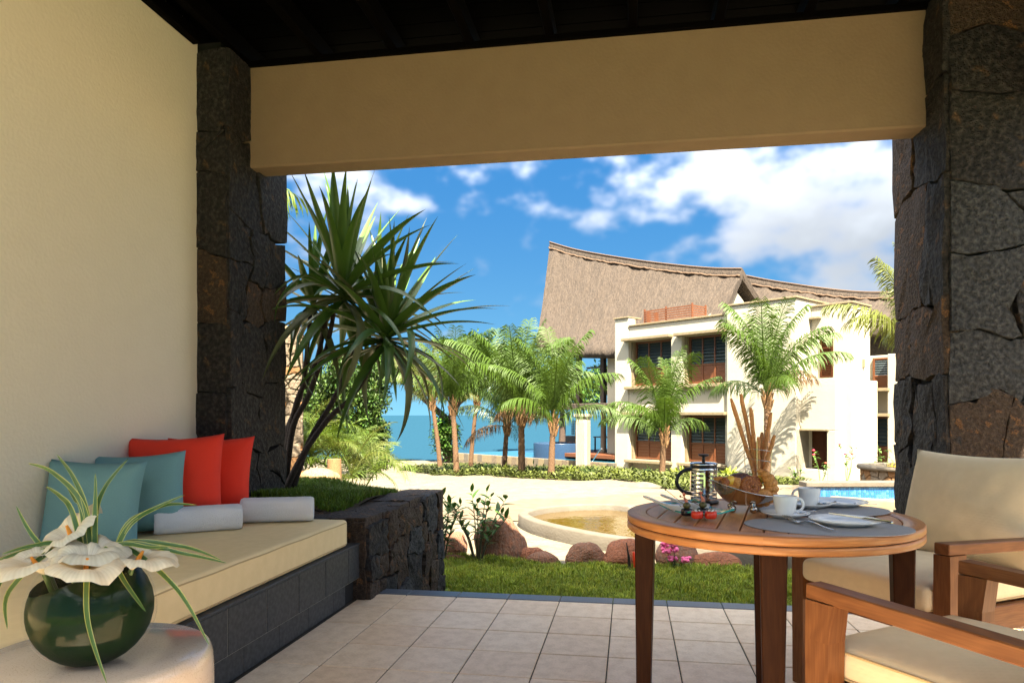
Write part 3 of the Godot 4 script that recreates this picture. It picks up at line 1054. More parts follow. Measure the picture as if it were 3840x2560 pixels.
func stone_mesh(poly: PackedVector2Array, gap: float, depth: float, bulge: float, rough := 0.006) -> ArrayMesh:
	var p := poly
	var o := Geometry2D.offset_polygon(poly, -gap, Geometry2D.JOIN_MITER)
	if o.size() > 0 and o[0].size() >= 3:
		p = o[0]
	if Geometry2D.is_polygon_clockwise(p):
		p.reverse()
	var c := Vector2.ZERO
	for q in p:
		c += q
	c /= p.size()
	var r := PackedVector2Array()
	for i in p.size():
		var a := p[i]
		var e := p[(i + 1) % p.size()]
		r.append(a.lerp(c, rf(0.0, 0.03)))
		if a.distance_to(e) > 0.05:
			var n := (e - a).orthogonal().normalized()
			r.append(a.lerp(e, 0.33) + n * rf(-rough, rough))
			r.append(a.lerp(e, 0.67) + n * rf(-rough, rough))
	var rings := []
	for k in [[1.0, -depth], [1.0, 0.0], [0.982, bulge * 0.85], [0.55, bulge]]:
		var ring := PackedVector3Array()
		for q in r:
			var s: Vector2 = c + (q - c) * k[0]
			ring.append(Vector3(s.x, s.y, k[1] + (rf(-1, 1) * rough * 0.8 if k[1] > 0 else 0.0)))
		rings.append(ring)
	var b := MB.new()
	b.loft([rings[0], rings[1]], false)
	b.flat()
	b.loft([rings[1], rings[2]], false)
	b.smooth()
	b.loft([rings[2], rings[3]], false)
	var top: PackedVector3Array = rings[3]
	var mid := Vector3(c.x, c.y, bulge + rf(-0.5, 1.0) * rough)
	for i in top.size():
		b.tri(mid, top[i], top[(i + 1) % top.size()])
	return b.done()


# clads one face: origin o, u along, v up, n = outward
func clad(parent: Node3D, called: String, o: Vector3, u: Vector3, v: Vector3, w: float, h: float, cell: float, mats: Array, bulge := 0.018, gap := 0.003, stretch := 1.2, depth := 0.05, coursed := true) -> void:
	var bs := Basis(u, v, u.cross(v))
	for poly in (ashlar(w, h, cell, stretch) if coursed else voronoi(w, h, cell, 0.44, stretch)):
		var m: Material = mats[rng.randi() % mats.size()]
		part(parent, called, stone_mesh(poly, gap, depth, bulge * rf(0.4, 1.3), 0.006 if bulge < 0.02 else 0.010), m, Transform3D(bs, o + u.cross(v) * rf(-0.006, 0.006)))


func build_pillars() -> void:
	var mats := [M.basalt, M.basalt, M.basalt, M.basalt, M.basalt_rust]
	var rmats := [M.basalt, M.basalt_gray, M.basalt_gray, M.basalt, M.basalt_rust]
	var a := thing("stone_pillar", "black basalt stone pillar behind the red pillows, between plaster wall and sea view", "pillar", Vector3(-2.62, 0, -4.25))
	var core := MB.new()
	core.box(Vector3(-0.02, 1.45, 0), Vector3(0.42, 3.7, 0.63), 0.0)
	part(a, "mortar_core", core.done(), M.mortar)
	clad(a, "stone", Vector3(-0.1, 0.30, 0.35), Vector3.RIGHT, Vector3.UP, 0.354, 2.95, 0.31, mats, 0.010, 0.0018, 1.5, 0.06)
	clad(a, "stone", Vector3(0.254, 0.30, 0.35), Vector3(0, 0, -1), Vector3.UP, 0.71, 2.95, 0.31, mats, 0.018, 0.0018, 1.35, 0.06)
	var b := thing("stone_pillar", "tall basalt stone pillar behind the far armchair, right end of the beam", "pillar", Vector3(1.95, 0, -4.25))
	core = MB.new()
	core.box(Vector3(0.10, 1.45, 0), Vector3(0.87, 3.7, 0.63), 0.0)
	part(b, "mortar_core", core.done(), M.mortar)
	clad(b, "stone", Vector3(-0.363, -0.1, 0.35), Vector3.RIGHT, Vector3.UP, 0.85, 3.36, 0.34, rmats, 0.012, 0.0018, 1.2, 0.06)
	clad(b, "stone", Vector3(-0.363, -0.3, -0.36), Vector3(0, 0, 1), Vector3.UP, 0.71, 3.56, 0.31, mats, 0.024, 0.0018, 1.4, 0.06)


func build_terrace() -> void:
	# floor with its tiles
	var base := MB.new()
	base.box(Vector3(0.0, -0.29, -2.36), Vector3(5.4, 0.57, 3.34), 0.0)
	var fl := struct("terrace_floor", base.done(), M.grout, "terrace floor of pale square stone tiles with a slate edge")
	var rear := MB.new()
	rear.box(Vector3(0.0, -0.29, 0.155), Vector3(5.4, 0.58, 1.69), 0.0)
	struct("terrace_floor_rear", rear.done(), M.slate, "unseen rear terrace floor darkened to cut bounced light")  # out of view, made dark slate to weaken the bounce onto the beam
	var tile := MB.new()
	tile.box(Vector3.ZERO, Vector3(0.2945, 0.02, 0.2925), 0.0025)
	var tm := tile.done()
	for i in range(-1, 12):
		for j in range(-1, 11):
			var x0 := -1.295 + 0.3 * i
			var z0 := -3.737 + 0.3 * j
			if z0 > -0.72:
				continue
			var m: Material = M["tile%d" % (rng.randi() % 3)]
			if i == -1 or j == -1:
				var xa := maxf(x0, -1.548)
				var za := maxf(z0, -4.03)
				var t := MB.new()
				t.box(Vector3.ZERO, Vector3(x0 + 0.295 - xa, 0.02, z0 + 0.2925 - za), 0.0025)
				part(fl, "floor_tile", t.done(), m, T(Vector3((xa + x0 + 0.295) / 2 + 0.002, -0.01 + rf(-0.0004, 0.0004), (za + z0 + 0.295) / 2 + 0.002)))
			else:
				part(fl, "floor_tile", tm, m, T(Vector3(x0 + 0.15, -0.01 + rf(-0.0005, 0.0005), z0 + 0.15)))
	var bt := MB.new()
	bt.box(Vector3.ZERO, Vector3(0.2965, 0.55, 0.118), 0.003)
	var bm := bt.done()
	for i in range(-1, 13):
		part(fl, "edge_tile", bm, M.border, T(Vector3(-1.295 + 0.3 * i + 0.15, -0.2735, -4.092)))
	# left wall
	var w := MB.new()
	w.box(Vector3(-2.68, 1.45, -1.75), Vector3(0.24, 3.9, 4.3), 0.0)
	var lw := part(self, "plaster_wall", w.done(), M.plaster)
	tag(lw, "smooth cream plaster wall beside the daybed", "wall")
	# beam over the opening and the side beam
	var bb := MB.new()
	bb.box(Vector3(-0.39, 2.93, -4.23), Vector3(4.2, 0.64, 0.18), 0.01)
	var be := part(self, "plaster_beam", bb.done(), M.beam_shaded)
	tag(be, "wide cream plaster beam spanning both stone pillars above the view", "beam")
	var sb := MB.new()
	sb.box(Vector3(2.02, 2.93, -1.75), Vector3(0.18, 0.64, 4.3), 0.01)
	var se := part(self, "plaster_beam", sb.done(), M.beam_shaded)
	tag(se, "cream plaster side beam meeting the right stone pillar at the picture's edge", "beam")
	# ceiling of dark boards on rafters
	var rs := MB.new()
	rs.box(Vector3(-0.22, 3.46, -1.82), Vector3(5.5, 0.12, 5.14), 0.0)
	var roof := struct("roof", rs.done(), M.dark_wood, "terrace roof with a dark timber ceiling")
	var cb := MB.new()
	cb.box(Vector3.ZERO, Vector3(5.3, 0.03, 0.148), 0.004)
	var cm := cb.done()
	for i in 33:
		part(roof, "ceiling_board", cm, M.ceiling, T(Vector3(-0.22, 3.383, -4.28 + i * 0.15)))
	var rb := MB.new()
	rb.box(Vector3.ZERO, Vector3(0.055, 0.11, 4.9), 0.004)
	var rm := rb.done()
	for i in 10:
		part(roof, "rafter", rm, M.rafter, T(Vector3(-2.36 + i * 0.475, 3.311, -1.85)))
	var wp := MB.new()
	wp.box(Vector3(-2.53, 3.285, -1.75), Vector3(0.055, 0.07, 4.2), 0.004)
	part(roof, "wall_plate", wp.done(), M.rafter)
	var fp := MB.new()
	fp.box(Vector3(-0.39, 3.252, -4.126), Vector3(4.1, 0.035, 0.03), 0.003)
	part(roof, "wall_plate", fp.done(), M.rafter)
	# pebble gutter at the foot of the right pillar
	var pg := MB.new()
	pg.box(Vector3(2.15, -0.012, -3.55), Vector3(1.1, 0.03, 0.60), 0.0)
	struct("gutter_bed", pg.done(), M.soil, "dark bed of the pebble gutter")
	var pm := MB.new()
	pm.sphere(Vector3.ZERO, Vector3(1, 0.62, 0.8), 8, 5)
	var xf := []
	var cols := []
	for i in 1500:
		var s := rf(0.008, 0.016)
		xf.append(T(Vector3(rf(1.62, 2.68), 0.006 + rf(0, 0.012), rf(-3.84, -3.27)), rf(0, TAU), rf(-0.3, 0.3), 0, s))
		var k := rf(0.02, 0.16)
		cols.append(Color(k * 1.15, k, k * 0.8) if rng.randf() < 0.75 else Color(k * 1.9, k * 1.3, k * 0.6))
	var vc := mat(Color.WHITE, 0.6)
	vc.vertex_color_use_as_albedo = true
	var ps := scatter(self, "gutter_pebbles", pm.done(), vc, xf, cols)
	tag(ps, "dark river pebbles in a gutter under the armchairs", "pebbles")


func build_planter() -> void:
	var mats := [M.basalt, M.basalt_gray, M.basalt_rust, M.basalt_rust, M.basalt_rust]
	var top: Material = M.basalt_rust
	var p := thing("stone_planter", "low basalt stone planter wall holding grass at the foot of the dark pillar", "planter", Vector3(-1.495, 0, -3.89))
	var c := MB.new()
	c.box(Vector3(-0.155, 0.03, -0.82), Vector3(0.25, 0.80, 1.58), 0.0)
	c.box(Vector3(-0.62, 0.028, -0.15), Vector3(0.66, 0.80, 0.24), 0.0)
	c.box(Vector3(-0.75, 0.028, -1.52), Vector3(0.92, 0.80, 0.2), 0.0)
	part(p, "mortar_core", c.done(), M.mortar)
	clad(p, "stone", Vector3(0, -0.36, 0), Vector3(0, 0, -1), Vector3.UP, 1.64, 0.825, 0.21, mats, 0.034, 0.002, 1.3, 0.06)
	clad(p, "stone", Vector3(-0.86, -0.1, 0), Vector3.RIGHT, Vector3.UP, 0.86, 0.565, 0.21, mats, 0.03, 0.002, 1.3, 0.06)
	clad(p, "coping_stone", Vector3(-0.29, 0.452, 0), Vector3.RIGHT, Vector3(0, 0, -1), 0.29, 1.64, 0.29, [top, top, M.basalt], 0.016, 0.002, 1.5, 0.05)
	clad(p, "coping_stone", Vector3(-0.86, 0.452, 0), Vector3.RIGHT, Vector3(0, 0, -1), 0.57, 0.28, 0.29, [top, top, M.basalt], 0.014, 0.002, 1.0, 0.05)
	var s := MB.new()
	s.smooth()
	for i in 12:
		for j in 14:
			var q := []
			for e in [[0, 0], [1, 0], [1, 1], [0, 1]]:
				var x: float = -1.32 + (i + e[0]) * 1.06 / 12.0
				var z: float = -0.24 - (j + e[1]) * 1.22 / 14.0
				q.append(Vector3(x, planter_y(x, z), z))
			s.quad(q[3], q[2], q[1], q[0])
	part(p, "soil", s.done(), M.soil)
	# short grass on the soil
	var xf := []
	var cols := []
	for i in 9000:
		var x := rf(-1.3, -0.28)
		var z := rf(-1.44, -0.26)
		xf.append(T(Vector3(x - 1.495, planter_y(x, z) - 0.004, z - 3.89), rf(0, TAU), rf(-0.5, 0.5), 0, rf(0.6, 1.25)))
		cols.append(blade_color())
	var g := scatter(self, "planter_grass", grass_tuft(0.055, 4), M.leaf_inst, xf, cols)
	tag(g, "short green grass growing in the stone planter", "grass")


func planter_y(x: float, z: float) -> float:
	var k := 1.0 - clampf(absf(x + 0.8) / 0.62, 0, 1)
	return 0.425 + 0.09 * sqrt(k) + 0.03 * sin(x * 5.0 + z * 4.0)


func blade_color() -> Color:
	var k := rf(0.55, 1.35)
	var w := rng.randf()
	return Color(0.105 * k + 0.06 * w * w, 0.185 * k + 0.02 * w, 0.018 * k)


# a tuft of curved blades
func grass_tuft(h: float, n: int) -> ArrayMesh:
	var b := MB.new()
	b.smooth()
	for i in n:
		var a := TAU * i / n + rf(-0.5, 0.5)
		var d := Vector3(cos(a), 0, sin(a))
		var s := Vector3(-d.z, 0, d.x) * h * 0.055
		var l := rf(0.3, 0.75)
		var p0 := d * h * 0.06
		var p1 := p0 + Vector3(0, h * 0.6, 0) + d * h * 0.22 * l
		var p2 := p0 + Vector3(0, h * (1.0 - 0.25 * l), 0) + d * h * 0.7 * l
		b.quad(p0 - s, p0 + s, p1 + s * 0.8, p1 - s * 0.8)
		b.tri(p1 - s * 0.8, p1 + s * 0.8, p2)
	return b.done()


# ------------------------------------------------------------------ hotel block
func bx(x0: float, x1: float, y0: float, y1: float, z0: float, z1: float, bev := 0.02) -> ArrayMesh:
	var b := MB.new()
	b.box(Vector3((x0 + x1) / 2, (y0 + y1) / 2, (z0 + z1) / 2), Vector3(x1 - x0, y1 - y0, z1 - z0), bev)
	return b.done()


func hotel_window(h: Node3D, x0: float, x1: float, y0: float, y1: float) -> void:
	var f := MB.new()
	var t := 0.07
	var z := -0.40
	f.box(Vector3(x0 + t / 2, (y0 + y1) / 2, z), Vector3(t, y1 - y0, 0.09), 0.005)
	f.box(Vector3(x1 - t / 2, (y0 + y1) / 2, z), Vector3(t, y1 - y0, 0.09), 0.005)
	f.box(Vector3((x0 + x1) / 2, y1 - t / 2, z), Vector3(x1 - x0 - 2 * t, t, 0.088), 0.005)
	f.box(Vector3((x0 + x1) / 2, y0 + t / 2, z), Vector3(x1 - x0 - 2 * t, t, 0.088), 0.005)
	var yt := y0 + (y1 - y0) * 0.40
	f.box(Vector3((x0 + x1) / 2, yt, z), Vector3(x1 - x0 - 2 * t, 0.06, 0.086), 0.005)
	var cw := (x1 - x0 - 2 * t) / 3.0
	for k in [1, 2]:
		f.box(Vector3(x0 + t + cw * k, (y0 + yt) / 2 + t / 2 - 0.015, z), Vector3(0.06, yt - y0 - t - 0.03, 0.084), 0.005)
		f.box(Vector3(x0 + t + cw * k, (y1 + yt) / 2 - t / 2 + 0.015, z), Vector3(0.06, y1 - yt - t - 0.03, 0.084), 0.005)
	var w := part(h, "window", f.done(), M.shutter)
	part(w, "dark_room_sheet", bx(x0 + t, x1 - t, yt, y1 - t, -0.475, -0.46, 0.0), M.window)  # dark sheet in place of the unlit room behind the louvres
	var n := 8
	var pitch := (y1 - t - yt - 0.03) / n
	var lm := MB.new()
	lm.box(Vector3.ZERO, Vector3(cw - 0.07, pitch * 1.02, 0.012), 0.0, Basis(Vector3.RIGHT, -0.62))
	var lmesh := lm.done()
	var pm := MB.new()
	for s in 5:
		pm.box(Vector3(0, (s - 2) * (yt - y0 - t - 0.04) / 5.0, 0), Vector3(cw - 0.065, (yt - y0 - t - 0.04) / 5.0 - 0.006, 0.03), 0.003)
	var pmesh := pm.done()
	for k in 3:
		var cx := x0 + t + cw * (k + 0.5)
		part(w, "shutter_panel", pmesh, M.shutter, T(Vector3(cx, (y0 + t + yt - 0.03) / 2, z)))
		for i in n:
			part(w, "louvre", lmesh, M.louvre, T(Vector3(cx, yt + 0.03 + pitch * (i + 0.5), z - 0.005)))


func build_hotel() -> void:
	var h := thing("hotel_block", "cream two storey hotel building with louvred timber windows behind the coconut palms", "building", Vector3(6.05, 0, -27.36), deg_to_rad(-39.28))
	var W: Material = M.white_wall
	part(h, "wall", bx(-8.7, -2.9, -1.9, 4.98, -6.0, -0.5), W)
	part(h, "wall", bx(-8.7, -7.9, -1.9, 5.42, -0.498, 0.0), W)
	part(h, "wall", bx(-5.6, -5.05, -1.9, 4.35, -0.498, 0.0), W)
	part(h, "wall", bx(-3.0, -2.85, -1.9, 4.35, -0.498, 0.0), W)
	part(h, "wall", bx(-7.9, -2.85, 4.352, 5.02, -0.498, -0.03), W)
	part(h, "wall", bx(-7.9, -5.6, 1.05, 2.33, -0.498, -0.025), W)
	part(h, "wall", bx(-5.05, -3.0, 1.05, 2.33, -0.498, -0.025), W)
	part(h, "wall", bx(-7.9, -5.6, -1.9, -0.92, -0.498, -0.28), W)
	part(h, "wall", bx(-5.05, -3.0, -1.9, -0.92, -0.498, -0.28), W)
	part(h, "coping", bx(-8.76, -7.88, 5.42, 5.48, -0.9, 0.06, 0.01), M.sill)
	part(h, "coping", bx(-7.88, -2.86, 5.02, 5.09, -0.9, 0.04, 0.01), M.sill)
	for x in [[-7.9, -5.6, -8.1, -5.5], [-5.05, -3.0, -5.28, -2.86]]:
		for y in [[2.33, 4.35], [-0.92, 1.05]]:
			hotel_window(h, x[0] + 0.12, x[1] - 0.06, y[0] + 0.03, y[1] - 0.03)
			part(h, "window_hood", bx(x[2], x[3], y[1], y[1] + 0.13, -0.02, 0.30, 0.015), M.sill)
			part(h, "window_sill", bx(x[2] + 0.1, x[3] - 0.02, y[0] - 0.13, y[0], -0.30, 0.22, 0.015), M.sill)
			part(h, "jamb", bx(x[0], x[0] + 0.11, y[0], y[1], -0.496, -0.20, 0.0), M.sill)
	# tall block
	part(h, "wall", bx(-2.85, 0.0, -1.9, 5.33, -5.0, 0.12, 0.025), W)
	part(h, "coping", bx(-2.92, 0.06, 5.33, 5.40, -5.0, 0.18, 0.01), M.sill)
	# wing
	part(h, "wall", bx(0.0, 1.53, -1.9, 5.08, -2.54, -1.0, 0.025), W)
	part(h, "coping", bx(0.0, 1.58, 5.08, 5.15, -2.58, -0.94, 0.01), M.sill)
	part(h, "coping", bx(0.01, 0.42, 4.62, 4.70, -0.99, -0.82, 0.01), M.sill)
	var sh := MB.new()
	sh.box(Vector3(0.41, 3.15, -0.97), Vector3(0.07, 1.42, 0.06), 0.005)
	sh.box(Vector3(0.82, 3.15, -0.97), Vector3(0.07, 1.42, 0.06), 0.005)
	for y in [2.475, 3.0, 3.52, 3.825]:
		sh.box(Vector3(0.615, y, -0.97), Vector3(0.34, 0.07, 0.058), 0.005)
	var st := part(h, "shutter", sh.done(), M.teak_dark_shaded)
	var sl := MB.new()
	for i in 20:
		sl.box(Vector3(0.615, 2.54 + i * 0.066, -0.975), Vector3(0.34, 0.06, 0.02), 0.0, Basis(Vector3.RIGHT, 0.4))
	var slats := part(st, "shutter_slats", sl.done(), M.teak_dark_shaded)
	slats.set_meta("kind", "stuff")
	# porch
	part(h, "wall", bx(-0.1, 0.86, -1.9, 2.37, -3.8, -0.86, 0.02), W)
	part(h, "wall", bx(-0.1, 1.3, 0.52, 2.37, -0.858, -0.2, 0.02), W)
	part(h, "wall", bx(0.98, 1.3, -1.9, 0.518, -0.856, -0.2, 0.02), W)
	part(h, "wall", bx(-0.1, 0.0, -1.9, 0.518, -0.856, 0.1, 0.0), W)
	part(h, "wall", bx(0.0, 0.98, -1.9, -0.92, -0.856, -0.2, 0.01), W)
	part(h, "door_head", bx(-0.08, 1.06, 0.49, 0.56, -0.21, -0.10, 0.01), M.sill)
	part(h, "wall", bx(0.862, 1.3, -1.9, 2.37, -1.49, -0.86, 0.02), W)
	part(h, "wall", bx(0.862, 1.3, 1.35, 2.37, -3.13, -1.49, 0.02), W)
	part(h, "wall", bx(0.862, 1.3, -1.9, 2.37, -3.8, -3.13, 0.02), W)
	var dr := part(h, "door", bx(0.14, 0.68, -0.92, 0.47, -0.858, -0.82, 0.005), M.teak_dark_shaded)
	part(dr, "door_panel", bx(0.22, 0.60, -0.80, -0.22, -0.822, -0.805, 0.006), M.teak_dark_shaded)
	part(dr, "door_panel", bx(0.22, 0.60, -0.14, 0.38, -0.822, -0.805, 0.006), M.teak_dark_shaded)
	part(dr, "door_handle", bx(0.17, 0.20, -0.25, -0.14, -0.82, -0.79, 0.003), M.steel)
	var lat := MB.new()
	lat.box(Vector3(1.285, 0.15, -1.53), Vector3(0.05, 2.35, 0.05), 0.004)
	for i in 24:
		lat.box(Vector3(1.285, -0.95 + i * 0.096, -1.70), Vector3(0.05, 0.055, 0.30), 0.004)
	part(h, "entrance_lattice", lat.done(), M.shutter)
	# block further right
	part(h, "wall", bx(0.2, 7.0, -1.9, 3.4, -9.0, -4.3, 0.02), W)
	part(h, "wall", bx(1.62, 7.0, -1.9, 3.4, -4.298, -3.9, 0.02), W)
	part(h, "window_sill", bx(0.9, 1.7, 1.98, 2.1, -4.3, -3.75, 0.01), M.sill)
	part(h, "window_hood", bx(0.9, 1.7, 1.0, 1.12, -4.3, -3.75, 0.01), M.sill)
	hotel_window_small(h, 0.95, 1.62, 2.1, 3.3)
	hotel_window_small(h, 0.95, 1.62, -1.0, 1.0)
	# timber screen on the roof terrace
	var sc := MB.new()
	for i in 8:
		sc.box(Vector3(-6.85, 5.12 + i * 0.105, -1.45), Vector3(2.6, 0.06, 0.03), 0.0)
		sc.box(Vector3(-5.54, 5.12 + i * 0.105, -2.0), Vector3(0.03, 0.06, 1.05), 0.0)
		sc.box(Vector3(-8.16, 5.12 + i * 0.105, -2.0), Vector3(0.03, 0.06, 1.05), 0.0)
	for x in [-8.15, -6.95, -5.55]:
		sc.box(Vector3(x, 5.47, -1.48), Vector3(0.07, 1.0, 0.07), 0.004)
	sc.box(Vector3(-5.55, 5.47, -2.5), Vector3(0.07, 1.0, 0.07), 0.004)
	part(h, "slat_screen", sc.done(), M.shutter)
	var gw := MB.new()
	gw.flat()
	var ga := []
	for x in [-6.3, -6.1]:
		ga.append(PackedVector3Array([Vector3(x, 7.0, -6.0), Vector3(x, 4.9, -2.2), Vector3(x, 4.9, -9.6)]))
	gw.loft(ga, true)
	part(h, "gable_wall", gw.done(), W)
	# thatch behind
	thatch_roof(h, [[-7.6, 8.35], [-5.3, 7.62], [-1.4, 6.62], [3.0, 6.15]], -9.2, [[-8.0, 4.6], [-1.4, 4.6], [3.0, 4.5]], -4.6, -13.8, 4.5)
	# lamp on the wing wall
	var lp := MB.new()
	lp.box(Vector3(1.56, 2.95, -1.9), Vector3(0.08, 0.32, 0.12), 0.02)
	part(h, "wall_lamp", lp.done(), M.sill)


func hotel_window_small(h: Node3D, x0: float, x1: float, y0: float, y1: float) -> void:
	var f := MB.new()
	for x in [x0 + 0.04, x1 - 0.04]:
		f.box(Vector3(x, (y0 + y1) / 2, -4.24), Vector3(0.08, y1 - y0, 0.08), 0.005)
	for y in [y0 + 0.04, y0 + (y1 - y0) * 0.4, y1 - 0.04]:
		f.box(Vector3((x0 + x1) / 2, y, -4.24), Vector3(x1 - x0 - 0.16, 0.07, 0.078), 0.005)
	var w := part(h, "window", f.done(), M.shutter)
	part(w, "dark_room_sheet", bx(x0 + 0.08, x1 - 0.08, y0 + (y1 - y0) * 0.4, y1 - 0.08, -4.29, -4.27, 0.0), M.window)
	part(w, "shutter_panel", bx(x0 + 0.08, x1 - 0.08, y0 + 0.08, y0 + (y1 - y0) * 0.4 - 0.04, -4.26, -4.23, 0.0), M.shutter)
	for i in 7:
		var b := MB.new()
		b.box(Vector3((x0 + x1) / 2, y0 + (y1 - y0) * 0.43 + i * (y1 - y0) * 0.075 + 0.03, -4.235), Vector3(x1 - x0 - 0.18, 0.08, 0.012), 0.0, Basis(Vector3.RIGHT, -0.62))
		part(w, "louvre", b.done(), M.louvre)


func along(pts: Array, u: float) -> Vector2:
	# smooth curve through [x, y] pairs, u in 0..1 by x
	var x: float = lerpf(pts[0][0], pts[pts.size() - 1][0], u)
	for i in pts.size() - 1:
		if x <= pts[i + 1][0] or i == pts.size() - 2:
			var p0 := Vector2(pts[maxi(i - 1, 0)][0], pts[maxi(i - 1, 0)][1])
			var p1 := Vector2(pts[i][0], pts[i][1])
			var p2 := Vector2(pts[i + 1][0], pts[i + 1][1])
			var p3 := Vector2(pts[mini(i + 2, pts.size() - 1)][0], pts[mini(i + 2, pts.size() - 1)][1])
			return p1.cubic_interpolate(p2, p0, p3, clampf((x - p1.x) / (p2.x - p1.x), 0, 1))
	return Vector2.ZERO


func thatch_roof(parent: Node, ridge: Array, zr: float, eave: Array, zf: float, zb: float, yb: float) -> void:
	var n := FastNoiseLite.new()
	n.seed = 51
	n.frequency = 0.9
	n.fractal_octaves = 3
	var nu := 70
	var nv := 18
	var rings := []
	var caps := []
	for i in nu + 1:
		var u := float(i) / nu
		var r := along(ridge, u)
		var e := along(eave, u)
		var top := Vector3(r.x, r.y, zr)
		var fr := Vector3(e.x, e.y, zf)
		var bk := Vector3(e.x, yb, zb)
		var ring := PackedVector3Array()
		var th := 0.38
		for s in [[top, fr, 1.0], [fr, top, 0.0], [top, bk, 0.0], [bk, top, 1.0]]:
			for j in nv + 1:
				var t := float(j) / nv
				var outer: bool = s[2] > 0.5
				var p: Vector3 = (s[0] as Vector3).lerp(s[1], t)
				var k := t if (s[0] == top) else 1.0 - t
				p.y -= 0.55 * sin(k * PI) * (0.7 if outer else 0.7)
				if outer:
					p.y += n.get_noise_3d(p.x * 1.5, p.y * 1.0, p.z) * 0.20 + rf(-0.035, 0.035)
					if k > 0.97:
						p.y += rf(-0.13, 0.03)
				else:
					p.y -= th
				ring.append(p)
		rings.append(ring)
		var c := PackedVector3Array()
		for q in [[0.0, 0.0], [0.17, 0.0], [0.17, -0.16]]:
			pass
		var df := (fr - top).normalized()
		var db := (bk - top).normalized()
		var w := 0.36
		c.append(top + Vector3(0, 0.16, 0.0))
		c.append(top + df * w * 0.3 + Vector3(0, 0.13, 0))
		c.append(top + df * w + Vector3(0, 0.02 + rf(-0.03, 0.03), 0.02))
		c.append(top + df * w + Vector3(0, -0.25, -0.1))
		c.append(top + Vector3(0, -0.2, 0))
		c.append(top + db * w + Vector3(0, -0.25, 0.1))
		c.append(top + db * w + Vector3(0, 0.02 + rf(-0.03, 0.03), -0.02))
		c.append(top + db * w * 0.3 + Vector3(0, 0.13, 0))
		caps.append(c)
	var b := MB.new()
	b.smooth()
	b.loft(rings, false)
	b.flat()
	for e in [0, nu]:
		var r: PackedVector3Array = rings[e]
		for j in nv:
			var o0 := r[j]
			var o1 := r[j + 1]
			var i0 := r[2 * nv + 1 - j]
			var i1 := r[2 * nv - j]
			var o2 := r[4 * nv + 3 - j]
			var o3 := r[4 * nv + 2 - j]
			var i2 := r[2 * nv + 2 + j]
			var i3 := r[2 * nv + 3 + j]
			if e == 0:
				b.quad(o0, i0, i1, o1, Vector2(0, 0), Vector2(0.4, 0), Vector2(0.4, 0.3), Vector2(0, 0.3))
				b.quad(o2, o3, i3, i2, Vector2(0, 0), Vector2(0.4, 0), Vector2(0.4, 0.3), Vector2(0, 0.3))
			else:
				b.quad(o0, o1, i1, i0, Vector2(0, 0), Vector2(0.4, 0), Vector2(0.4, 0.3), Vector2(0, 0.3))
				b.quad(o2, i2, i3, o3, Vector2(0, 0), Vector2(0.4, 0), Vector2(0.4, 0.3), Vector2(0, 0.3))
	var roof := part(parent, "thatched_roof", b.done(), M.thatch)
	var cb := MB.new()
	cb.smooth()
	cb.loft(caps, true)
	part(roof, "ridge_cap", cb.done(), M.thatch)
	for k in [[2, 0.05, 0.0], [1, 0.035, 0.05]]:
		var pts := []
		for i in nu + 1:
			pts.append(caps[i][k[0]] + Vector3(0, k[2] - (0.05 if k[0] == 2 else -0.02), 0.02))
		var tb := MB.new()
		tb.tube(pts, [k[1]], 6)
		part(roof, "ridge_rope", tb.done(), M.thatch_dark)


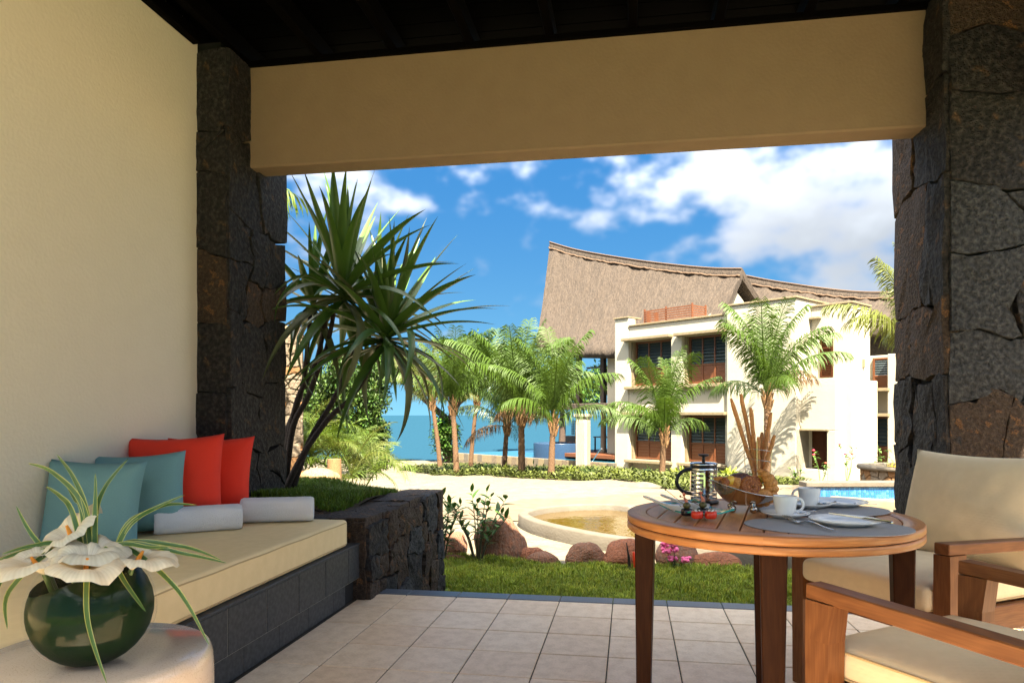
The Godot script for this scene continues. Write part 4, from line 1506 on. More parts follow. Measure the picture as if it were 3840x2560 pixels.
func build_pavilion() -> void:
	var p := thing("thatched_pavilion", "open pavilion with dark posts under the huge sweeping thatched roof", "pavilion", Vector3(6.05, 0, -27.36), deg_to_rad(-39.28))
	thatch_roof(p, [[-19.1, 11.7], [-16.6, 10.75], [-12.6, 9.55], [-9.45, 8.72], [-7.4, 8.25], [-5.8, 7.98]], -6.0, [[-15.0, 4.95], [-13.4, 4.45], [-9.5, 4.12], [-5.0, 3.9]], -1.0, -11.0, 4.2)
	for x in [-12.83, -11.15]:
		part(p, "post", bx(x - 0.12, x + 0.12, 1.58, 4.6, -2.12, -1.88, 0.01), M.dark_wood)
		var b := MB.new()
		b.tube([Vector3(x, -0.86, -2.0), Vector3(x, 0.3, -2.0), Vector3(x, 1.36, -2.0)], [0.15, 0.14, 0.14], 10)
		part(p, "post", b.done(), M.gray_wood)
	for x in [-15.5, -9.2]:
		part(p, "post", bx(x - 0.12, x + 0.12, 1.58, 4.6, -8.12, -7.88, 0.01), M.dark_wood)
	part(p, "upper_floor", bx(-14.4, -8.75, 1.36, 1.58, -8.0, -0.5, 0.01), M.gray_wood)
	part(p, "upper_eave", bx(-12.2, -8.72, 1.30, 1.62, -0.5, -0.25, 0.03), M.thatch)
	part(p, "cabinet", bx(-12.3, -10.6, 1.58, 3.7, -4.6, -3.9, 0.01), M.teak_dark_shaded)
	part(p, "beam", bx(-14.6, -8.72, 4.25, 4.45, -2.15, -1.85, 0.01), M.dark_wood)
	part(p, "rail", bx(-14.0, -11.3, 3.60, 3.68, -3.9, -3.83, 0.0), M.dark_wood)
	part(p, "wall", bx(-10.47, -8.72, -1.6, 4.34, -1.75, -1.5, 0.01), M.white_wall)
	part(p, "dark_interior_sheet", bx(-13.9, -8.72, -0.85, 1.355, -6.2, -6.0, 0.0), M.dark_wood)  # near-black sheet added to give the shaded interior its dark look
	part(p, "deck", bx(-13.3, -8.75, -0.98, -0.80, -6.0, 0.0, 0.01), M.shutter)
	var lt := MB.new()
	for i in 9:
		lt.box(Vector3(-13.9 + i * 0.11, 0.38, -2.6), Vector3(0.03, 0.75, 0.03), 0.0)
		lt.box(Vector3(-13.46, 0.03 + i * 0.09, -2.57), Vector3(0.95, 0.025, 0.03), 0.0)
	part(p, "lattice", lt.done(), M.dark_wood)
	part(p, "counter", bx(-14.2, -12.95, -0.8, -0.05, -3.0, -2.4, 0.01), M.dark_wood)
	# pool wall of stone blocks with still water
	part(p, "pool_wall", bx(-19.5, -7.86, -2.6, -1.06, 0.84, 1.0, 0.01), M.concrete)
	var blk := MB.new()
	blk.box(Vector3.ZERO, Vector3(0.39, 0.39, 0.05), 0.006)
	var bm := blk.done()
	for i in 29:
		for j in 2:
			part(p, "wall_block", bm, [M.concrete, M.sill, M.wall_stone][rng.randi() % 3], T(Vector3(-19.3 + i * 0.4, -1.27 - j * 0.4, 1.015 + rf(-0.006, 0.006))))
	part(p, "pool_water", bx(-19.5, -8.72, -1.6, -1.09, -8.0, 0.84, 0.0), M.blue_water)
	# round mosaic tub
	var tb := MB.new()
	tb.lathe([Vector2(1.3, -1.1), Vector2(1.3, -0.38), Vector2(1.29, -0.35), Vector2(1.16, -0.35), Vector2(1.15, -0.5), Vector2(0.0, -0.5)], 40, Vector3(-13.0, 0, -0.7))
	part(p, "mosaic_tub", tb.done(), M.tub)
	var hr := MB.new()
	var hp := []
	for i in 9:
		var a := float(i) / 8.0 * 1.9
		hp.append(Vector3(-9.9 + 0.6 * sin(a * 0.8) + 0.1, -1.1 + 0.62 * sin(a), 0.3))
	hr.tube(hp, [0.025], 6)
	part(p, "pool_handrail", hr.done(), M.steel)
	# stone column standing in the bed
	var c := thing("stone_column", "square weathered grey column with a moulded capital standing before the dark pavilion", "column", p.transform * Vector3(-9.42, -1.7, 1.35), deg_to_rad(-39.28 + 20))
	part(c, "shaft", bx(-0.26, 0.26, 0.34, 2.62, -0.26, 0.26, 0.03), M.gray_stone)
	part(c, "panel", bx(-0.17, 0.17, 0.5, 2.45, 0.255, 0.272, 0.004), M.gray_wood)
	part(c, "panel", bx(0.255, 0.272, 0.5, 2.45, -0.17, 0.17, 0.004), M.gray_wood)
	part(c, "base", bx(-0.34, 0.34, -0.3, 0.34, -0.34, 0.34, 0.03), M.gray_stone)
	part(c, "capital", bx(-0.33, 0.33, 2.66, 2.80, -0.33, 0.33, 0.03), M.gray_stone)
	part(c, "capital", bx(-0.29, 0.29, 2.621, 2.66, -0.29, 0.29, 0.0), M.gray_stone)
	# furniture on the deck
	var t := thing("dining_table", "small wooden table on the dark pavilion deck", "table", p.transform * Vector3(-11.6, -0.8, -2.9), deg_to_rad(-39.28))
	part(t, "tabletop", bx(-0.7, 0.7, 0.70, 0.75, -0.4, 0.4, 0.005), M.shutter)
	for sx in [-1, 1]:
		for sz in [-1, 1]:
			part(t, "leg", bx(sx * 0.62 - 0.03, sx * 0.62 + 0.03, 0, 0.70, sz * 0.33 - 0.03, sz * 0.33 + 0.03, 0.0), M.shutter)
	var ch := thing("dining_chair", "wooden chair with a solid back beside the pavilion posts", "chair", p.transform * Vector3(-13.0, -0.8, -1.7), deg_to_rad(-39.28 - 60))
	part(ch, "seat", bx(-0.24, 0.24, 0.42, 0.46, -0.24, 0.24, 0.005), M.shutter)
	part(ch, "backrest", bx(-0.24, 0.24, 0.5, 0.92, -0.24, -0.2, 0.005), M.shutter)
	for sx in [-1, 1]:
		for sz in [-1, 1]:
			part(ch, "leg", bx(sx * 0.21 - 0.025, sx * 0.21 + 0.025, 0, 0.42 if sz > 0 else 0.5, sz * 0.21 - 0.025, sz * 0.21 + 0.025, 0.0), M.shutter)


# ------------------------------------------------------------------ pools
func rim_wall(line: Array, y0: float, y1: float, w: float) -> ArrayMesh:
	var b := MB.new()
	b.smooth()
	var rings := []
	for i in line.size():
		var p: Vector2 = line[i]
		var d: Vector2 = ((line[mini(i + 1, line.size() - 1)] as Vector2) - (line[maxi(i - 1, 0)] as Vector2)).normalized()
		var n := Vector2(-d.y, d.x) * w * 0.5
		var dy := 0.0
		rings.append(PackedVector3Array([Vector3(p.x - n.x, y0, p.y - n.y), Vector3(p.x - n.x, y1 - 0.02, p.y - n.y), Vector3(p.x - n.x * 0.8, y1 + dy, p.y - n.y * 0.8), Vector3(p.x + n.x * 0.8, y1 + dy, p.y + n.y * 0.8), Vector3(p.x + n.x, y1 - 0.02, p.y + n.y), Vector3(p.x + n.x, y0, p.y + n.y)]))
	b.loft(rings, true)
	return b.done()


func smooth_line(pts: Array, n: int) -> Array:
	var c := Curve3D.new()
	for i in pts.size():
		var p: Vector2 = pts[i]
		var a: Vector2 = pts[maxi(i - 1, 0)]
		var e: Vector2 = pts[mini(i + 1, pts.size() - 1)]
		var t := (e - a) / 6.0
		c.add_point(Vector3(p.x, 0, p.y), Vector3(-t.x, 0, -t.y), Vector3(t.x, 0, t.y))
	var res := []
	for i in n + 1:
		var q := c.sample_baked(c.get_baked_length() * i / n, true)
		res.append(Vector2(q.x, q.z))
	return res


func build_pools() -> void:
	var p := thing("shallow_pool", "curved shallow pool of amber water with a rounded concrete rim on the sand", "pool", Vector3(0, 0, 0))
	var line := smooth_line([Vector2(0.10, -9.95), Vector2(-0.25, -10.2), Vector2(-0.7, -10.1), Vector2(-1.05, -9.85), Vector2(-1.28, -9.5), Vector2(-1.36, -9.1), Vector2(-1.22, -8.68), Vector2(-0.95, -8.25), Vector2(-0.45, -7.72), Vector2(0.1, -7.32), Vector2(0.75, -6.98), Vector2(1.6, -6.72), Vector2(2.8, -6.55), Vector2(4.2, -6.7), Vector2(5.2, -7.4)], 90)
	part(p, "rim", rim_wall(line, -0.7, -0.20, 0.13), M.concrete)
	var w := PackedVector2Array()
	for q in line:
		w.append(q)
	w.append(Vector2(5.6, -8.6))
	w.append(Vector2(4.5, -10.2))
	w.append(Vector2(2.0, -10.4))
	var wb := MB.new()
	var fl := PackedVector2Array()
	for q in w:
		fl.append(Vector2(q.x, -q.y))
	wb.prism(fl, -0.6, -0.285)
	part(p, "water", wb.done(), M.pool_water)
	part(p, "rim", rim_wall([Vector2(0.0, -9.99), Vector2(0.6, -9.75), Vector2(2.2, -10.2), Vector2(4.6, -10.2), Vector2(5.7, -8.6), Vector2(5.2, -7.4)], -0.7, -0.21, 0.12), M.concrete)
	# raised blue mosaic pool
	var b := thing("mosaic_pool", "raised pool with blue mosaic wall under a pale coping, behind the coffee cups", "pool", Vector3(3.22, 0, -13.72), deg_to_rad(11.0))
	part(b, "wall", bx(0, 5.0, -1.1, -0.255, -0.22, 0.0, 0.0), M.grout_pale)
	part(b, "coping", bx(-0.06, 5.0, -0.255, -0.165, -0.28, 0.06, 0.012), M.concrete)
	part(b, "end_wall", bx(-0.02, 0.10, -1.1, -0.258, 0.0, 0.14, 0.01), M.sill)
	var mt := MB.new()
	var mt2 := MB.new()
	for i in 92:
		for j in 7:
			var tb := mt if rng.randf() < 0.6 else mt2
			tb.box(Vector3(0.15 + i * 0.047, -0.285 - j * 0.047, 0.004), Vector3(0.041, 0.041, 0.010), 0.0)
	part(b, "mosaic_tiles", mt.done(), M.mosaic).set_meta("kind", "stuff")
	part(b, "mosaic_tiles", mt2.done(), M.mosaic2).set_meta("kind", "stuff")
	var wt := MB.new()
	wt.prism(PackedVector2Array([Vector2(0.1, 0.0), Vector2(0.45, -0.5), Vector2(1.6, -1.5), Vector2(3.2, -2.2), Vector2(5.0, -2.2), Vector2(5.0, 0.0)]), -0.9, -0.47)
	part(b, "water", wt.done(), M.water_tan_reflection)
	var rl := smooth_line([Vector2(0.30, 0.25), Vector2(0.9, 0.75), Vector2(1.5, 1.35), Vector2(2.3, 1.8), Vector2(3.4, 2.1), Vector2(5.0, 2.2)], 40)
	part(b, "rim", rim_wall(rl, -0.9, -0.40, 0.22), M.sill)
	# round planter of rubble stone
	var q := thing("round_planter", "round rubble stone planter with yellow leaved plants beside the right pillar", "planter", Vector3(7.45, -1.4, -20.6))
	var pb := MB.new()
	pb.lathe([Vector2(1.20, -0.2), Vector2(1.20, 1.0), Vector2(1.0, 1.0), Vector2(1.0, 0.85), Vector2(0, 0.85)], 36)
	part(q, "mortar_core", pb.done(), M.concrete)
	var cp := MB.new()
	cp.lathe([Vector2(1.19, 1.0), Vector2(1.31, 1.0), Vector2(1.33, 1.05), Vector2(1.31, 1.10), Vector2(1.0, 1.10), Vector2(0.98, 1.0)], 36)
	part(q, "coping", cp.done(), M.concrete)
	for poly in voronoi(3.2, 1.15, 0.26, 0.36, 0.8):
		var ctr := Vector2.ZERO
		for v in poly:
			ctr += v
		ctr /= poly.size()
		var a: float = ctr.x / 1.22 - 1.75
		var lp := PackedVector2Array()
		for v in poly:
			lp.append(v - ctr)
		var bs := Basis(Vector3(cos(a), 0, -sin(a)), Vector3.UP, Vector3(sin(a), 0, cos(a)))
		part(q, "stone", stone_mesh(lp, 0.008, 0.04, 0.03), [M.wall_stone, M.wall_stone, M.wall_stone_orange][rng.randi() % 3], Transform3D(bs, Vector3(sin(a) * 1.21, ctr.y - 0.15, cos(a) * 1.21)))
	for i in 9:
		var a := rf(0, TAU)
		var r := rf(0.1, 0.8)
		part(q, "plant", bush_mesh(0.30, 40, 0.10), M.yellow_leaf, T(Vector3(cos(a) * r, 0.98, sin(a) * r + 0.1), rf(0, TAU), 0, 0, rf(0.7, 1.2)))


# leafy dome of separate leaf blades
func bush_mesh(r: float, n: int, leaf_len: float) -> ArrayMesh:
	var b := MB.new()
	b.smooth()
	for i in n:
		var d := Vector3(rf(-1, 1), rf(0.05, 1.0), rf(-1, 1)).normalized()
		var o := d * r * rf(0.3, 0.95)
		o.y *= 0.9
		leaf_blade(b, o, (d + Vector3(rf(-0.5, 0.5), rf(-0.2, 0.5), rf(-0.5, 0.5))).normalized(), leaf_len * rf(0.7, 1.3), leaf_len * 0.3)
	return b.done()


func leaf_blade(b: MB, o: Vector3, d: Vector3, l: float, w: float) -> void:
	var s := d.cross(Vector3.UP)
	if s.length() < 0.05:
		s = Vector3.RIGHT
	s = s.normalized() * w * 0.5
	var u := s.cross(d).normalized()
	var m := o + d * l * 0.5 + u * l * 0.06
	var e := o + d * l - u * l * 0.12
	b.tri(o, m - s + u * w * 0.12, m, Vector2(0, 0), Vector2(0.5, 0), Vector2(0.5, 0.5))
	b.tri(o, m, m + s + u * w * 0.12, Vector2(0, 0), Vector2(0.5, 0.5), Vector2(0.5, 1))
	b.tri(m - s + u * w * 0.12, e, m)
	b.tri(m, e, m + s + u * w * 0.12)


# ------------------------------------------------------------------ palms and trees
# one coconut frond growing along +x, elevation e0 (degrees) bending down by bend; leaflets hang
func frond_mesh(l: float, e0: float, bend: float, ll: float, n: int, hang: float, sd: int) -> ArrayMesh:
	var r := RandomNumberGenerator.new()
	r.seed = sd
	var b := MB.new()
	b.smooth()
	var pts := [Vector3.ZERO]
	var seg := 16
	var dirs := []
	for i in seg:
		var t := (i + 0.5) / seg
		var a := deg_to_rad(e0 - bend * pow(t, 1.35))
		var d := Vector3(cos(a), sin(a), 0.06 * sin(t * 2.0 + sd))
		dirs.append(d.normalized())
		pts.append(pts[i] + d.normalized() * l / seg)
	for s in [-1, 1]:
		for i in n:
			var t := 0.13 + 0.87 * (i + r.randf_range(-0.3, 0.3)) / n
			t = clampf(t, 0.1, 0.995)
			var f := t * seg
			var k := mini(int(f), seg - 1)
			var o: Vector3 = (pts[k] as Vector3).lerp(pts[k + 1], f - k)
			var d: Vector3 = dirs[k]
			var up := Vector3(0, 0, 1).cross(d).normalized()
			var side := Vector3(0, 0, s)
			var len := ll * (0.35 + 0.65 * sin(PI * pow(clampf(t * 0.95, 0, 1), 0.75))) * r.randf_range(0.85, 1.12)
			var fwd := lerpf(0.6, 1.3, t) * r.randf_range(0.8, 1.2)
			var ld := (side * 0.9 + d * fwd + up * 0.25).normalized()
			var h := hang * r.randf_range(0.7, 1.3)
			var w := ll * 0.019
			var p1 := o + ld * len * 0.45 + Vector3(0, -h * len * 0.10, 0)
			var ld2 := (ld + Vector3(0, -h * 1.1, 0)).normalized()
			var p2 := p1 + ld2 * len * 0.38
			var p3 := p2 + (ld2 + Vector3(0, -h * 0.9, 0)).normalized() * len * 0.25
			var wv := d * w
			b.quad(o - wv * 0.5, o + wv * 0.5, p1 + wv, p1 - wv)
			b.quad(p1 - wv, p1 + wv, p2 + wv * 0.7, p2 - wv * 0.7)
			b.tri(p2 - wv * 0.7, p2 + wv * 0.7, p3)
	var rp := []
	var rr := []
	for i in range(0, seg + 1, 2):
		rp.append(pts[i])
		rr.append(lerpf(0.028, 0.006, float(i) / seg) * l / 2.6)
	b.tube(rp, rr, 5)
	return b.done()


var fronds := {}


func make_fronds() -> void:
	# the same kinds of frond for all palms: upright spears to hanging old ones
	fronds.coco = [frond_mesh(3.3, 88, 26, 0.80, 56, 0.7, 1), frond_mesh(3.4, 82, 44, 0.95, 58, 1.0, 2), frond_mesh(3.4, 74, 62, 1.0, 58, 1.2, 3), frond_mesh(3.2, 62, 74, 1.0, 56, 1.5, 4), frond_mesh(2.9, 46, 80, 0.98, 52, 1.8, 5), frond_mesh(2.5, 18, 72, 0.9, 46, 2.0, 6)]
	fronds.areca = [frond_mesh(1.5, 78, 60, 0.42, 30, 0.35, 11), frond_mesh(1.6, 60, 90, 0.46, 32, 0.5, 12), frond_mesh(1.5, 42, 100, 0.45, 32, 0.7, 13)]


func palm(label: String, base: Vector3, top: Vector3, size: float, n: int, yaw0: float, m: Material, sd: int, low := 5) -> Node3D:
	var o := thing("coconut_palm", label, "palm", base, 0.0, "coconut palms round the hotel garden")
	var r := RandomNumberGenerator.new()
	r.seed = sd
	var t := top - base
	var b := MB.new()
	var pts := []
	var rad := []
	var seg := 22
	for i in seg + 1:
		var k := float(i) / seg
		pts.append(Vector3(t.x * pow(k, 1.4), t.y * k - 0.15 * (1.0 - k), t.z * pow(k, 1.4)))
		rad.append(size * (lerpf(0.125, 0.09, k) + (0.05 * exp(-k * 14.0)) + (0.012 if i % 2 else 0.0)))
	b.tube(pts, rad, 12)
	part(o, "trunk", b.done(), M.palm_trunk)
	# husk of old leaf bases
	var hb := MB.new()
	for i in 12:
		var a := TAU * i / 12.0 * 2.4
		var d := Vector3(cos(a), 0, sin(a))
		var q := t + Vector3(0, -0.42 + 0.05 * i, 0) * size
		hb.tube([q + d * 0.07 * size, q + (d * 0.14 + Vector3(0, 0.22, 0)) * size, q + (d * 0.22 + Vector3(0, 0.40, 0)) * size], [0.06 * size, 0.055 * size, 0.02 * size], 6)
	part(o, "leaf_bases", hb.done(), M.palm_husk)
	for i in n:
		var k := float(i) / n
		var v := clampi(int(pow(k, 1.25) * low + r.randf_range(-0.4, 0.5)), 0, 5)
		var a := yaw0 + i * 2.399 + r.randf_range(-0.25, 0.25)
		part(o, "frond", fronds.coco[v], M.palm_dead if i == n - 1 and sd % 2 == 0 else m, T(t + Vector3(0, 0.12 * (1.0 - k), 0) * size, a, r.randf_range(-0.12, 0.12), r.randf_range(-0.10, 0.10), size * r.randf_range(0.86, 1.08)))
	return o


func leaf_sprig(l: float, n: int, sd: int) -> ArrayMesh:
	var r := RandomNumberGenerator.new()
	r.seed = sd
	var b := MB.new()
	b.smooth()
	for i in n:
		var d := Vector3(r.randf_range(-1, 1), r.randf_range(-0.7, 0.8), r.randf_range(-1, 1)).normalized()
		leaf_blade(b, d * l * r.randf_range(0.1, 1.1), (d + Vector3(r.randf_range(-1, 1), r.randf_range(-0.6, 0.6), r.randf_range(-1, 1)) * 0.7).normalized(), l * r.randf_range(0.7, 1.2), l * 0.42)
	return b.done()


func tree(label: String, base: Vector3, limbs: Array, clumps: Array, leaf_l: float, density: float, tint: Color, sd: int) -> Node3D:
	var o := thing("broadleaf_tree", label, "tree", base, 0.0, "broadleaf trees along the beach")
	var r := RandomNumberGenerator.new()
	r.seed = sd
	for lb in limbs:
		var b := MB.new()
		b.tube(lb[0], lb[1], 8)
		part(o, "limb" if o.get_child_count() > 0 else "trunk", b.done(), M.bark)
	var xf := []
	var cols := []
	for c in clumps:
		var n := int(c[2] * density)
		# sub-clumps make light and dark masses with gaps between
		var subs := []
		for k in 14:
			var d := Vector3(r.randf_range(-1, 1), r.randf_range(-1, 1), r.randf_range(-1, 1)).normalized() * pow(r.randf(), 0.4)
			subs.append([c[0] + d * c[1] * 0.85, r.randf_range(0.22, 0.5), r.randf_range(0.6, 1.35)])
		for i in n:
			var s: Array = subs[r.randi() % subs.size()]
			var d := Vector3(r.randf_range(-1, 1), r.randf_range(-1, 1), r.randf_range(-1, 1)).normalized() * pow(r.randf(), 0.45)
			var p: Vector3 = s[0] + d * c[1] * s[1]
			xf.append(T(p, r.randf_range(0, TAU), r.randf_range(-0.6, 0.6), r.randf_range(-0.6, 0.6), r.randf_range(0.6, 1.2)))
			var v: float = s[2] * r.randf_range(0.65, 1.35)
			cols.append(Color(tint.r * v * r.randf_range(0.8, 1.3), tint.g * v, tint.b * v))
	scatter(o, "crown", leaf_sprig(leaf_l, 6, sd), M.leaf_inst, xf, cols)
	return o


func gp(x: float, z: float) -> Vector3:
	return Vector3(x, ground_y(x, z), z)


func build_trees() -> void:
	make_fronds()
	var P: Material = M.palm_leaf
	var Q: Material = M.palm_pale
	palm("leftmost coconut palm on the beach, slim trunk leaning before the sea", gp(-8.55, -31.5), Vector3(-8.95, 1.55, -31.6), 0.88, 15, 0.3, Q, 101)
	palm("coconut palm with a straight orange trunk at the front of the bed, second from left", gp(-6.57, -26.6), Vector3(-6.75, 1.35, -26.7), 0.92, 17, 1.4, P, 102, 4)
	palm("slim coconut palm slanting behind the straight orange trunked palm", gp(-7.25, -32.0), Vector3(-6.95, 1.65, -32.0), 0.85, 13, 2.2, P, 103)
	palm("shaded dark coconut palm with hanging lower fronds and a short brown trunk", gp(-5.25, -29.6), Vector3(-5.15, 0.55, -29.7), 0.95, 18, 0.9, M.palm_shaded, 104, 6)
	palm("tall coconut palm with a pale green crownshaft left of the thatched roof's edge", gp(-4.04, -26.6), Vector3(-4.06, 1.05, -26.6), 1.12, 17, 0.5, P, 105, 5)
	palm("broad coconut palm in front of the thatched pavilion", gp(-2.77, -25.2), Vector3(-2.70, 0.72, -25.2), 0.98, 17, 2.0, P, 106, 5)
	palm("coconut palm between the two lower windows of the cream building", gp(1.12, -25.9), Vector3(1.2, 0.28, -25.9), 0.92, 15, 1.1, P, 107, 5)
	palm("coconut palm before the tall cream wall, rising behind the coffee press", gp(4.55, -25.0), Vector3(4.55, 1.6, -25.0), 0.98, 16, 2.6, P, 108, 5)
	palm("large coconut palm half hidden behind the right stone pillar", gp(6.75, -18.3), Vector3(6.68, 2.55, -18.3), 0.80, 14, 0.2, Q, 109, 6)
	palm("coconut palm half hidden by the left stone pillar, yellow green frond over the sky", Vector3(-6.9, -0.4, -8.6), Vector3(-6.5, 3.3, -8.6), 0.95, 14, 0.2, M.palm_bright, 111, 5)
	# bushy yellow green palm at the foot of the light stone pier
	var ar := thing("bushy_palm", "low feathery yellow green palm bush beside the light stone pier", "palm", Vector3(-6.6, -0.55, -15.3))
	for i in 64:
		var k := i / 64.0
		part(ar, "frond", fronds.areca[clampi(int(k * 3.0), 0, 2)], M.palm_bright if i % 3 else M.palm_pale, T(Vector3(rf(-0.9, 0.9), rf(0.0, 0.75), rf(-0.4, 0.4)), i * 2.4 + rf(-0.3, 0.3), rf(-0.15, 0.15), rf(-0.12, 0.12), rf(0.75, 1.1)))
	var tb := MB.new()
	tb.tube([Vector3(0.70, -0.3, 1.7), Vector3(0.71, 0.1, 1.7), Vector3(0.70, 0.72, 1.7)], [0.17, 0.15, 0.14], 12)
	part(ar, "trunk", tb.done(), M.palm_husk)
	# broadleaf trees
	var b1 := Vector3(-8.95, -1.2, -22.5)
	tree("dense dark green tree with hanging branches behind the spiky plant, before the sea", b1, [[[Vector3(0, -0.3, 0), Vector3(0.15, 0.7, 0), Vector3(0.0, 1.8, 0), Vector3(0.4, 3.0, 0)], [0.26, 0.2, 0.17, 0.1]], [[Vector3(0.0, 1.4, 0), Vector3(0.5, 2.3, 0.1), Vector3(0.7, 3.2, 0.1)], [0.12, 0.09, 0.05]], [[Vector3(0.0, 1.2, 0), Vector3(-1.0, 2.3, 0.1), Vector3(-1.8, 3.0, 0.1)], [0.12, 0.09, 0.05]]],
		[[Vector3(-0.2, 3.2, 0), Vector3(1.2, 1.1, 1.3), 1.0], [Vector3(0.55, 2.1, 0.1), Vector3(0.6, 1.3, 0.8), 0.8], [Vector3(-1.6, 3.0, 0), Vector3(1.5, 1.3, 1.2), 1.0], [Vector3(0.5, 1.2, 0.3), Vector3(0.8, 0.8, 0.7), 0.45], [Vector3(-1.2, 1.6, 0.2), Vector3(1.2, 0.9, 0.9), 0.5]], 0.17, 1500.0, Color(0.032, 0.066, 0.010), 201)
	var b2 := Vector3(-12.5, -2.0, -46.0)
	tree("tall spreading green tree standing on the beach behind the palms", b2, [[[Vector3(0.6, -0.5, 0), Vector3(0.4, 1.6, 0), Vector3(0.9, 3.2, 0), Vector3(1.8, 5.0, 0)], [0.42, 0.34, 0.26, 0.12]], [[Vector3(0.7, 2.6, 0), Vector3(-1.2, 4.2, 0), Vector3(-3.0, 5.6, 0)], [0.24, 0.17, 0.07]], [[Vector3(1.2, 3.8, 0), Vector3(3.0, 5.2, 0), Vector3(4.2, 6.6, 0)], [0.18, 0.12, 0.06]]],
		[[Vector3(1.6, 7.2, 0), Vector3(2.6, 1.5, 2.2), 1.0], [Vector3(-2.8, 6.3, 0), Vector3(2.8, 1.3, 2.2), 1.0], [Vector3(5.0, 6.6, 0), Vector3(2.0, 1.2, 1.8), 0.7], [Vector3(-5.4, 5.2, 0), Vector3(2.2, 1.4, 2.0), 0.7], [Vector3(1.0, 5.2, 0.5), Vector3(3.6, 1.0, 1.8), 0.6], [Vector3(0.6, 1.7, 0.3), Vector3(0.8, 1.6, 0.8), 0.35]], 0.33, 1100.0, Color(0.035, 0.085, 0.009), 202)
	var b3 := Vector3(-6.0, -2.4, -63.0)
	tree("round green tree seen under the thatched roof, far behind the pavilion", b3, [[[Vector3(0, -0.5, 0), Vector3(0.1, 2.5, 0), Vector3(0, 5.0, 0)], [0.35, 0.28, 0.12]]],
		[[Vector3(1.5, 6.6, 0), Vector3(3.4, 2.4, 2.6), 1.2], [Vector3(-2.5, 5.6, 0), Vector3(3.0, 2.0, 2.4), 1.0], [Vector3(5.2, 6.6, 0), Vector3(2.6, 1.8, 2.2), 0.9]], 0.42, 900.0, Color(0.038, 0.09, 0.010), 203)
	var b4 := Vector3(-13.0, -1.2, -25.5)
	tree("lighter green tree behind the stems of the spiky plant", b4, [[[Vector3(0, -0.5, 0), Vector3(0.1, 1.5, 0), Vector3(0.2, 3.4, 0)], [0.25, 0.2, 0.1]]],
		[[Vector3(0.5, 3.2, 0), Vector3(1.9, 1.3, 1.6), 1.1], [Vector3(1.6, 2.0, 0), Vector3(1.8, 1.2, 1.5), 0.9], [Vector3(-0.9, 2.2, 0.0), Vector3(1.5, 1.3, 1.4), 0.7]], 0.19, 1200.0, Color(0.048, 0.098, 0.012), 204)
	# light stone pier behind the spiky plant
	var pr := thing("stone_pier", "pale rubble stone pier standing behind the stems of the spiky plant", "pier", Vector3(-6.37, -0.6, -13.1), deg_to_rad(9.42 + 16))
	part(pr, "mortar_core", bx(-2.0, -0.03, -0.4, 3.4, -0.9, -0.03, 0.0), M.sill)
	clad(pr, "stone", Vector3(-1.3, -0.2, 0), Vector3.RIGHT, Vector3.UP, 1.3, 3.6, 0.26, [M.wall_stone, M.wall_stone, M.wall_stone, M.wall_stone_orange], 0.03, 0.010, 0.8, 0.05)
	clad(pr, "stone", Vector3(0, -0.2, 0), Vector3(0, 0, -1), Vector3.UP, 0.9, 3.6, 0.3, [M.wall_stone, M.wall_stone, M.wall_stone_orange], 0.03, 0.012, 0.9, 0.05)


# ------------------------------------------------------------------ boulders, shrubs, lawn
func rock_mesh(sd: int, rough := 0.28) -> ArrayMesh:
	var n := FastNoiseLite.new()
	n.seed = sd
	n.frequency = 0.62
	n.fractal_octaves = 4
	n.fractal_gain = 0.38
	var b := MB.new()
	var f := func(d: Vector3) -> Vector3:
		var r := 1.0 + rough * n.get_noise_3d(d.x * 1.2 + sd, d.y * 1.2, d.z * 1.2) * 1.6
		var p := d * r
		p.y = p.y if p.y > -0.35 else -0.35 + (p.y + 0.35) * 0.2
		return p
	b.blob(f, 30, 20)
	return b.done()


func rock(label: String, at: Vector3, size: Vector3, yaw: float, sd: int, m: Material, rough := 0.28) -> void:
	var o := part(self, "boulder", rock_mesh(sd, rough), m, Transform3D(Basis(Vector3.UP, yaw) * Basis.from_scale(size), at))
	tag(o, label, "boulder", "boulders along the lawn")


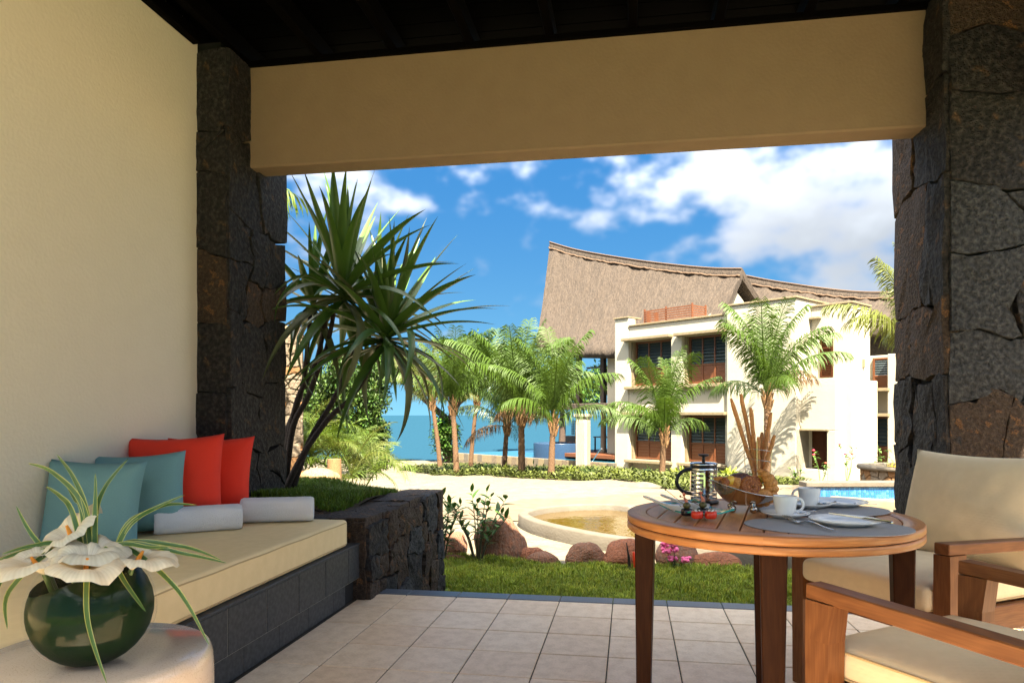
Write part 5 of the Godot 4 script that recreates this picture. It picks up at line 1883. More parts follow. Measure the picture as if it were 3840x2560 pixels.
func shrub(label: String, at: Vector3, h: float, stems: int, spread: float, n_leaf: int, leaf_l: float, sd: int) -> void:
	var o := thing("garden_shrub", label, "shrub", at)
	var r := RandomNumberGenerator.new()
	r.seed = sd
	var lm := []
	for k in 4:
		var b := MB.new()
		b.smooth()
		var bend := 0.12 + 0.1 * k
		var w := leaf_l * (0.17 + 0.03 * (k % 2))
		var prev := [Vector3.ZERO, Vector3.ZERO, Vector3.ZERO]
		for i in range(1, 6):
			var t := i / 5.0
			var c := Vector3(leaf_l * t, -bend * leaf_l * t * t, 0)
			var ww := w * sin(PI * pow(t, 0.8)) if i < 5 else 0.0
			var cur := [c + Vector3(0, ww * 0.35, -ww), c, c + Vector3(0, ww * 0.35, ww)]
			for s in 2:
				b.quad(prev[s], prev[s + 1], cur[s + 1], cur[s])
			prev = cur
		lm.append(b.done())
	for s in stems:
		var a := TAU * s / stems + r.randf_range(-0.4, 0.4)
		var d := Vector3(cos(a), 0, sin(a)) * spread * r.randf_range(0.3, 1.0)
		var hh := h * r.randf_range(0.7, 1.05)
		var pts := [d * 0.08, d * 0.3 + Vector3(0, hh * 0.4, 0), d * 0.65 + Vector3(0, hh * 0.75, 0), d + Vector3(0, hh, 0)]
		var b := MB.new()
		b.tube(pts, [0.007, 0.006, 0.004, 0.002], 5)
		part(o, "stem", b.done(), M.stem)
		for i in n_leaf:
			var t := 0.35 + 0.65 * i / maxf(1.0, n_leaf - 1)
			var f := t * 3.0
			var k := mini(int(f), 2)
			var p: Vector3 = (pts[k] as Vector3).lerp(pts[k + 1], f - k)
			part(o, "leaf", lm[r.randi() % 4], M.shrub_leaf_light if r.randf() < 0.3 else M.shrub_leaf, T(p, i * 2.4 + r.randf_range(-0.4, 0.4), 0, r.randf_range(0.1, 1.1) if t < 0.95 else r.randf_range(0.6, 1.4), r.randf_range(0.65, 1.1)))


func build_garden() -> void:
	rock("big pointed red brown boulder behind the taller shrub", Vector3(-1.25, -0.24, -6.72), Vector3(0.240, 0.344, 0.190), 0.5, 3, M.boulder, 0.34)
	rock("low dark boulder between planter wall and pointed boulder, behind the left shrub", Vector3(-1.75, -0.27, -6.9), Vector3(0.150, 0.163, 0.141), 1.1, 5, M.boulder, 0.15)
	rock("flat reddish stone lying in the grass left of the shrubs", Vector3(-1.62, -0.30, -6.45), Vector3(0.132, 0.056, 0.088), 0.2, 7, M.boulder_red, 0.14)
	rock("low orange slab of rock right of the pointed boulder", Vector3(-0.95, -0.31, -6.75), Vector3(0.167, 0.103, 0.132), 0.3, 8, M.boulder_red, 0.16)
	rock("small rounded brown rock between the orange slab and the rust streaked boulder", Vector3(-0.79, -0.30, -6.52), Vector3(0.150, 0.103, 0.123), 0.1, 9, M.boulder, 0.14)
	rock("rounded rust streaked boulder before the pool rim, left of the dark red one", Vector3(-0.40, -0.27, -6.60), Vector3(0.176, 0.148, 0.150), 0.0, 12, M.boulder, 0.13)
	rock("large dark red boulder just left of the table's left leg", Vector3(-0.04, -0.25, -6.60), Vector3(0.216, 0.185, 0.176), 0.6, 14, M.boulder_red, 0.14)
	rock("large round red brown boulder behind the pink flowers", Vector3(0.43, -0.25, -6.66), Vector3(0.246, 0.193, 0.194), 1.4, 17, M.boulder, 0.10)
	rock("long low red boulder right of the pink flowers", Vector3(0.74, -0.28, -6.56), Vector3(0.246, 0.111, 0.150), 0.1, 19, M.boulder_red, 0.14)
	rock("small brown boulder by the far armchair's front leg", Vector3(1.75, -0.30, -6.75), Vector3(0.123, 0.119, 0.106), 0.1, 23, M.boulder, 0.15)
	var tan_rock := part(self, "boulder", rock_mesh(31, 0.14), M.boulder_tan, Transform3D(Basis.from_scale(Vector3(0.42, 0.30, 0.36)), Vector3(-5.98, -0.26, -13.1)))
	tag(tan_rock, "smooth tan boulder below the bushy palm, seen over the planter grass", "boulder")
	var flat_rock := part(self, "boulder", rock_mesh(37, 0.12), M.concrete, Transform3D(Basis.from_scale(Vector3(0.55, 0.14, 0.4)), gp(0.3, -19.8) + Vector3(0, 0.02, 0)))
	tag(flat_rock, "flat pale stone lying on the sand at the tip of the planting bed", "boulder")
	shrub("taller leafy green shrub in front of the pointed boulder", Vector3(-1.38, -0.31, -6.40), 0.62, 11, 0.34, 11, 0.12, 301)
	shrub("leafy green shrub close to the stone planter's far corner", Vector3(-1.72, -0.32, -6.42), 0.52, 9, 0.24, 11, 0.115, 302)
	# pink flowers
	var f := thing("flower_plant", "small plant with bright pink blossoms in front of the round boulder", "flower", Vector3(0.39, -0.30, -6.33))
	for i in 6:
		var d := Vector3(rf(-0.11, 0.13), rf(0.10, 0.28), rf(-0.05, 0.06))
		var sb := MB.new()
		sb.tube([Vector3.ZERO, d * 0.5 + Vector3(0, 0.03, 0), d], [0.004, 0.003, 0.002], 5)
		part(f, "stem", sb.done(), M.stem)
		var pb := MB.new()
		for k in 9:
			pb.sphere(d + Vector3(rf(-1, 1), rf(-0.6, 0.8), rf(-1, 1)) * 0.030, Vector3(0.020, 0.016, 0.020), 7, 5)
		part(f, "blossom", pb.done(), M.pink)
	for i in 10:
		var lb := MB.new()
		leaf_blade(lb, Vector3(rf(-0.05, 0.05), rf(0.02, 0.10), rf(-0.03, 0.03)), Vector3(rf(-1, 1), rf(0.1, 0.8), rf(-1, 1)).normalized(), 0.07, 0.024)
		part(f, "leaf", lb.done(), M.shrub_leaf_light)
	# garden spike light, black stake with a red cap
	var g := thing("garden_stake", "thin black stake with a bright red marker leaning on the dark red boulder", "stake", Vector3(0.0, -0.30, -6.32))
	var gb := MB.new()
	gb.tube([Vector3(0, 0, 0), Vector3(-0.012, 0.12, 0), Vector3(-0.03, 0.24, 0)], [0.014, 0.010, 0.004], 8)
	part(g, "stake", gb.done(), M.black_plastic)
	var rc := MB.new()
	rc.tube([Vector3(0.055, 0.02, 0), Vector3(0.045, 0.10, 0), Vector3(0.03, 0.16, 0)], [0.022, 0.022, 0.008], 10)
	part(g, "marker", rc.done(), M.red_gloss)
	# grass on the lawn
	var lawn := PackedVector2Array([Vector2(-1.42, -4.18), Vector2(4.5, -4.18), Vector2(4.5, -6.4), Vector2(1.5, -6.52), Vector2(0.3, -6.46), Vector2(-1.0, -6.5), Vector2(-2.2, -6.6), Vector2(-2.3, -5.62), Vector2(-1.42, -5.6)])
	var xf := []
	var cols := []
	var pn := FastNoiseLite.new()
	pn.seed = 8
	pn.frequency = 1.6
	while xf.size() < 42000:
		var x := rf(-2.3, 4.5)
		var z := rf(-6.6, -4.17)
		if not Geometry2D.is_point_in_polygon(Vector2(x, z), lawn):
			continue
		var v := pn.get_noise_2d(x, z)
		xf.append(T(Vector3(x, lawn_y(x, z) - 0.003, z), rf(0, TAU), rf(-0.3, 0.3), rf(-0.3, 0.3), rf(0.7, 1.3) * (1.0 + 0.35 * v)))
		var k := rf(0.55, 1.4) * (1.0 + 0.3 * v)
		var w := rng.randf()
		cols.append(Color((0.19 + 0.13 * w * w) * k, (0.25 + 0.05 * w) * k, 0.022 * k))
	var gr := scatter(self, "lawn_grass", grass_tuft(0.055, 5), M.leaf_inst, xf, cols)
	tag(gr, "short green lawn grass between the terrace edge and the boulders", "grass")
	# planting bed of low ground cover
	var bed := PackedVector2Array([Vector2(-10.6, -31.6), Vector2(-8.6, -28.8), Vector2(-6.1, -25.5), Vector2(-3.1, -24.5), Vector2(-0.9, -24.6), Vector2(0.0, -23.0), Vector2(0.7, -21.0), Vector2(1.1, -19.0), Vector2(1.9, -18.6), Vector2(2.6, -20.2), Vector2(3.5, -22.0), Vector2(5.0, -23.8), Vector2(6.0, -25.4), Vector2(3.6, -28.0), Vector2(0.5, -31.0), Vector2(-3.0, -32.5), Vector2(-7.5, -35.0)])
	struct("planting_bed", sheet(bed, 0.6, 0.02, ground_y), M.soil, "soil of the planting bed below the palms")
	xf = []
	cols = []
	while xf.size() < 16000:
		var x := rf(-10.6, 6.0)
		var z := rf(-35.0, -18.6)
		if not Geometry2D.is_point_in_polygon(Vector2(x, z), bed):
			continue
		xf.append(T(Vector3(x, ground_y(x, z) + rf(0.0, 0.10), z), rf(0, TAU), rf(-0.4, 0.4), 0, rf(0.7, 1.4)))
		var k := rf(0.45, 1.3)
		cols.append(Color(0.07 * k, 0.085 * k, 0.016 * k))
	var gc := scatter(self, "ground_cover", leaf_sprig(0.13, 6, 77), M.leaf_inst, xf, cols)
	tag(gc, "low leafy ground cover filling the planting bed below the palms", "ground cover")
	# young shrubs along the walls
	var bm := [bush_mesh(0.42, 60, 0.22), bush_mesh(0.36, 46, 0.26), bush_mesh(0.5, 70, 0.2)]
	var spots := [[-5.6, -28.2, "young shrub nearest the dark palm's trunk", 0], [-4.9, -27.7, "young shrub between the dark palm and the tall palm", 1], [-3.5, -26.6, "yellow green shrub right of the tall palm's trunk", 2], [-2.2, -26.4, "young shrub right of the broad palm's trunk", 1], [-1.5, -26.6, "small shrub at the foot of the stone column", 0], [-0.4, -27.0, "shrub at the left corner of the cream building", 1], [0.5, -26.6, "shrub below the left lower window of the cream building", 2], [1.8, -26.4, "shrub right of the palm between the lower windows", 1], [2.6, -26.0, "shrub below the right lower window", 0], [3.4, -25.6, "shrub behind the lid of the coffee press", 1], [-7.4, -29.0, "bushy green shrub behind the straight orange trunked palm", 2], [-6.2, -29.0, "bushy green shrub left of the dark palm", 0]]
	for s in spots:
		var o := thing("garden_shrub", s[2], "shrub", gp(s[0], s[1]) + Vector3(0, 0.05, 0), rf(0, TAU), "young shrubs in the planting bed")
		part(o, "foliage", bm[s[3]], [M.shrub_leaf_light, M.yellow_green, M.shrub_leaf_light][s[3]])
	# thin flowering plants before the wing
	var fl := [[6.1, -24.4, "thin red flowering plant left of the dark door"], [6.75, -23.9, "thin red flowering plant before the dark door"], [7.55, -23.2, "thin plant with sparse leaves right of the dark door"], [5.4, -24.6, "small leafy plant at the foot of the tall cream wall"], [8.2, -22.6, "low green plant at the foot of the timber lattice"]]
	for i in fl.size():
		var o := thing("flowering_plant", fl[i][2], "plant", gp(fl[i][0], fl[i][1]))
		for k in 4:
			var hh: float = rf(0.6, 1.35) if i < 3 else rf(0.3, 0.5)
			var d := Vector3(rf(-0.3, 0.3), hh, rf(-0.2, 0.2))
			var sb := MB.new()
			sb.tube([Vector3.ZERO, d * 0.5 + Vector3(0.05, 0, 0), d], [0.010, 0.008, 0.005], 5)
			for q in 7:
				leaf_blade(sb, d * rf(0.45, 1.0), Vector3(rf(-1, 1), rf(-0.2, 0.8), rf(-1, 1)).normalized(), 0.2, 0.08)
			part(o, "stem", sb.done(), M.shrub_leaf_light)
			if i < 2 and k < 3:
				var bb := MB.new()
				bb.sphere(d + Vector3(0, 0.02, 0), Vector3(0.045, 0.03, 0.045), 8, 5)
				part(o, "blossom", bb.done(), M.pink_red)


# ------------------------------------------------------------------ daybed
func throw_pillow(w: float, h: float, t: float, sd: int) -> ArrayMesh:
	var n := FastNoiseLite.new()
	n.seed = sd
	n.frequency = 5.0
	var b := MB.new()
	b.smooth()
	var N := 22
	for side in [1, -1]:
		for i in N:
			for j in N:
				var q := []
				var uv := []
				for e in [[0, 0], [1, 0], [1, 1], [0, 1]]:
					var u: float = (i + e[0]) / float(N) * 2.0 - 1.0
					var v: float = (j + e[1]) / float(N) * 2.0 - 1.0
					# edges pulled in between pinched corners
					var px: float = u * w * 0.5 * (1.0 - 0.075 * (1.0 - v * v))
					var py: float = v * h * 0.5 * (1.0 - 0.085 * (1.0 - u * u))
					var th: float = t * 0.5 * pow(maxf((1.0 - u * u) * (1.0 - v * v), 0.0), 0.40)
					th += n.get_noise_2d(px * 2.0, py * 2.0) * 0.010 * (1.0 - u * u) * (1.0 - v * v)
					var rim := maxf(absf(u), absf(v))
					th += 0.012 * n.get_noise_2d(px * 9.0, py * 9.0) * smoothstep(0.6, 0.9, rim) * (1.0 - rim)
					q.append(Vector3(px, py, th * side))
					uv.append(Vector2(px, py))
				if side > 0:
					b.quad(q[0], q[1], q[2], q[3], uv[0], uv[1], uv[2], uv[3])
				else:
					b.quad(q[3], q[2], q[1], q[0])
	return b.done()


func towel(label: String, a: Vector3, c: Vector3, r: float, sd: int) -> void:
	var n := FastNoiseLite.new()
	n.seed = sd
	n.frequency = 8.0
	var d := (c - a).normalized()
	var o := thing("rolled_towel", label, "towel", (a + c) * 0.5)
	var x := d.cross(Vector3.UP).normalized()
	var l := a.distance_to(c)
	# the roll's outline with the folded edge, slightly flattened where it lies
	var rings := []
	for i in 27:
		var t := float(i) / 26.0
		var e := minf(t, 1.0 - t)
		var k := 1.0 if e > 0.03 else 0.90 + 0.10 * (e / 0.03)
		var ring := PackedVector3Array()
		for j in 40:
			var an := TAU * j / 40.0
			var rr := r * k * (1.0 + 0.03 * n.get_noise_3d(cos(an) * 0.3, sin(an) * 0.3, t * 1.2))
			if j > 3 and j < 8:
				rr += r * 0.05 * (8 - j) / 4.0
			var p := x * cos(an) * rr * 1.03 + Vector3.UP * maxf(sin(an) * rr, -r * 0.90)
			ring.append(p + d * (t - 0.5) * l * (1.0 + 0.006 * n.get_noise_2d(an * 0.4, 3.0)))
		rings.append(ring)
	var b := MB.new()
	b.smooth()
	b.loft(rings, false)
	part(o, "roll", b.done(), M.towel)
	# the spiral end seen at both ends
	for s in [-1, 1]:
		var sp := MB.new()
		sp.smooth()
		var turns := 3.6
		var pts := []
		for i in 80:
			var t := i / 79.0
			var an := t * turns * TAU
			var rr := r * 0.93 * (1.0 - 0.92 * t)
			pts.append(x * cos(an) * rr + Vector3.UP * maxf(sin(an) * rr, -r * 0.88) + d * s * (l * 0.5 - 0.008))
		sp.tube(pts, [r * 0.105], 6)
		part(o, "spiral_end", sp.done(), M.towel)


func build_bench() -> void:
	var o := thing("daybed", "built-in daybed base clad in dark slate tiles along the plaster wall", "daybed", Vector3(-1.55, 0, -2.4))
	part(o, "core", bx(-1.0, 0.0165, 0.126, 0.311, -1.484, 1.6, 0.0), M.grout_pale)
	part(o, "plinth", bx(-1.0, -0.02, 0.0, 0.1262, -1.484, 1.6, 0.0), M.mortar)
	for i in 11:
		var za := maxf(-1.478, -0.127 + 0.2985 * (i - 5))
		var zb := -0.127 + 0.2985 * (i - 4)
		part(o, "slate_tile", bx(0.0, 0.02, 0.128, 0.312, za + 0.0028, zb - 0.0028, 0.002), M.slate)
		part(o, "plinth_tile", bx(-0.024, -0.012, 0.002, 0.124, maxf(-1.478, za + 0.13), zb + 0.127, 0.001), M.slate)
	part(o, "ledge", bx(-1.0, 0.022, 0.3125, 0.326, -1.49, 1.6, 0.003), M.slate)
	var m := thing("daybed_mattress", "long cream yellow mattress on the slate daybed base", "mattress", Vector3(-2.055, 0.327, -2.2))
	var b := MB.new()
	b.cushion(Vector3(1.01, 0.15, 3.12), 0.022, 0.006, Vector3(0, 0.075, 0), Basis(), 14)
	part(m, "cover", b.done(), M.mattress)
	for y in [0.016, 0.134]:
		var pb := MB.new()
		var x := 0.498
		var pts := []
		for i in 40:
			pts.append(Vector3(x + 0.0055, y + 0.0015 * sin(i * 1.3), 1.54 - i * 3.08 / 39.0))
		pb.tube(pts, [0.0032], 6)
		part(m, "piping", pb.done(), M.piping)
	# pillows fanned out against the wall
	var P := [[Vector3(-2.365, 0.664, -2.826), 0.42, 0.39, 0.19, "blue grey square pillow nearest the camera, behind the white flowers", M.blue_cloth, 16.6, 11], [Vector3(-2.36, 0.674, -3.125), 0.43, 0.40, 0.19, "blue grey square pillow tucked between the front pillow and the red ones", M.blue_cloth, 18.0, 12],
		[Vector3(-2.33, 0.712, -3.355), 0.49, 0.485, 0.20, "bright red square pillow leaning behind the blue grey pillows", M.red_cloth, 16.3, 13], [Vector3(-2.315, 0.704, -3.62), 0.50, 0.47, 0.18, "bright red square pillow rearmost of all, against the dark stone pillar", M.red_cloth, 9.3, 14]]
	for q in P:
		var t := part(self, "throw_pillow", throw_pillow(q[1], q[2], q[3], q[7]), q[5], T(q[0], deg_to_rad(q[6]), deg_to_rad(-11), deg_to_rad([-2.0, 3.5, 2.5, 1.0][q[7] - 11])))
		tag(t, q[4], "pillow")
	towel("white rolled towel lying in front of the blue grey pillows", Vector3(-2.27, 0.542, -3.105), Vector3(-1.955, 0.542, -3.35), 0.066, 5)
	towel("white rolled towel at the far end of the mattress, beside the planter", Vector3(-2.06, 0.545, -3.53), Vector3(-1.71, 0.545, -3.665), 0.068, 9)


# ------------------------------------------------------------------ table and chairs
func taper_leg(at: Vector3, yaw: float, top_y: float, w0: float, d0: float, w1: float, d1: float, shift := Vector2.ZERO) -> ArrayMesh:
	var b := MB.new()
	b.flat()
	var rings := []
	var bs := Basis(Vector3.UP, yaw)
	for q in [[0.0, w1, d1, shift], [0.0, w1, d1, shift], [top_y, w0, d0, Vector2.ZERO]]:
		var ring := PackedVector3Array()
		var c := 0.004
		for s in [[1, 1, 0], [1, 1, 1], [-1, 1, 1], [-1, 1, 0], [-1, -1, 0], [-1, -1, 1], [1, -1, 1], [1, -1, 0]]:
			var px: float = s[0] * (q[1] * 0.5 - (c if (s[2] == 1) else 0.0)) + q[3].x
			var pz: float = s[1] * (q[2] * 0.5 - (c if (s[2] == 0) else 0.0)) + q[3].y
			ring.append(bs * Vector3(px, q[0], pz))
		ring.reverse()
		rings.append(ring)
	rings.remove_at(0)
	b.loft(rings, true)
	return b.done()


func build_table() -> void:
	var o := thing("round_table", "round slatted teak dining table laid for breakfast", "table", Vector3(0.447, 0, -2.456), deg_to_rad(-11.6))
	var R := 0.456
	for k in [[0.704, 0.73], [0.678, 0.7015]]:
		var b := MB.new()
		b.swap = true
		b.lathe([Vector2(R - 0.062, k[0]), Vector2(R - 0.004, k[0]), Vector2(R, k[0] + 0.004), Vector2(R, k[1] - 0.005), Vector2(R - 0.0015, k[1] - 0.002), Vector2(R - 0.005, k[1]), Vector2(R - 0.060, k[1]), Vector2(R - 0.062, k[1] - 0.002), Vector2(R - 0.062, k[0])], 96)
		part(o, "rim", b.done(), M.teak)
	var gr := MB.new()
	gr.lathe([Vector2(R - 0.05, 0.7005), Vector2(R - 0.006, 0.7005), Vector2(R - 0.006, 0.705), Vector2(R - 0.05, 0.705)], 64)
	part(o, "groove", gr.done(), M.dark_wood)
	var circle := PackedVector2Array()
	for i in 96:
		circle.append(Vector2(cos(TAU * i / 96), sin(TAU * i / 96)) * (R - 0.0655))
	var pitch := 0.0652
	for i in 12:
		var x0 := -0.391 + pitch * i + 0.0022
		var x1 := x0 + pitch - 0.0048
		var strip := PackedVector2Array([Vector2(x0, -0.5), Vector2(x1, -0.5), Vector2(x1, 0.5), Vector2(x0, 0.5)])
		var pieces := Geometry2D.intersect_polygons(strip, circle)
		for pc in pieces:
			var b := MB.new()
			b.slat = true
			b.slat_off = i * 0.37
			b.prism(pc, 0.708, 0.7295 + rf(-0.0003, 0.0003), 0.0016)
			part(o, "slat", b.done(), M.teak)
	for z in [-0.2, 0.2]:
		part(o, "batten", bx(-0.36, 0.36, 0.690, 0.7075, z - 0.03, z + 0.03, 0.002), M.teak_dark_shaded)
	for a in [98.0, 8.0, -82.0, -172.0]:
		var w := deg_to_rad(a) - deg_to_rad(11.6)
		var c := Vector3(cos(w), 0, sin(w)) * 0.398
		part(o, "leg", taper_leg(Vector3.ZERO, -w + PI / 2, 0.678, 0.072, 0.066, 0.046, 0.044, Vector2(0, 0.006)), M.teak_dark_shaded, T(c))


func armchair(label: String, at: Vector3, yaw: float) -> Node3D:
	# origin on the floor, midway between the front posts; +z is the way the sitter faces
	var o := thing("armchair", label, "chair", at, yaw, "teak armchairs at the breakfast table")
	var W := 0.30
	for s in [-1, 1]:
		# front post, wider at the foot on its inner side
		var b := MB.new()
		b.flat()
		var rings := []
		for k in [[0.0, 0.050, 0.058], [0.30, 0.056, 0.062], [0.52, 0.058, 0.066], [0.612, 0.056, 0.078]]:
			var ring := PackedVector3Array()
			var zf := 0.03
			for q in [[-1, -1], [1, -1], [1, 1], [-1, 1]]:
				ring.append(Vector3(s * W + q[0] * k[1] * 0.5, k[0], zf if q[1] > 0 else zf - k[2]))
			ring.reverse()
			rings.append(ring)
		b.loft(rings, true)
		part(o, "front_leg", b.done(), M.chair_teak_shaded)
		# arm rail, mitred to the post, falling slightly to the back
		var ab := MB.new()
		ab.beam(Vector3(s * W, 0.6325, 0.032), Vector3(s * W, 0.612, -0.60), 0.052, 0.036, 0.003)
		part(o, "armrest", ab.done(), M.chair_teak_shaded)
		var rb := MB.new()
		rb.beam(Vector3(s * W, 0.0, -0.66), Vector3(s * W, 0.60, -0.565), 0.05, 0.055, 0.003, Vector3.RIGHT)
		part(o, "rear_leg", rb.done(), M.chair_teak_shaded)
		part(o, "side_rail", bx(s * (W - 0.028) - 0.014, s * (W - 0.028) + 0.014, 0.33, 0.415, -0.60, -0.034, 0.003), M.chair_teak_shaded)
	part(o, "front_rail", bx(-0.27, 0.27, 0.33, 0.415, -0.028, 0.006, 0.003), M.chair_teak_shaded)
	part(o, "rear_rail", bx(-0.27, 0.27, 0.33, 0.415, -0.62, -0.59, 0.003), M.chair_teak_shaded)
	for i in 6:
		part(o, "seat_slat", bx(-0.255, 0.255, 0.395, 0.412, -0.58 + i * 0.095, -0.51 + i * 0.095, 0.002), M.chair_teak_shaded)
	for i in 5:
		var sb := MB.new()
		var x := -0.22 + i * 0.11
		sb.beam(Vector3(x, 0.42, -0.63), Vector3(x, 0.80, -0.765), 0.05, 0.018, 0.002, Vector3.RIGHT)
		part(o, "back_slat", sb.done(), M.chair_teak_shaded)
	var tb := MB.new()
	tb.beam(Vector3(-0.30, 0.80, -0.775), Vector3(0.30, 0.80, -0.775), 0.03, 0.06, 0.003)
	part(o, "top_rail", tb.done(), M.chair_teak_shaded)
	var c := MB.new()
	c.cushion(Vector3(0.535, 0.085, 0.61), 0.026, 0.030, Vector3(0, 0.460, -0.255), Basis(), 10)
	var cu := part(o, "seat_cushion", c.done(), M.canvas)
	for y in [0.428, 0.491]:
		var pts := []
		var hw := 0.266
		for q in [[-hw, -0.54], [-hw, 0.02], [-hw + 0.02, 0.0395], [0, 0.041], [hw - 0.02, 0.0395], [hw, 0.02], [hw, -0.54]]:
			pts.append(Vector3(q[0], y, q[1]))
		var fine := []
		for i in pts.size() - 1:
			for k in 8:
				fine.append((pts[i] as Vector3).lerp(pts[i + 1], k / 8.0))
		fine.append(pts[pts.size() - 1])
		var pb := MB.new()
		pb.tube(fine, [0.0036], 6)
		part(cu, "piping", pb.done(), M.piping)
	var tie := MB.new()
	tie.beam(Vector3(0.27, 0.43, -0.50), Vector3(0.285, 0.36, -0.52), 0.018, 0.004, 0.0)
	part(cu, "tie", tie.done(), M.canvas)
	var tilt := Transform3D(Basis(Vector3.RIGHT, deg_to_rad(-17.0)), Vector3(0, 0.685, -0.585))
	part(o, "back_cushion", throw_pillow(0.60, 0.47, 0.22, 41), M.canvas, tilt)
	return o


func build_chairs() -> void:
	armchair("far teak armchair with cream cushions, standing before the right stone pillar", Vector3(0.84, 0, -2.72), deg_to_rad(-57.3))
	armchair("near teak armchair, its long arm crossing the lower right corner", Vector3(0.703, 0, -1.985), deg_to_rad(-144.2))


# ------------------------------------------------------------------ breakfast
func placemat(label: String, c: Vector3, a: float, b2: float, yaw: float) -> void:
	var poly := PackedVector2Array()
	for i in 72:
		var t := TAU * i / 72
		poly.append(Vector2(a * cos(t), b2 * sin(t)))
	var b := MB.new()
	b.prism(poly, 0.0, 0.0022, 0.0006)
	var o := part(self, "placemat", b.done(), M.mat_weave, T(c, yaw))
	tag(o, label, "placemat")


func cup_and_saucer(which: String, at: Vector3, yaw: float) -> void:
	var s := thing("saucer", "white saucer " + which, "saucer", at)
	var b := MB.new()
	b.lathe([Vector2(0.0, 0.0), Vector2(0.036, 0.0), Vector2(0.040, 0.003), Vector2(0.060, 0.009), Vector2(0.0735, 0.0155), Vector2(0.0742, 0.0175), Vector2(0.072, 0.0178), Vector2(0.058, 0.0125), Vector2(0.038, 0.0075), Vector2(0.0, 0.0068)], 40)
	part(s, "dish", b.done(), M.porcelain)
	var c := thing("coffee_cup", "white coffee cup " + which, "cup", at + Vector3(0, 0.0072, 0), yaw)
	b = MB.new()
	b.lathe([Vector2(0.0, 0.0), Vector2(0.021, 0.0), Vector2(0.0245, 0.003), Vector2(0.031, 0.018), Vector2(0.0355, 0.042), Vector2(0.037, 0.0605), Vector2(0.0364, 0.0618), Vector2(0.0352, 0.0605), Vector2(0.0335, 0.042), Vector2(0.029, 0.019), Vector2(0.022, 0.006), Vector2(0.0, 0.005)], 40)
	part(c, "bowl", b.done(), M.porcelain)
	b = MB.new()
	var pts := []
	for i in 13:
		var a := PI * (0.62 - 1.28 * i / 12.0)
		pts.append(Vector3(0.033 + 0.021 * cos(a) + (0.004 if i == 0 else 0.0), 0.035 + 0.021 * sin(a), 0))
	pts[0] = Vector3(0.034, 0.054, 0)
	b.tube(pts, [0.0042, 0.0040], 8)
	part(c, "handle", b.done(), M.porcelain)


func fork(label: String, tip: Vector3, tail: Vector3) -> void:
	var o := thing("fork", label, "fork", tip)
	o.look_at_from_position(tip, tail, Vector3.UP)
	var l := tip.distance_to(tail)
	# local -z runs from the tines to the end of the handle
	var b := MB.new()
	b.smooth()
	var prof := [[0.055, 0.012, 0.003], [0.065, 0.0115, 0.001], [0.078, 0.007, 0.006], [0.095, 0.0032, 0.012], [0.125, 0.0034, 0.010], [0.16, 0.0055, 0.004], [0.19, 0.0075, 0.002], [0.2, 0.006, 0.002]]
	var rings := []
	for p in prof:
		var k: float = p[0] / 0.2 * l
		rings.append(PackedVector3Array([Vector3(p[1], p[2], -k), Vector3(p[1] * 0.6, p[2] + 0.0018, -k), Vector3(-p[1] * 0.6, p[2] + 0.0018, -k), Vector3(-p[1], p[2], -k), Vector3(-p[1] * 0.6, p[2] - 0.0008, -k), Vector3(p[1] * 0.6, p[2] - 0.0008, -k)]))
		rings[-1].reverse()
	b.loft(rings, true)
	part(o, "handle", b.done(), M.steel)
	for i in 4:
		var x := -0.0093 + i * 0.0062
		var tb := MB.new()
		tb.tube([Vector3(x, 0.016, 0.0), Vector3(x, 0.008, -0.018), Vector3(x, 0.004, -0.036), Vector3(x, 0.003, -0.057 / 0.2 * l)], [0.0009, 0.0015, 0.0017, 0.0017], 6)
		part(o, "tine", tb.done(), M.steel)


func spoon_small(label: String, a: Vector3, c: Vector3) -> void:
	var o := thing("teaspoon", label, "spoon", a)
	o.look_at_from_position(a, c, Vector3.UP)
	var l := a.distance_to(c)
	var b := MB.new()
	b.sphere(Vector3(0, 0.002, -0.018), Vector3(0.012, 0.004, 0.018), 14, 8)
	part(o, "bowl", b.done(), M.steel)
	b = MB.new()
	b.tube([Vector3(0, 0.003, -0.032), Vector3(0, 0.007, -0.06), Vector3(0, 0.006, -l)], [0.0018, 0.0018, 0.0034], 6)
	part(o, "handle", b.done(), M.steel)


func plate(label: String, at: Vector3, r: float) -> void:
	var b := MB.new()
	b.lathe([Vector2(0.0, 0.0), Vector2(r * 0.62, 0.0), Vector2(r * 0.68, 0.004), Vector2(r * 0.985, 0.014), Vector2(r, 0.0165), Vector2(r * 0.985, 0.0178), Vector2(r * 0.70, 0.009), Vector2(r * 0.60, 0.0062), Vector2(0.0, 0.006)], 56)
	var o := part(self, "plate", b.done(), M.porcelain, T(at))
	tag(o, label, "plate")


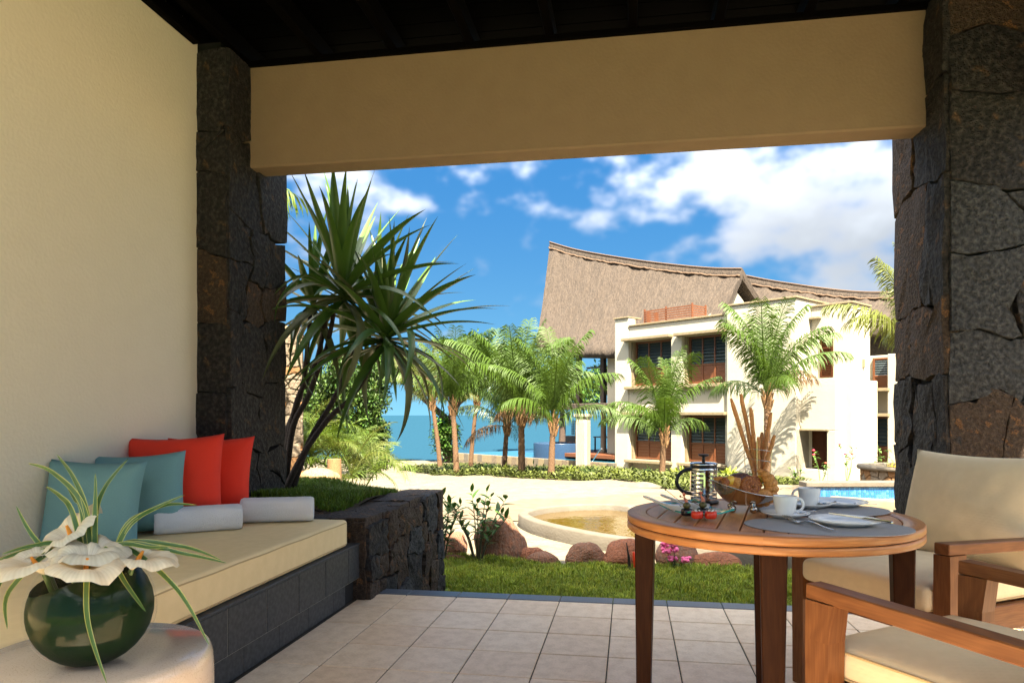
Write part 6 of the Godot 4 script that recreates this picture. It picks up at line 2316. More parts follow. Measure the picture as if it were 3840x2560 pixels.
func build_breakfast() -> void:
	var Y := 0.7305
	placemat("grey woven oval placemat nearest the camera, under the plate with the knife", Vector3(0.570, Y, -2.210), 0.232, 0.172, deg_to_rad(-3.5))
	placemat("grey woven oval placemat on the far side, under the rear cup", Vector3(0.650, Y + 0.0026, -2.570), 0.222, 0.160, deg_to_rad(15.0))
	cup_and_saucer("at the front, on the near placemat", Vector3(0.487, Y + 0.0022, -2.372), deg_to_rad(-8.0))
	cup_and_saucer("at the back, left of the rear plate", Vector3(0.615, Y + 0.0052, -2.610), deg_to_rad(170.0))
	plate("white dinner plate at the front with a knife handle at its rim", Vector3(0.630, Y + 0.0022, -2.250), 0.100)
	plate("white dinner plate at the back behind the second fork", Vector3(0.725, Y + 0.0052, -2.700), 0.108)
	fork("silver fork at the front with its tines up by the near saucer", Vector3(0.472, Y + 0.004, -2.300), Vector3(0.560, Y + 0.006, -2.093))
	fork("silver fork at the back pointing to the table's far edge", Vector3(0.712, Y + 0.006, -2.625), Vector3(0.862, Y + 0.008, -2.700))
	spoon_small("small teaspoon on the front saucer", Vector3(0.515, Y + 0.019, -2.335), Vector3(0.575, Y + 0.020, -2.360))
	spoon_small("small teaspoon on the rear saucer", Vector3(0.645, Y + 0.021, -2.585), Vector3(0.695, Y + 0.022, -2.600))
	# knife across the front plate
	var kn := thing("table_knife", "silver table knife lying on the front plate, handle over the placemat", "knife", Vector3(0.735, Y + 0.019, -2.195))
	kn.look_at_from_position(Vector3(0.738, Y + 0.0165, -2.178), Vector3(0.62, Y + 0.0215, -2.30), Vector3.UP)
	part(kn, "handle", bx(-0.008, 0.008, 0.0, 0.007, -0.085, 0.0, 0.002), M.steel)
	var kb := MB.new()
	kb.prism(PackedVector2Array([Vector2(-0.006, 0.085), Vector2(0.006, 0.085), Vector2(0.009, 0.12), Vector2(0.009, 0.17), Vector2(0.002, 0.195), Vector2(-0.006, 0.19)]), 0.002, 0.0042)
	part(kn, "blade", kb.done(), M.steel)
	build_press(Vector3(0.271, Y, -2.736))
	build_bread(Vector3(0.385, Y, -2.515))
	build_canapes(Y)
	build_breadsticks(Y)


func build_press(at: Vector3) -> void:
	var o := thing("coffee_press", "glass coffee press with a chrome frame and a black loop handle", "coffee press", at, deg_to_rad(9.42))
	var b := MB.new()
	b.lathe([Vector2(0.0, 0.0), Vector2(0.054, 0.0), Vector2(0.056, 0.003), Vector2(0.055, 0.010), Vector2(0.049, 0.012), Vector2(0.0, 0.012)], 36)
	part(o, "base", b.done(), M.black_plastic)
	b = MB.new()
	b.lathe([Vector2(0.0, 0.013), Vector2(0.044, 0.013), Vector2(0.0465, 0.016), Vector2(0.0465, 0.142), Vector2(0.048, 0.146)], 36)
	part(o, "glass_beaker", b.done(), M.clear)
	b = MB.new()
	b.lathe([Vector2(0.0, 0.0145), Vector2(0.0445, 0.0145), Vector2(0.0445, 0.016), Vector2(0.0, 0.0165)], 30)
	part(o, "filter_disc", b.done(), M.steel)
	# chrome frame pierced by rows of slots
	var fr := MB.new()
	var n := 48
	for row in 7:
		var y0 := 0.012 + row * 0.0160
		for j in n:
			var a0 := TAU * j / n
			var a1 := TAU * (j + 1) / n
			var k := j % 12
			var open := k > 1 and k < 11 and row < 7
			var h0 := y0
			var h1 := y0 + (0.0070 if open else 0.0160)
			var r := 0.0492
			fr.quad(Vector3(cos(a1) * r, h0, sin(a1) * r), Vector3(cos(a0) * r, h0, sin(a0) * r), Vector3(cos(a0) * r, h1, sin(a0) * r), Vector3(cos(a1) * r, h1, sin(a1) * r))
	part(o, "chrome_frame", fr.done(), M.chrome_sheet)
	b = MB.new()
	b.lathe([Vector2(0.0495, 0.120), Vector2(0.0505, 0.122), Vector2(0.0505, 0.128), Vector2(0.0495, 0.130)], 36)
	part(o, "chrome_band", b.done(), M.chrome)
	b = MB.new()
	b.lathe([Vector2(0.0475, 0.121), Vector2(0.0488, 0.121), Vector2(0.0488, 0.139), Vector2(0.0475, 0.139)], 36)
	part(o, "collar", b.done(), M.black_plastic)
	b = MB.new()
	b.lathe([Vector2(0.0, 0.140), Vector2(0.050, 0.140), Vector2(0.0515, 0.142), Vector2(0.051, 0.148), Vector2(0.040, 0.152), Vector2(0.012, 0.154), Vector2(0.0, 0.154)], 36)
	part(o, "lid", b.done(), M.chrome)
	b = MB.new()
	b.tube([Vector3(0, 0.016, 0), Vector3(0, 0.168, 0)], [0.0022], 8)
	part(o, "plunger_rod", b.done(), M.steel)
	b = MB.new()
	b.lathe([Vector2(0.0, 0.154), Vector2(0.0065, 0.154), Vector2(0.0055, 0.166), Vector2(0.0065, 0.172), Vector2(0.018, 0.1745), Vector2(0.0195, 0.178), Vector2(0.018, 0.181), Vector2(0.0, 0.182)], 28)
	part(o, "knob", b.done(), M.black_plastic)
	b = MB.new()
	var pts := []
	for i in 15:
		var a := PI * (0.5 + i / 14.0)
		pts.append(Vector3(-0.048 + 0.052 * cos(a), 0.080 + 0.045 * sin(a), 0))
	b.tube(pts, [0.0068], 10)
	part(o, "handle", b.done(), M.black_plastic)
	b = MB.new()
	b.prism(PackedVector2Array([Vector2(0.046, -0.012), Vector2(0.064, 0.0), Vector2(0.046, 0.012)]), 0.136, 0.146)
	part(o, "spout", b.done(), M.chrome)


func build_bread(at: Vector3) -> void:
	var o := thing("bread_bowl", "polished steel bowl on ball feet filled with pastries", "bowl", at, deg_to_rad(9.42))
	var rim := func(a: float) -> Vector3: return Vector3(0.115 * cos(a), 0.0745 - 0.0255 * cos(a) + 0.006 * cos(a * 2.0), 0.092 * sin(a))
	var grid := []
	for i in 13:
		var row := []
		var t := i / 12.0
		for j in 49:
			var a := TAU * (j % 48) / 48.0
			var e: Vector3 = rim.call(a)
			var c := Vector3(-0.012, 0.021, 0)
			var k := pow(t, 0.72)
			row.append(Vector3(lerpf(c.x, e.x, k), lerpf(c.y, e.y, pow(t, 1.9)), lerpf(c.z, e.z, k)))
		grid.append(row)
	for s in [0.0, 0.0022]:
		var b := MB.new()
		b.smooth()
		for i in 12:
			for j in 48:
				var u := Vector3(0, s, 0)
				if s == 0.0:
					b.quad(grid[i][j] + u, grid[i][j + 1] + u, grid[i + 1][j + 1] + u, grid[i + 1][j] + u)
				else:
					b.quad(grid[i + 1][j] + u, grid[i + 1][j + 1] + u, grid[i][j + 1] + u, grid[i][j] + u)
		part(o, "shell" if s == 0.0 else "lining", b.done(), M.bowl_steel)
	var rb := MB.new()
	var rp := []
	for j in 49:
		rp.append((grid[12][j] as Vector3) + Vector3(0, 0.001, 0))
	rb.tube(rp, [0.0018], 6)
	part(o, "lip", rb.done(), M.steel)
	for p in [Vector3(-0.050, 0.0125, 0.026), Vector3(0.012, 0.0125, 0.052), Vector3(0.048, 0.0125, -0.028), Vector3(-0.03, 0.0125, -0.05)]:
		var fb := MB.new()
		fb.sphere(p, Vector3.ONE * 0.0132, 18, 12)
		fb.tube([p + Vector3(0, 0.010, 0), p + Vector3(0, 0.024, -p.z * 0.1)], [0.007, 0.010], 10)
		part(o, "ball_foot", fb.done(), M.ball_steel)
	var B := o.transform
	# swirl bun
	var sw := thing("pastry_swirl", "dark glossy swirl bun in the middle of the bowl", "pastry", B * Vector3(0.012, 0.082, 0.022), deg_to_rad(9.42))
	var sb := MB.new()
	var pts := []
	var rad := []
	for i in 60:
		var t := i / 59.0
		var a := t * TAU * 2.6
		var r := 0.034 * (1.0 - 0.88 * t)
		pts.append(Vector3(r * cos(a), r * sin(a) * 0.95, 0.012 * t))
		rad.append(lerpf(0.0135, 0.009, t))
	sb.tube(pts, rad, 10)
	part(sw, "dough_spiral", sb.done(), M.bun_dark, T(Vector3.ZERO, 0.25, -0.5))
	var back := MB.new()
	back.sphere(Vector3(0, 0, -0.010), Vector3(0.040, 0.038, 0.016), 18, 12)
	part(sw, "dough_base", back.done(), M.bun_dark, T(Vector3.ZERO, 0.25, -0.5))
	# croissant standing at the right
	var cr := thing("croissant", "golden croissant standing at the right end of the bowl", "croissant", B * Vector3(0.082, 0.078, 0.004), deg_to_rad(9.42 - 10))
	for i in 9:
		var t := (i - 4) / 4.0
		var a := t * 1.15
		var cp := Vector3(0.05 * cos(a) - 0.045, 0.052 * sin(a) * 1.15, 0.008 * cos(t * 2))
		var r := 0.0255 * (1.0 - 0.62 * t * t)
		var cb := MB.new()
		var bs := Basis(Vector3.BACK, a)
		var f := func(d: Vector3) -> Vector3: return cp + bs * Vector3(d.x * r, d.y * 0.0165, d.z * r * 0.95)
		cb.blob(f, 16, 10)
		part(cr, "dough_fold", cb.done(), M.croissant)
	# apricot pastries
	var ap := [[Vector3(-0.060, 0.100, 0.004), "folded pastry with a bright apricot half at the bowl's raised left end", 0.9, "apricot_pastry"], [Vector3(0.056, 0.104, -0.028), "pastry with a pale apricot half between the swirl bun and the croissant", 0.7, "apricot_pastry"]]
	for q in ap:
		var p := thing(q[3], q[1], "pastry", B * q[0], deg_to_rad(9.42))
		var s: float = q[2]
		for k in 4:
			var a := TAU * k / 4.0 + 0.6
			var fb := MB.new()
			var d := Vector3(cos(a), 0, sin(a))
			fb.tube([d * 0.044 * s + Vector3(0, -0.022, 0) * s, d * 0.034 * s + Vector3(0, 0.004, 0) * s, d * 0.016 * s + Vector3(0, 0.012, 0) * s], [0.006 * s, 0.021 * s, 0.010 * s], 10)
			part(p, "dough_corner", fb.done(), M.bun_dark if k % 2 else M.croissant)
		var hb := MB.new()
		hb.sphere(Vector3(0.004, 0.006, 0.012) * s, Vector3(0.025, 0.020, 0.022) * s, 18, 12)
		part(p, "apricot_half", hb.done(), M.apricot)
	var rl := thing("bread_roll", "dark plum coloured roll at the back of the bowl", "bread roll", B * Vector3(-0.002, 0.104, -0.040), deg_to_rad(9.42))
	var rm := MB.new()
	rm.sphere(Vector3.ZERO, Vector3(0.045, 0.024, 0.026), 20, 12)
	part(rl, "crust", rm.done(), M.plum)
	var r2 := thing("bread_roll", "golden roll hidden low in the bowl in front of the croissant", "bread roll", B * Vector3(0.050, 0.060, 0.026), deg_to_rad(9.42))
	rm = MB.new()
	rm.sphere(Vector3.ZERO, Vector3(0.032, 0.020, 0.022), 18, 12)
	part(r2, "crust", rm.done(), M.croissant)
	var r3 := thing("bread_roll", "golden roll low in the bowl under the apricot pastry", "bread roll", B * Vector3(-0.050, 0.072, 0.010), deg_to_rad(9.42))
	part(r3, "crust", rm.done() if false else r2.get_child(0).mesh, M.croissant, T(Vector3.ZERO, 0.3, 0, -0.3, 1.25))


func build_canapes(Y: float) -> void:
	# curved glass plate
	var g := thing("glass_plate", "curved green edged glass plate of canapes at the left of the table", "plate", Vector3(0.208, Y, -2.445), 0.0)
	var a := Vector3(0.096, 0, 0.256).normalized()
	var c := Vector3(0.144, 0, -0.078).normalized()
	var hl := 0.142
	var hw := 0.080
	var top := []
	for i in 15:
		var u := i / 14.0 * 2.0 - 1.0
		var row := []
		for v in [-1.0, -0.35, 0.35, 1.0]:
			row.append(a * u * hl + c * v * hw + Vector3(0, 0.006 + 0.013 * pow(absf(u), 2.6) + 0.010 * pow(absf(v), 4.0), 0))
		top.append(row)
	var b := MB.new()
	b.smooth()
	for i in 14:
		for j in 3:
			b.quad(top[i][j], top[i + 1][j], top[i + 1][j + 1], top[i][j + 1])
	part(g, "sheet", b.done(), M.glass_green)
	var e := MB.new()
	var ring := []
	for i in 15:
		ring.append(top[i][0])
	for j in [1, 2]:
		ring.append(top[14][j])
	for i in 15:
		ring.append(top[14 - i][3])
	for j in [2, 1]:
		ring.append(top[0][j])
	e.flat()
	for i in ring.size():
		var p: Vector3 = ring[i]
		var q: Vector3 = ring[(i + 1) % ring.size()]
		var d := Vector3(0, -0.0055, 0)
		e.quad(p + d, q + d, q, p)
	part(g, "edge", e.done(), M.glass_edge)
	var yb := Y + 0.008
	# tomato cups
	var tp := [[Vector3(0.205, yb, -2.262), "left red tomato cup with herbs at the glass plate's front edge"], [Vector3(0.246, yb, -2.266), "right red tomato cup with herbs at the glass plate's front edge"]]
	for q in tp:
		var o := thing("tomato_cup", q[1], "canape", q[0])
		var tb := MB.new()
		tb.lathe([Vector2(0.0, 0.0), Vector2(0.0145, 0.0), Vector2(0.0180, 0.004), Vector2(0.0188, 0.012), Vector2(0.0170, 0.0225), Vector2(0.014, 0.0225), Vector2(0.0, 0.019)], 24)
		part(o, "tomato", tb.done(), M.tomato)
		filling(o, 0.022, 0.014)
	# dark vegetable rolls
	var dp := [[Vector3(0.178, yb, -2.318), "dark aubergine roll pierced by a cocktail stick, left on the glass plate"], [Vector3(0.230, yb, -2.340), "dark aubergine roll pierced by a cocktail stick, behind the tomato cups"]]
	for q in dp:
		var o := thing("aubergine_roll", q[1], "canape", q[0])
		var tb := MB.new()
		tb.lathe([Vector2(0.0, 0.0), Vector2(0.015, 0.0), Vector2(0.0185, 0.005), Vector2(0.0175, 0.021), Vector2(0.013, 0.023), Vector2(0.0, 0.022)], 20)
		part(o, "skin", tb.done(), M.aubergine)
		filling(o, 0.024, 0.012)
		var ob := MB.new()
		ob.sphere(Vector3(0, 0.032, 0), Vector3(0.0125, 0.011, 0.0125), 14, 9)
		part(o, "olive", ob.done(), M.olive)
	for k in 2:
		var s: Vector3 = [Vector3(0.178, yb + 0.028, -2.318), Vector3(0.230, yb + 0.026, -2.340)][k]
		var t: Vector3 = [Vector3(0.115, yb + 0.075, -2.385), Vector3(0.160, yb + 0.058, -2.345)][k]
		var sb := MB.new()
		sb.tube([s, t], [0.0011], 6)
		sb.sphere(t, Vector3(0.003, 0.004, 0.003), 8, 6)
		var o := part(self, "cocktail_stick", sb.done(), M.bamboo)
		tag(o, ["bamboo cocktail stick slanting from the left aubergine roll", "bamboo cocktail stick slanting from the rear aubergine roll"][k], "cocktail stick")
	# porcelain spoons with prawns
	var sp := [[Vector3(0.163, yb, -2.392), Vector3(0.045, yb + 0.046, -2.405), "front white porcelain spoon on the glass plate, handle to the left", "pink prawn tail in the front porcelain spoon"], [Vector3(0.222, yb, -2.452), Vector3(0.108, yb + 0.048, -2.462), "rear white porcelain spoon on the glass plate, handle to the left", "pink prawn tail standing in the rear porcelain spoon"]]
	for q in sp:
		var o := thing("porcelain_spoon", q[2], "spoon", q[0])
		var h: Vector3 = q[1] - q[0]
		var dir := Vector3(h.x, 0, h.z).normalized()
		var sd := Vector3(-dir.z, 0, dir.x)
		var sb := MB.new()
		sb.smooth()
		var rows := []
		# boat shaped bowl that runs into the rising handle
		for st in [[-0.042, 0.004, 0.021, 0.021], [-0.036, 0.015, 0.006, 0.022], [-0.02, 0.021, 0.001, 0.022], [0.0, 0.0215, 0.0, 0.022], [0.02, 0.018, 0.004, 0.023], [0.036, 0.011, 0.014, 0.025], [0.055, 0.0075, 0.024, 0.029], [0.085, 0.007, 0.036, 0.040], [0.112, 0.0075, 0.046, 0.0495], [0.120, 0.005, 0.050, 0.0515]]:
			var row := []
			for v in 7:
				var w := v / 6.0 * 2.0 - 1.0
				var y: float = lerpf(st[2], st[3], pow(absf(w), 2.4))
				row.append(dir * st[0] + sd * st[1] * w + Vector3(0, y, 0))
			rows.append(row)
		for i in rows.size() - 1:
			for j in 6:
				sb.quad(rows[i][j + 1], rows[i + 1][j + 1], rows[i + 1][j], rows[i][j])
				var dn := Vector3(0, -0.0018, 0)
				sb.quad(rows[i][j] + dn, rows[i + 1][j] + dn, rows[i + 1][j + 1] + dn, rows[i][j + 1] + dn)
		var hp := []
		for st in [[0.018, 0.010], [0.036, 0.0175], [0.055, 0.0255], [0.085, 0.037], [0.112, 0.0465], [0.121, 0.050]]:
			hp.append(dir * st[0] + Vector3(0, st[1], 0))
		sb.tube(hp, [0.008, 0.0062, 0.0052, 0.0048, 0.005, 0.003], 10)
		part(o, "body", sb.done(), M.porcelain)
		filling(o, 0.014, 0.014)
		var pr := thing("prawn", q[3], "prawn", q[0] + Vector3(0.006, 0.016, 0.004))
		var pb := MB.new()
		pb.tube([Vector3(-0.012, 0.0, 0), Vector3(0.004, -0.002, 0), Vector3(0.014, 0.008, 0), Vector3(0.013, 0.022, 0), Vector3(0.006, 0.034, 0)], [0.004, 0.0075, 0.0075, 0.0055, 0.003], 10)
		part(pr, "body", pb.done(), M.prawn)
		var fb := MB.new()
		for k in 3:
			leaf_blade(fb, Vector3(0.006, 0.033, 0), Vector3(-0.4 + 0.35 * k, 1.0, 0.3 * (k - 1)).normalized(), 0.019, 0.010)
		part(pr, "tail_fan", fb.done(), M.prawn)


func filling(o: Node3D, y: float, r: float) -> void:
	var hb := MB.new()
	for i in 14:
		leaf_blade(hb, Vector3(rf(-r, r) * 0.6, y + rf(-0.002, 0.004), rf(-r, r) * 0.6), Vector3(rf(-1, 1), rf(0.1, 0.9), rf(-1, 1)).normalized(), rf(0.006, 0.012), 0.004)
	part(o, "herbs", hb.done(), M.herb)
	var wb := MB.new()
	for i in 6:
		wb.sphere(Vector3(rf(-r, r) * 0.5, y + rf(-0.001, 0.003), rf(-r, r) * 0.5), Vector3(0.004, 0.003, 0.004), 7, 5)
	part(o, "cream", wb.done(), M.porcelain)


func build_breadsticks(Y: float) -> void:
	var at := Vector3(0.462, Y, -2.715)
	var o := thing("wire_holder", "thin wire spiral holder standing behind the pastry bowl", "holder", at, deg_to_rad(9.42))
	var pts := []
	for i in 120:
		var t := i / 119.0
		var a := t * TAU * 6.0
		var r := lerpf(0.036, 0.050, t)
		pts.append(Vector3(r * cos(a), 0.004 + t * 0.225, r * sin(a)))
	var b := MB.new()
	b.tube(pts, [0.0011], 5)
	part(o, "spiral", b.done(), M.steel)
	for k in 4:
		var a := TAU * k / 4.0 + 0.4
		b = MB.new()
		b.tube([Vector3(0.036 * cos(a), 0, 0.036 * sin(a)), Vector3(0.051 * cos(a), 0.24, 0.051 * sin(a))], [0.0016], 6)
		part(o, "upright", b.done(), M.steel)
	var tips := [[Vector3(0.364, 1.118, -2.69), "longest breadstick leaning far to the left"], [Vector3(0.402, 1.135, -2.715), "tall breadstick second from the left, tip highest"], [Vector3(0.434, 1.085, -2.70), "breadstick just left of the middle of the bundle"], [Vector3(0.512, 1.067, -2.73), "tall breadstick leaning to the right"], [Vector3(0.518, 0.985, -2.70), "short breadstick furthest right"], [Vector3(0.458, 0.978, -2.685), "short breadstick in the middle at the front"], [Vector3(0.482, 0.994, -2.74), "short breadstick right of the middle at the back"], [Vector3(0.449, 1.004, -2.745), "short breadstick at the back of the bundle"]]
	for i in tips.size():
		var t: Vector3 = tips[i][0]
		var base := at + Vector3(0, 0.006, 0) + (at - t) * Vector3(0.22, 0, 0.22)
		var d := t - base
		var sb := MB.new()
		var q := []
		var rr := []
		for k in 15:
			var u := k / 14.0
			q.append(base + d * u + Vector3(rf(-1, 1), 0, rf(-1, 1)) * 0.0012)
			rr.append(0.0085 * (0.9 + rf(-0.07, 0.07)) * (0.6 if k == 0 or k == 14 else 1.0))
		sb.tube(q, rr, 9)
		var bs := part(self, "breadstick", sb.done(), M.breadstick)
		tag(bs, tips[i][1] + " in the wire holder", "breadstick", "breadsticks in the wire holder")


# ------------------------------------------------------------------ stool, vase, flowers
func build_stool() -> void:
	var s := thing("ceramic_stool", "round crackle glazed cream ceramic stool carrying the vase", "stool", Vector3(-1.245, 0, -1.492))
	var b := MB.new()
	var r := 0.262
	b.lathe([Vector2(r * 0.80, 0.0), Vector2(r * 0.83, 0.02), Vector2(r * 0.97, 0.16), Vector2(r * 1.0, 0.28), Vector2(r * 0.995, 0.44), Vector2(r * 0.985, 0.476), Vector2(r * 0.955, 0.4935), Vector2(r * 0.92, 0.499), Vector2(r * 0.5, 0.5), Vector2(0.0, 0.5)], 72)
	part(s, "body", b.done(), M.ceramic)
	var V := Vector3(-1.2, 0.5005, -1.43)
	var o := thing("glass_vase", "round glass bowl vase lined with dark green leaves on the ceramic stool", "vase", V)
	b = MB.new()
	var prof := []
	var R := 0.134
	for i in 19:
		var a := lerpf(-1.18, 1.05, i / 18.0)
		prof.append(Vector2(R * cos(a), 0.122 + R * sin(a)))
	prof.push_front(Vector2(0.0, prof[0].y))
	part(o, "glass", lathe_of(prof, 48), M.vase_glass)
	# broad leaves curled round the inside, up to the shoulder on one side
	b = MB.new()
	b.smooth()
	for i in 40:
		for j in 10:
			var q := []
			for e in [[0, 0], [1, 0], [1, 1], [0, 1]]:
				var a: float = TAU * (i + e[0]) / 40.0
				var hi: float = 0.42 + 0.42 * (0.5 + 0.5 * sin(a - 0.5)) + 0.08 * sin(a * 3.0)
				var ph: float = lerpf(-1.15, hi, (j + e[1]) / 10.0)
				var rr := R - 0.007
				q.append(Vector3(rr * cos(ph) * sin(a), 0.122 + rr * sin(ph), rr * cos(ph) * cos(a)))
			b.quad(q[0], q[1], q[2], q[3])
	part(o, "leaf_lining", b.done(), M.lining)
	b = MB.new()
	b.lathe([Vector2(0.0, 0.012), Vector2(0.06, 0.012), Vector2(0.122, 0.10), Vector2(0.125, 0.135), Vector2(0.0, 0.1355)], 40)
	part(o, "water", b.done(), M.vase_water)
	# calla lilies
	var lil := [[Vector3(-0.045, 0.305, -0.005), 2.6, -0.45, 0.068, "white calla lily highest at the back of the bouquet"], [Vector3(0.010, 0.268, 0.030), 0.9, 0.40, 0.076, "large white calla lily in the middle of the bouquet, opening to the front"], [Vector3(0.098, 0.258, 0.0), 1.5, 0.50, 0.068, "white calla lily at the right of the bouquet"], [Vector3(-0.052, 0.258, 0.072), -0.2, 0.50, 0.074, "white calla lily low at the front left of the bouquet"], [Vector3(0.050, 0.262, 0.078), 0.8, 0.58, 0.070, "white calla lily low at the front right, over the glass"], [Vector3(-0.095, 0.246, 0.015), -1.5, 0.55, 0.074, "white calla lily at the far left of the bouquet"]]
	for q in lil:
		var f := thing("calla_lily", q[4], "flower", V + q[0] - Vector3(0, 0.05, 0))
		var bs := Basis(Vector3.UP, q[1]) * Basis(Vector3.RIGHT, q[2])
		part(f, "spathe", spathe(q[3], int(q[3] * 9000)), M.petal, Transform3D(bs, Vector3.ZERO))
		var sp := MB.new()
		sp.tube([Vector3(0, 0.01, 0), Vector3(0, 0.035, 0.004), Vector3(0, 0.056, 0.006)], [0.005, 0.0055, 0.003], 8)
		part(f, "spadix", sp.done(), M.spadix, Transform3D(bs, Vector3.ZERO))
		var st := MB.new()
		var root: Vector3 = Vector3(rf(-0.04, 0.04), 0.02, rf(-0.04, 0.04)) - (q[0] - Vector3(0, 0.05, 0))
		st.tube([bs * Vector3(0, 0.004, 0), bs * Vector3(0, -0.03, 0) + Vector3(0, -0.01, 0), root * 0.6, root], [0.006, 0.006, 0.006, 0.006], 8)
		part(f, "stem", st.done(), M.lily_stem)
	# striped grass leaves
	var g := thing("striped_grass_leaves", "spray of narrow yellow edged grass leaves arching out of the vase", "leaves", V)
	var blades := BLADES
	for q in blades:
		part(g, "leaf", grass_leaf(q), M.striped)


func lathe_of(prof: Array, n: int) -> ArrayMesh:
	var b := MB.new()
	b.lathe(prof, n)
	return b.done()


func grass_leaf(q: Array) -> ArrayMesh:
	var p0 := Vector3(q[0][0], q[0][1], q[0][2])
	var pm := Vector3(q[1][0], q[1][1], q[1][2])
	var p2 := Vector3(q[2][0], q[2][1], q[2][2])
	p0.y = maxf(p0.y, 0.255)
	var flat_r := Vector2(pm.x, pm.z).length()
	if pm.y < 0.25 and flat_r < 0.152:
		pm = Vector3(pm.x * 0.152 / flat_r, pm.y + 0.02, pm.z * 0.152 / flat_r)
	if p0.y - 0.001 < 0.26:
		var dir := Vector2(pm.x, pm.z).normalized() * 0.062
		p0 = Vector3(dir.x, 0.262, dir.y)
	var root := Vector3(p0.x * 0.25 + 0.01, 0.16, p0.z * 0.25)
	var c := Curve3D.new()
	c.add_point(root, Vector3.ZERO, (p0 - root) * 0.4)
	c.add_point(p0, -(pm - root) * 0.2, (pm - root) * 0.2)
	c.add_point(pm, -(p2 - p0) * 0.2, (p2 - p0) * 0.2)
	c.add_point(p2, -(p2 - pm) * 0.35, Vector3.ZERO)
	var l := c.get_baked_length()
	var b := MB.new()
	b.smooth()
	var prev := []
	var n := 26
	var view := Vector3(0.62, 0.25, 0.74)
	for i in n + 1:
		var t := float(i) / n
		var p := c.sample_baked(l * t, true)
		var d := (c.sample_baked(minf(l * t + 0.004, l), true) - c.sample_baked(maxf(l * t - 0.004, 0), true)).normalized()
		var s := d.cross(view).normalized()
		var u := s.cross(d).normalized()
		s = (s + u * 0.35).normalized()
		var w := 0.0068 * pow(sin(PI * clampf(0.12 + 0.88 * t, 0, 1)), 0.55) * (1.0 - 0.25 * t) if i < n else 0.0003
		var cur := [p - s * w + u * w * 0.35, p, p + s * w + u * w * 0.35]
		if i > 0:
			for k in 2:
				b.quad(prev[k], prev[k + 1], cur[k + 1], cur[k], Vector2(t, k * 0.5), Vector2(t, k * 0.5 + 0.5), Vector2(t, k * 0.5 + 0.5), Vector2(t, k * 0.5))
		prev = cur
	return b.done()


func spathe(r: float, sd: int) -> ArrayMesh:
	var n := FastNoiseLite.new()
	n.seed = sd
	n.frequency = 0.8
	var b := MB.new()
	b.smooth()
	var nu := 40
	var nv := 16
	var grid := []
	for j in nv + 1:
		var row := []
		var t := float(j) / nv
		for i in nu + 1:
			# the sheet wraps a little more than once round, one edge over the other
			var k := float(i) / nu
			var a := lerpf(-PI * 1.10, PI * 1.10, k)
			var tip := pow(maxf(cos(a * 0.5), 0.0), 6.0)
			var open := 0.015 + 0.985 * pow(t, 1.15)
			var len := 1.0 + 0.36 * tip - 0.22 * pow(absf(a) / PI, 3.0)
			var rad := r * open * (1.0 + 0.28 * tip * t) * (1.0 + 0.10 * (k - 0.5))
			rad *= 1.0 + 0.09 * n.get_noise_2d(a * 1.4, 5.0) * t * 2.0
			var y := r * 1.25 * t * len * (1.0 - 0.34 * t * t) - r * 0.30 * pow(t, 5.0) * (1.0 - 0.3 * tip)
			y += r * 0.14 * n.get_noise_2d(a * 1.8, 9.0) * t * t * 2.0
			row.append(Vector3(rad * sin(a), y, rad * cos(a)))
		grid.append(row)
	for j in nv:
		for i in nu:
			b.quad(grid[j][i], grid[j][i + 1], grid[j + 1][i + 1], grid[j + 1][i], Vector2(float(i) / nu, float(j) / nv), Vector2(float(i + 1) / nu, float(j) / nv), Vector2(float(i + 1) / nu, float(j + 1) / nv), Vector2(float(i) / nu, float(j + 1) / nv))
	return b.done()


# ------------------------------------------------------------------ the spiky plant in the planter
func sword_mesh(l: float, w: float, droop: float, kink: float, sd: int) -> ArrayMesh:
	var r := RandomNumberGenerator.new()
	r.seed = sd
	var b := MB.new()
	b.smooth()
	var n := 16
	var p := Vector3.ZERO
	var prev := []
	for i in n + 1:
		var t := float(i) / n
		var a := -deg_to_rad(droop) * pow(t, 1.6) - (deg_to_rad(kink) * smoothstep(0.30, 0.45, t))
		var d := Vector3(cos(a), sin(a), 0.05 * sin(t * 3.0 + sd)).normalized()
		var up := Vector3(0, 0, 1).cross(d).normalized()
		var ww := w * 0.5 * (0.55 + 0.45 * smoothstep(0.0, 0.25, t)) * (1.0 - pow(t, 2.2))
		var cur := [p + Vector3(0, 0, -ww) + up * ww * 0.42, p + Vector3(0, 0, -ww * 0.5) + up * ww * 0.15, p, p + Vector3(0, 0, ww * 0.5) + up * ww * 0.15, p + Vector3(0, 0, ww) + up * ww * 0.42]
		if i > 0:
			for k in 4:
				b.quad(prev[k], prev[k + 1], cur[k + 1], cur[k], Vector2(t, k * 0.25), Vector2(t, k * 0.25 + 0.25), Vector2(t, k * 0.25 + 0.25), Vector2(t, k * 0.25))
		prev = cur
		p += d * l / n
	return b.done()


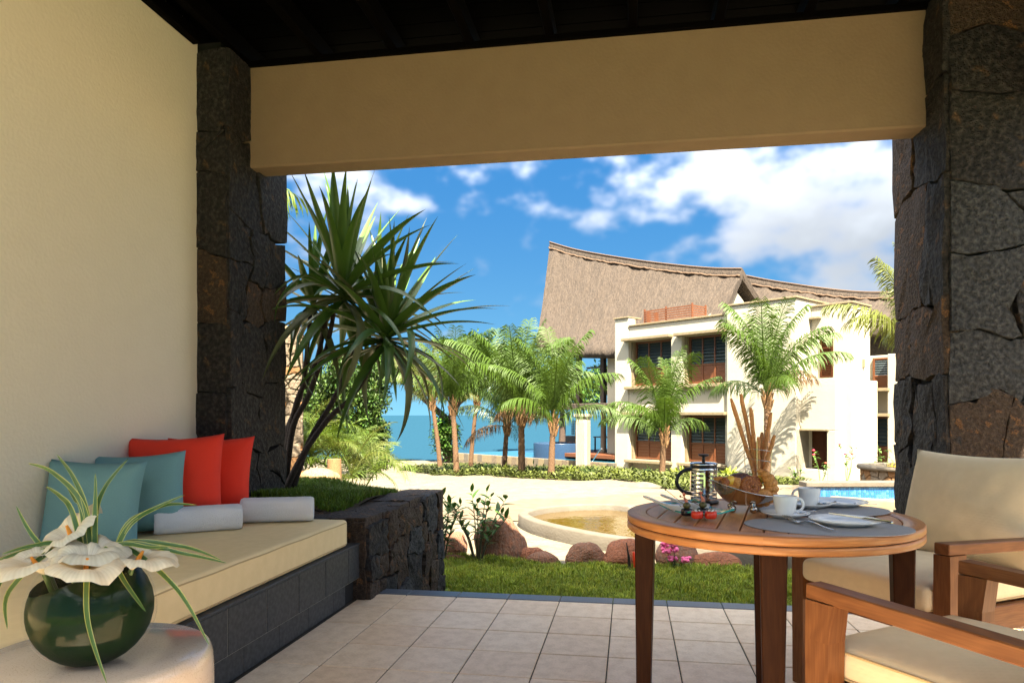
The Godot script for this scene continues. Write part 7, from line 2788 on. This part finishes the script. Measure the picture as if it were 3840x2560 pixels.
func build_dracaena() -> void:
	var o := thing("spiky_plant", "tall spiky plant with sword leaves on bare stems in the stone planter", "plant", Vector3(-2.5, 0.45, -4.9))
	var O := Vector3(-2.5, 0.45, -4.9)
	var stems := [[[-2.52, 0.50, -4.9], [-2.49, 0.87, -4.91], [-2.41, 1.2, -4.92], [-2.28, 1.46, -4.94], [-2.2, 1.83, -4.96], [-2.12, 1.84, -4.95]], [[-2.50, 0.50, -4.88], [-2.45, 0.96, -4.9], [-2.34, 1.18, -4.91], [-2.24, 1.42, -4.9], [-2.17, 1.6, -4.9], [-2.10, 1.92, -4.88]], [[-2.47, 0.50, -4.93], [-2.34, 0.87, -4.95], [-2.21, 1.15, -5.05], [-2.11, 1.42, -5.12], [-2.0, 1.78, -5.2]], [[-2.49, 0.50, -4.86], [-2.36, 0.76, -4.87], [-2.18, 1.03, -4.92], [-2.03, 1.17, -4.95], [-1.91, 1.35, -4.98], [-1.80, 1.62, -5.0]], [[-2.56, 0.5, -4.95], [-2.53, 0.92, -4.97], [-2.47, 1.1, -4.99], [-2.41, 1.33, -5.0], [-2.38, 1.85, -5.05]]]
	for s in stems:
		var pts := []
		var rad := []
		for k in 25:
			var u: float = k / 24.0 * (s.size() - 1)
			var i := mini(int(u), s.size() - 2)
			var P := func(j: int) -> Vector3:
				var q: Array = s[clampi(j, 0, s.size() - 1)]
				return Vector3(q[0], q[1], q[2])
			pts.append((P.call(i) as Vector3).cubic_interpolate(P.call(i + 1), P.call(i - 1), P.call(i + 2), u - i) - O)
			rad.append(lerpf(0.024, 0.014, k / 24.0) + (0.0014 if k % 2 else 0.0))
		var b := MB.new()
		b.tube(pts, rad, 10)
		part(o, "stem", b.done(), M.dracaena_bark)
	var kinds := [sword_mesh(0.92, 0.082, 10, 0, 1), sword_mesh(0.95, 0.084, 28, 0, 2), sword_mesh(0.95, 0.084, 60, 0, 3), sword_mesh(0.95, 0.082, 75, 34, 4), sword_mesh(0.9, 0.080, 30, 78, 5), sword_mesh(0.8, 0.070, 14, 0, 6)]
	var heads := [[Vector3(-2.06, 1.88, -4.90), 60, 0.0, 1.0], [Vector3(-1.77, 1.58, -5.02), 58, 0.45, 1.0], [Vector3(-2.38, 1.84, -5.10), 20, 0.0, 0.85], [Vector3(-1.95, 1.76, -5.30), 22, 0.2, 0.85]]
	for h in heads:
		for i in h[1]:
			var k: float = float(i) / h[1]
			var yaw: float = i * 2.399 + rf(-0.25, 0.25)
			# innermost stand up, outer ones lean out and hang
			var el := lerpf(88.0, -42.0, k) + rf(-9, 9)
			var kind := 0
			if el > 50:
				kind = 0 if rng.randf() < 0.7 else 5
			elif el > 25:
				kind = 1
			elif el > 0:
				kind = [1, 2, 2, 3][rng.randi() % 4]
			else:
				kind = [1, 2, 3][rng.randi() % 3]
			var bs := Basis(Vector3.UP, yaw) * Basis(Vector3.BACK, deg_to_rad(el)) * Basis(Vector3.RIGHT, rf(-0.35, 0.35))
			bs = Basis(Vector3.BACK, -h[2] * 0.5) * bs
			var off := Vector3(0, 0.06 * (1.0 - k) * 1.5, 0)
			part(o, "leaf", kinds[kind], M.sword_leaf_old if rng.randf() < 0.13 + 0.12 * k else M.sword_leaf, Transform3D(bs.scaled(Vector3.ONE * h[3] * rf(0.85, 1.05)), h[0] - O + off))
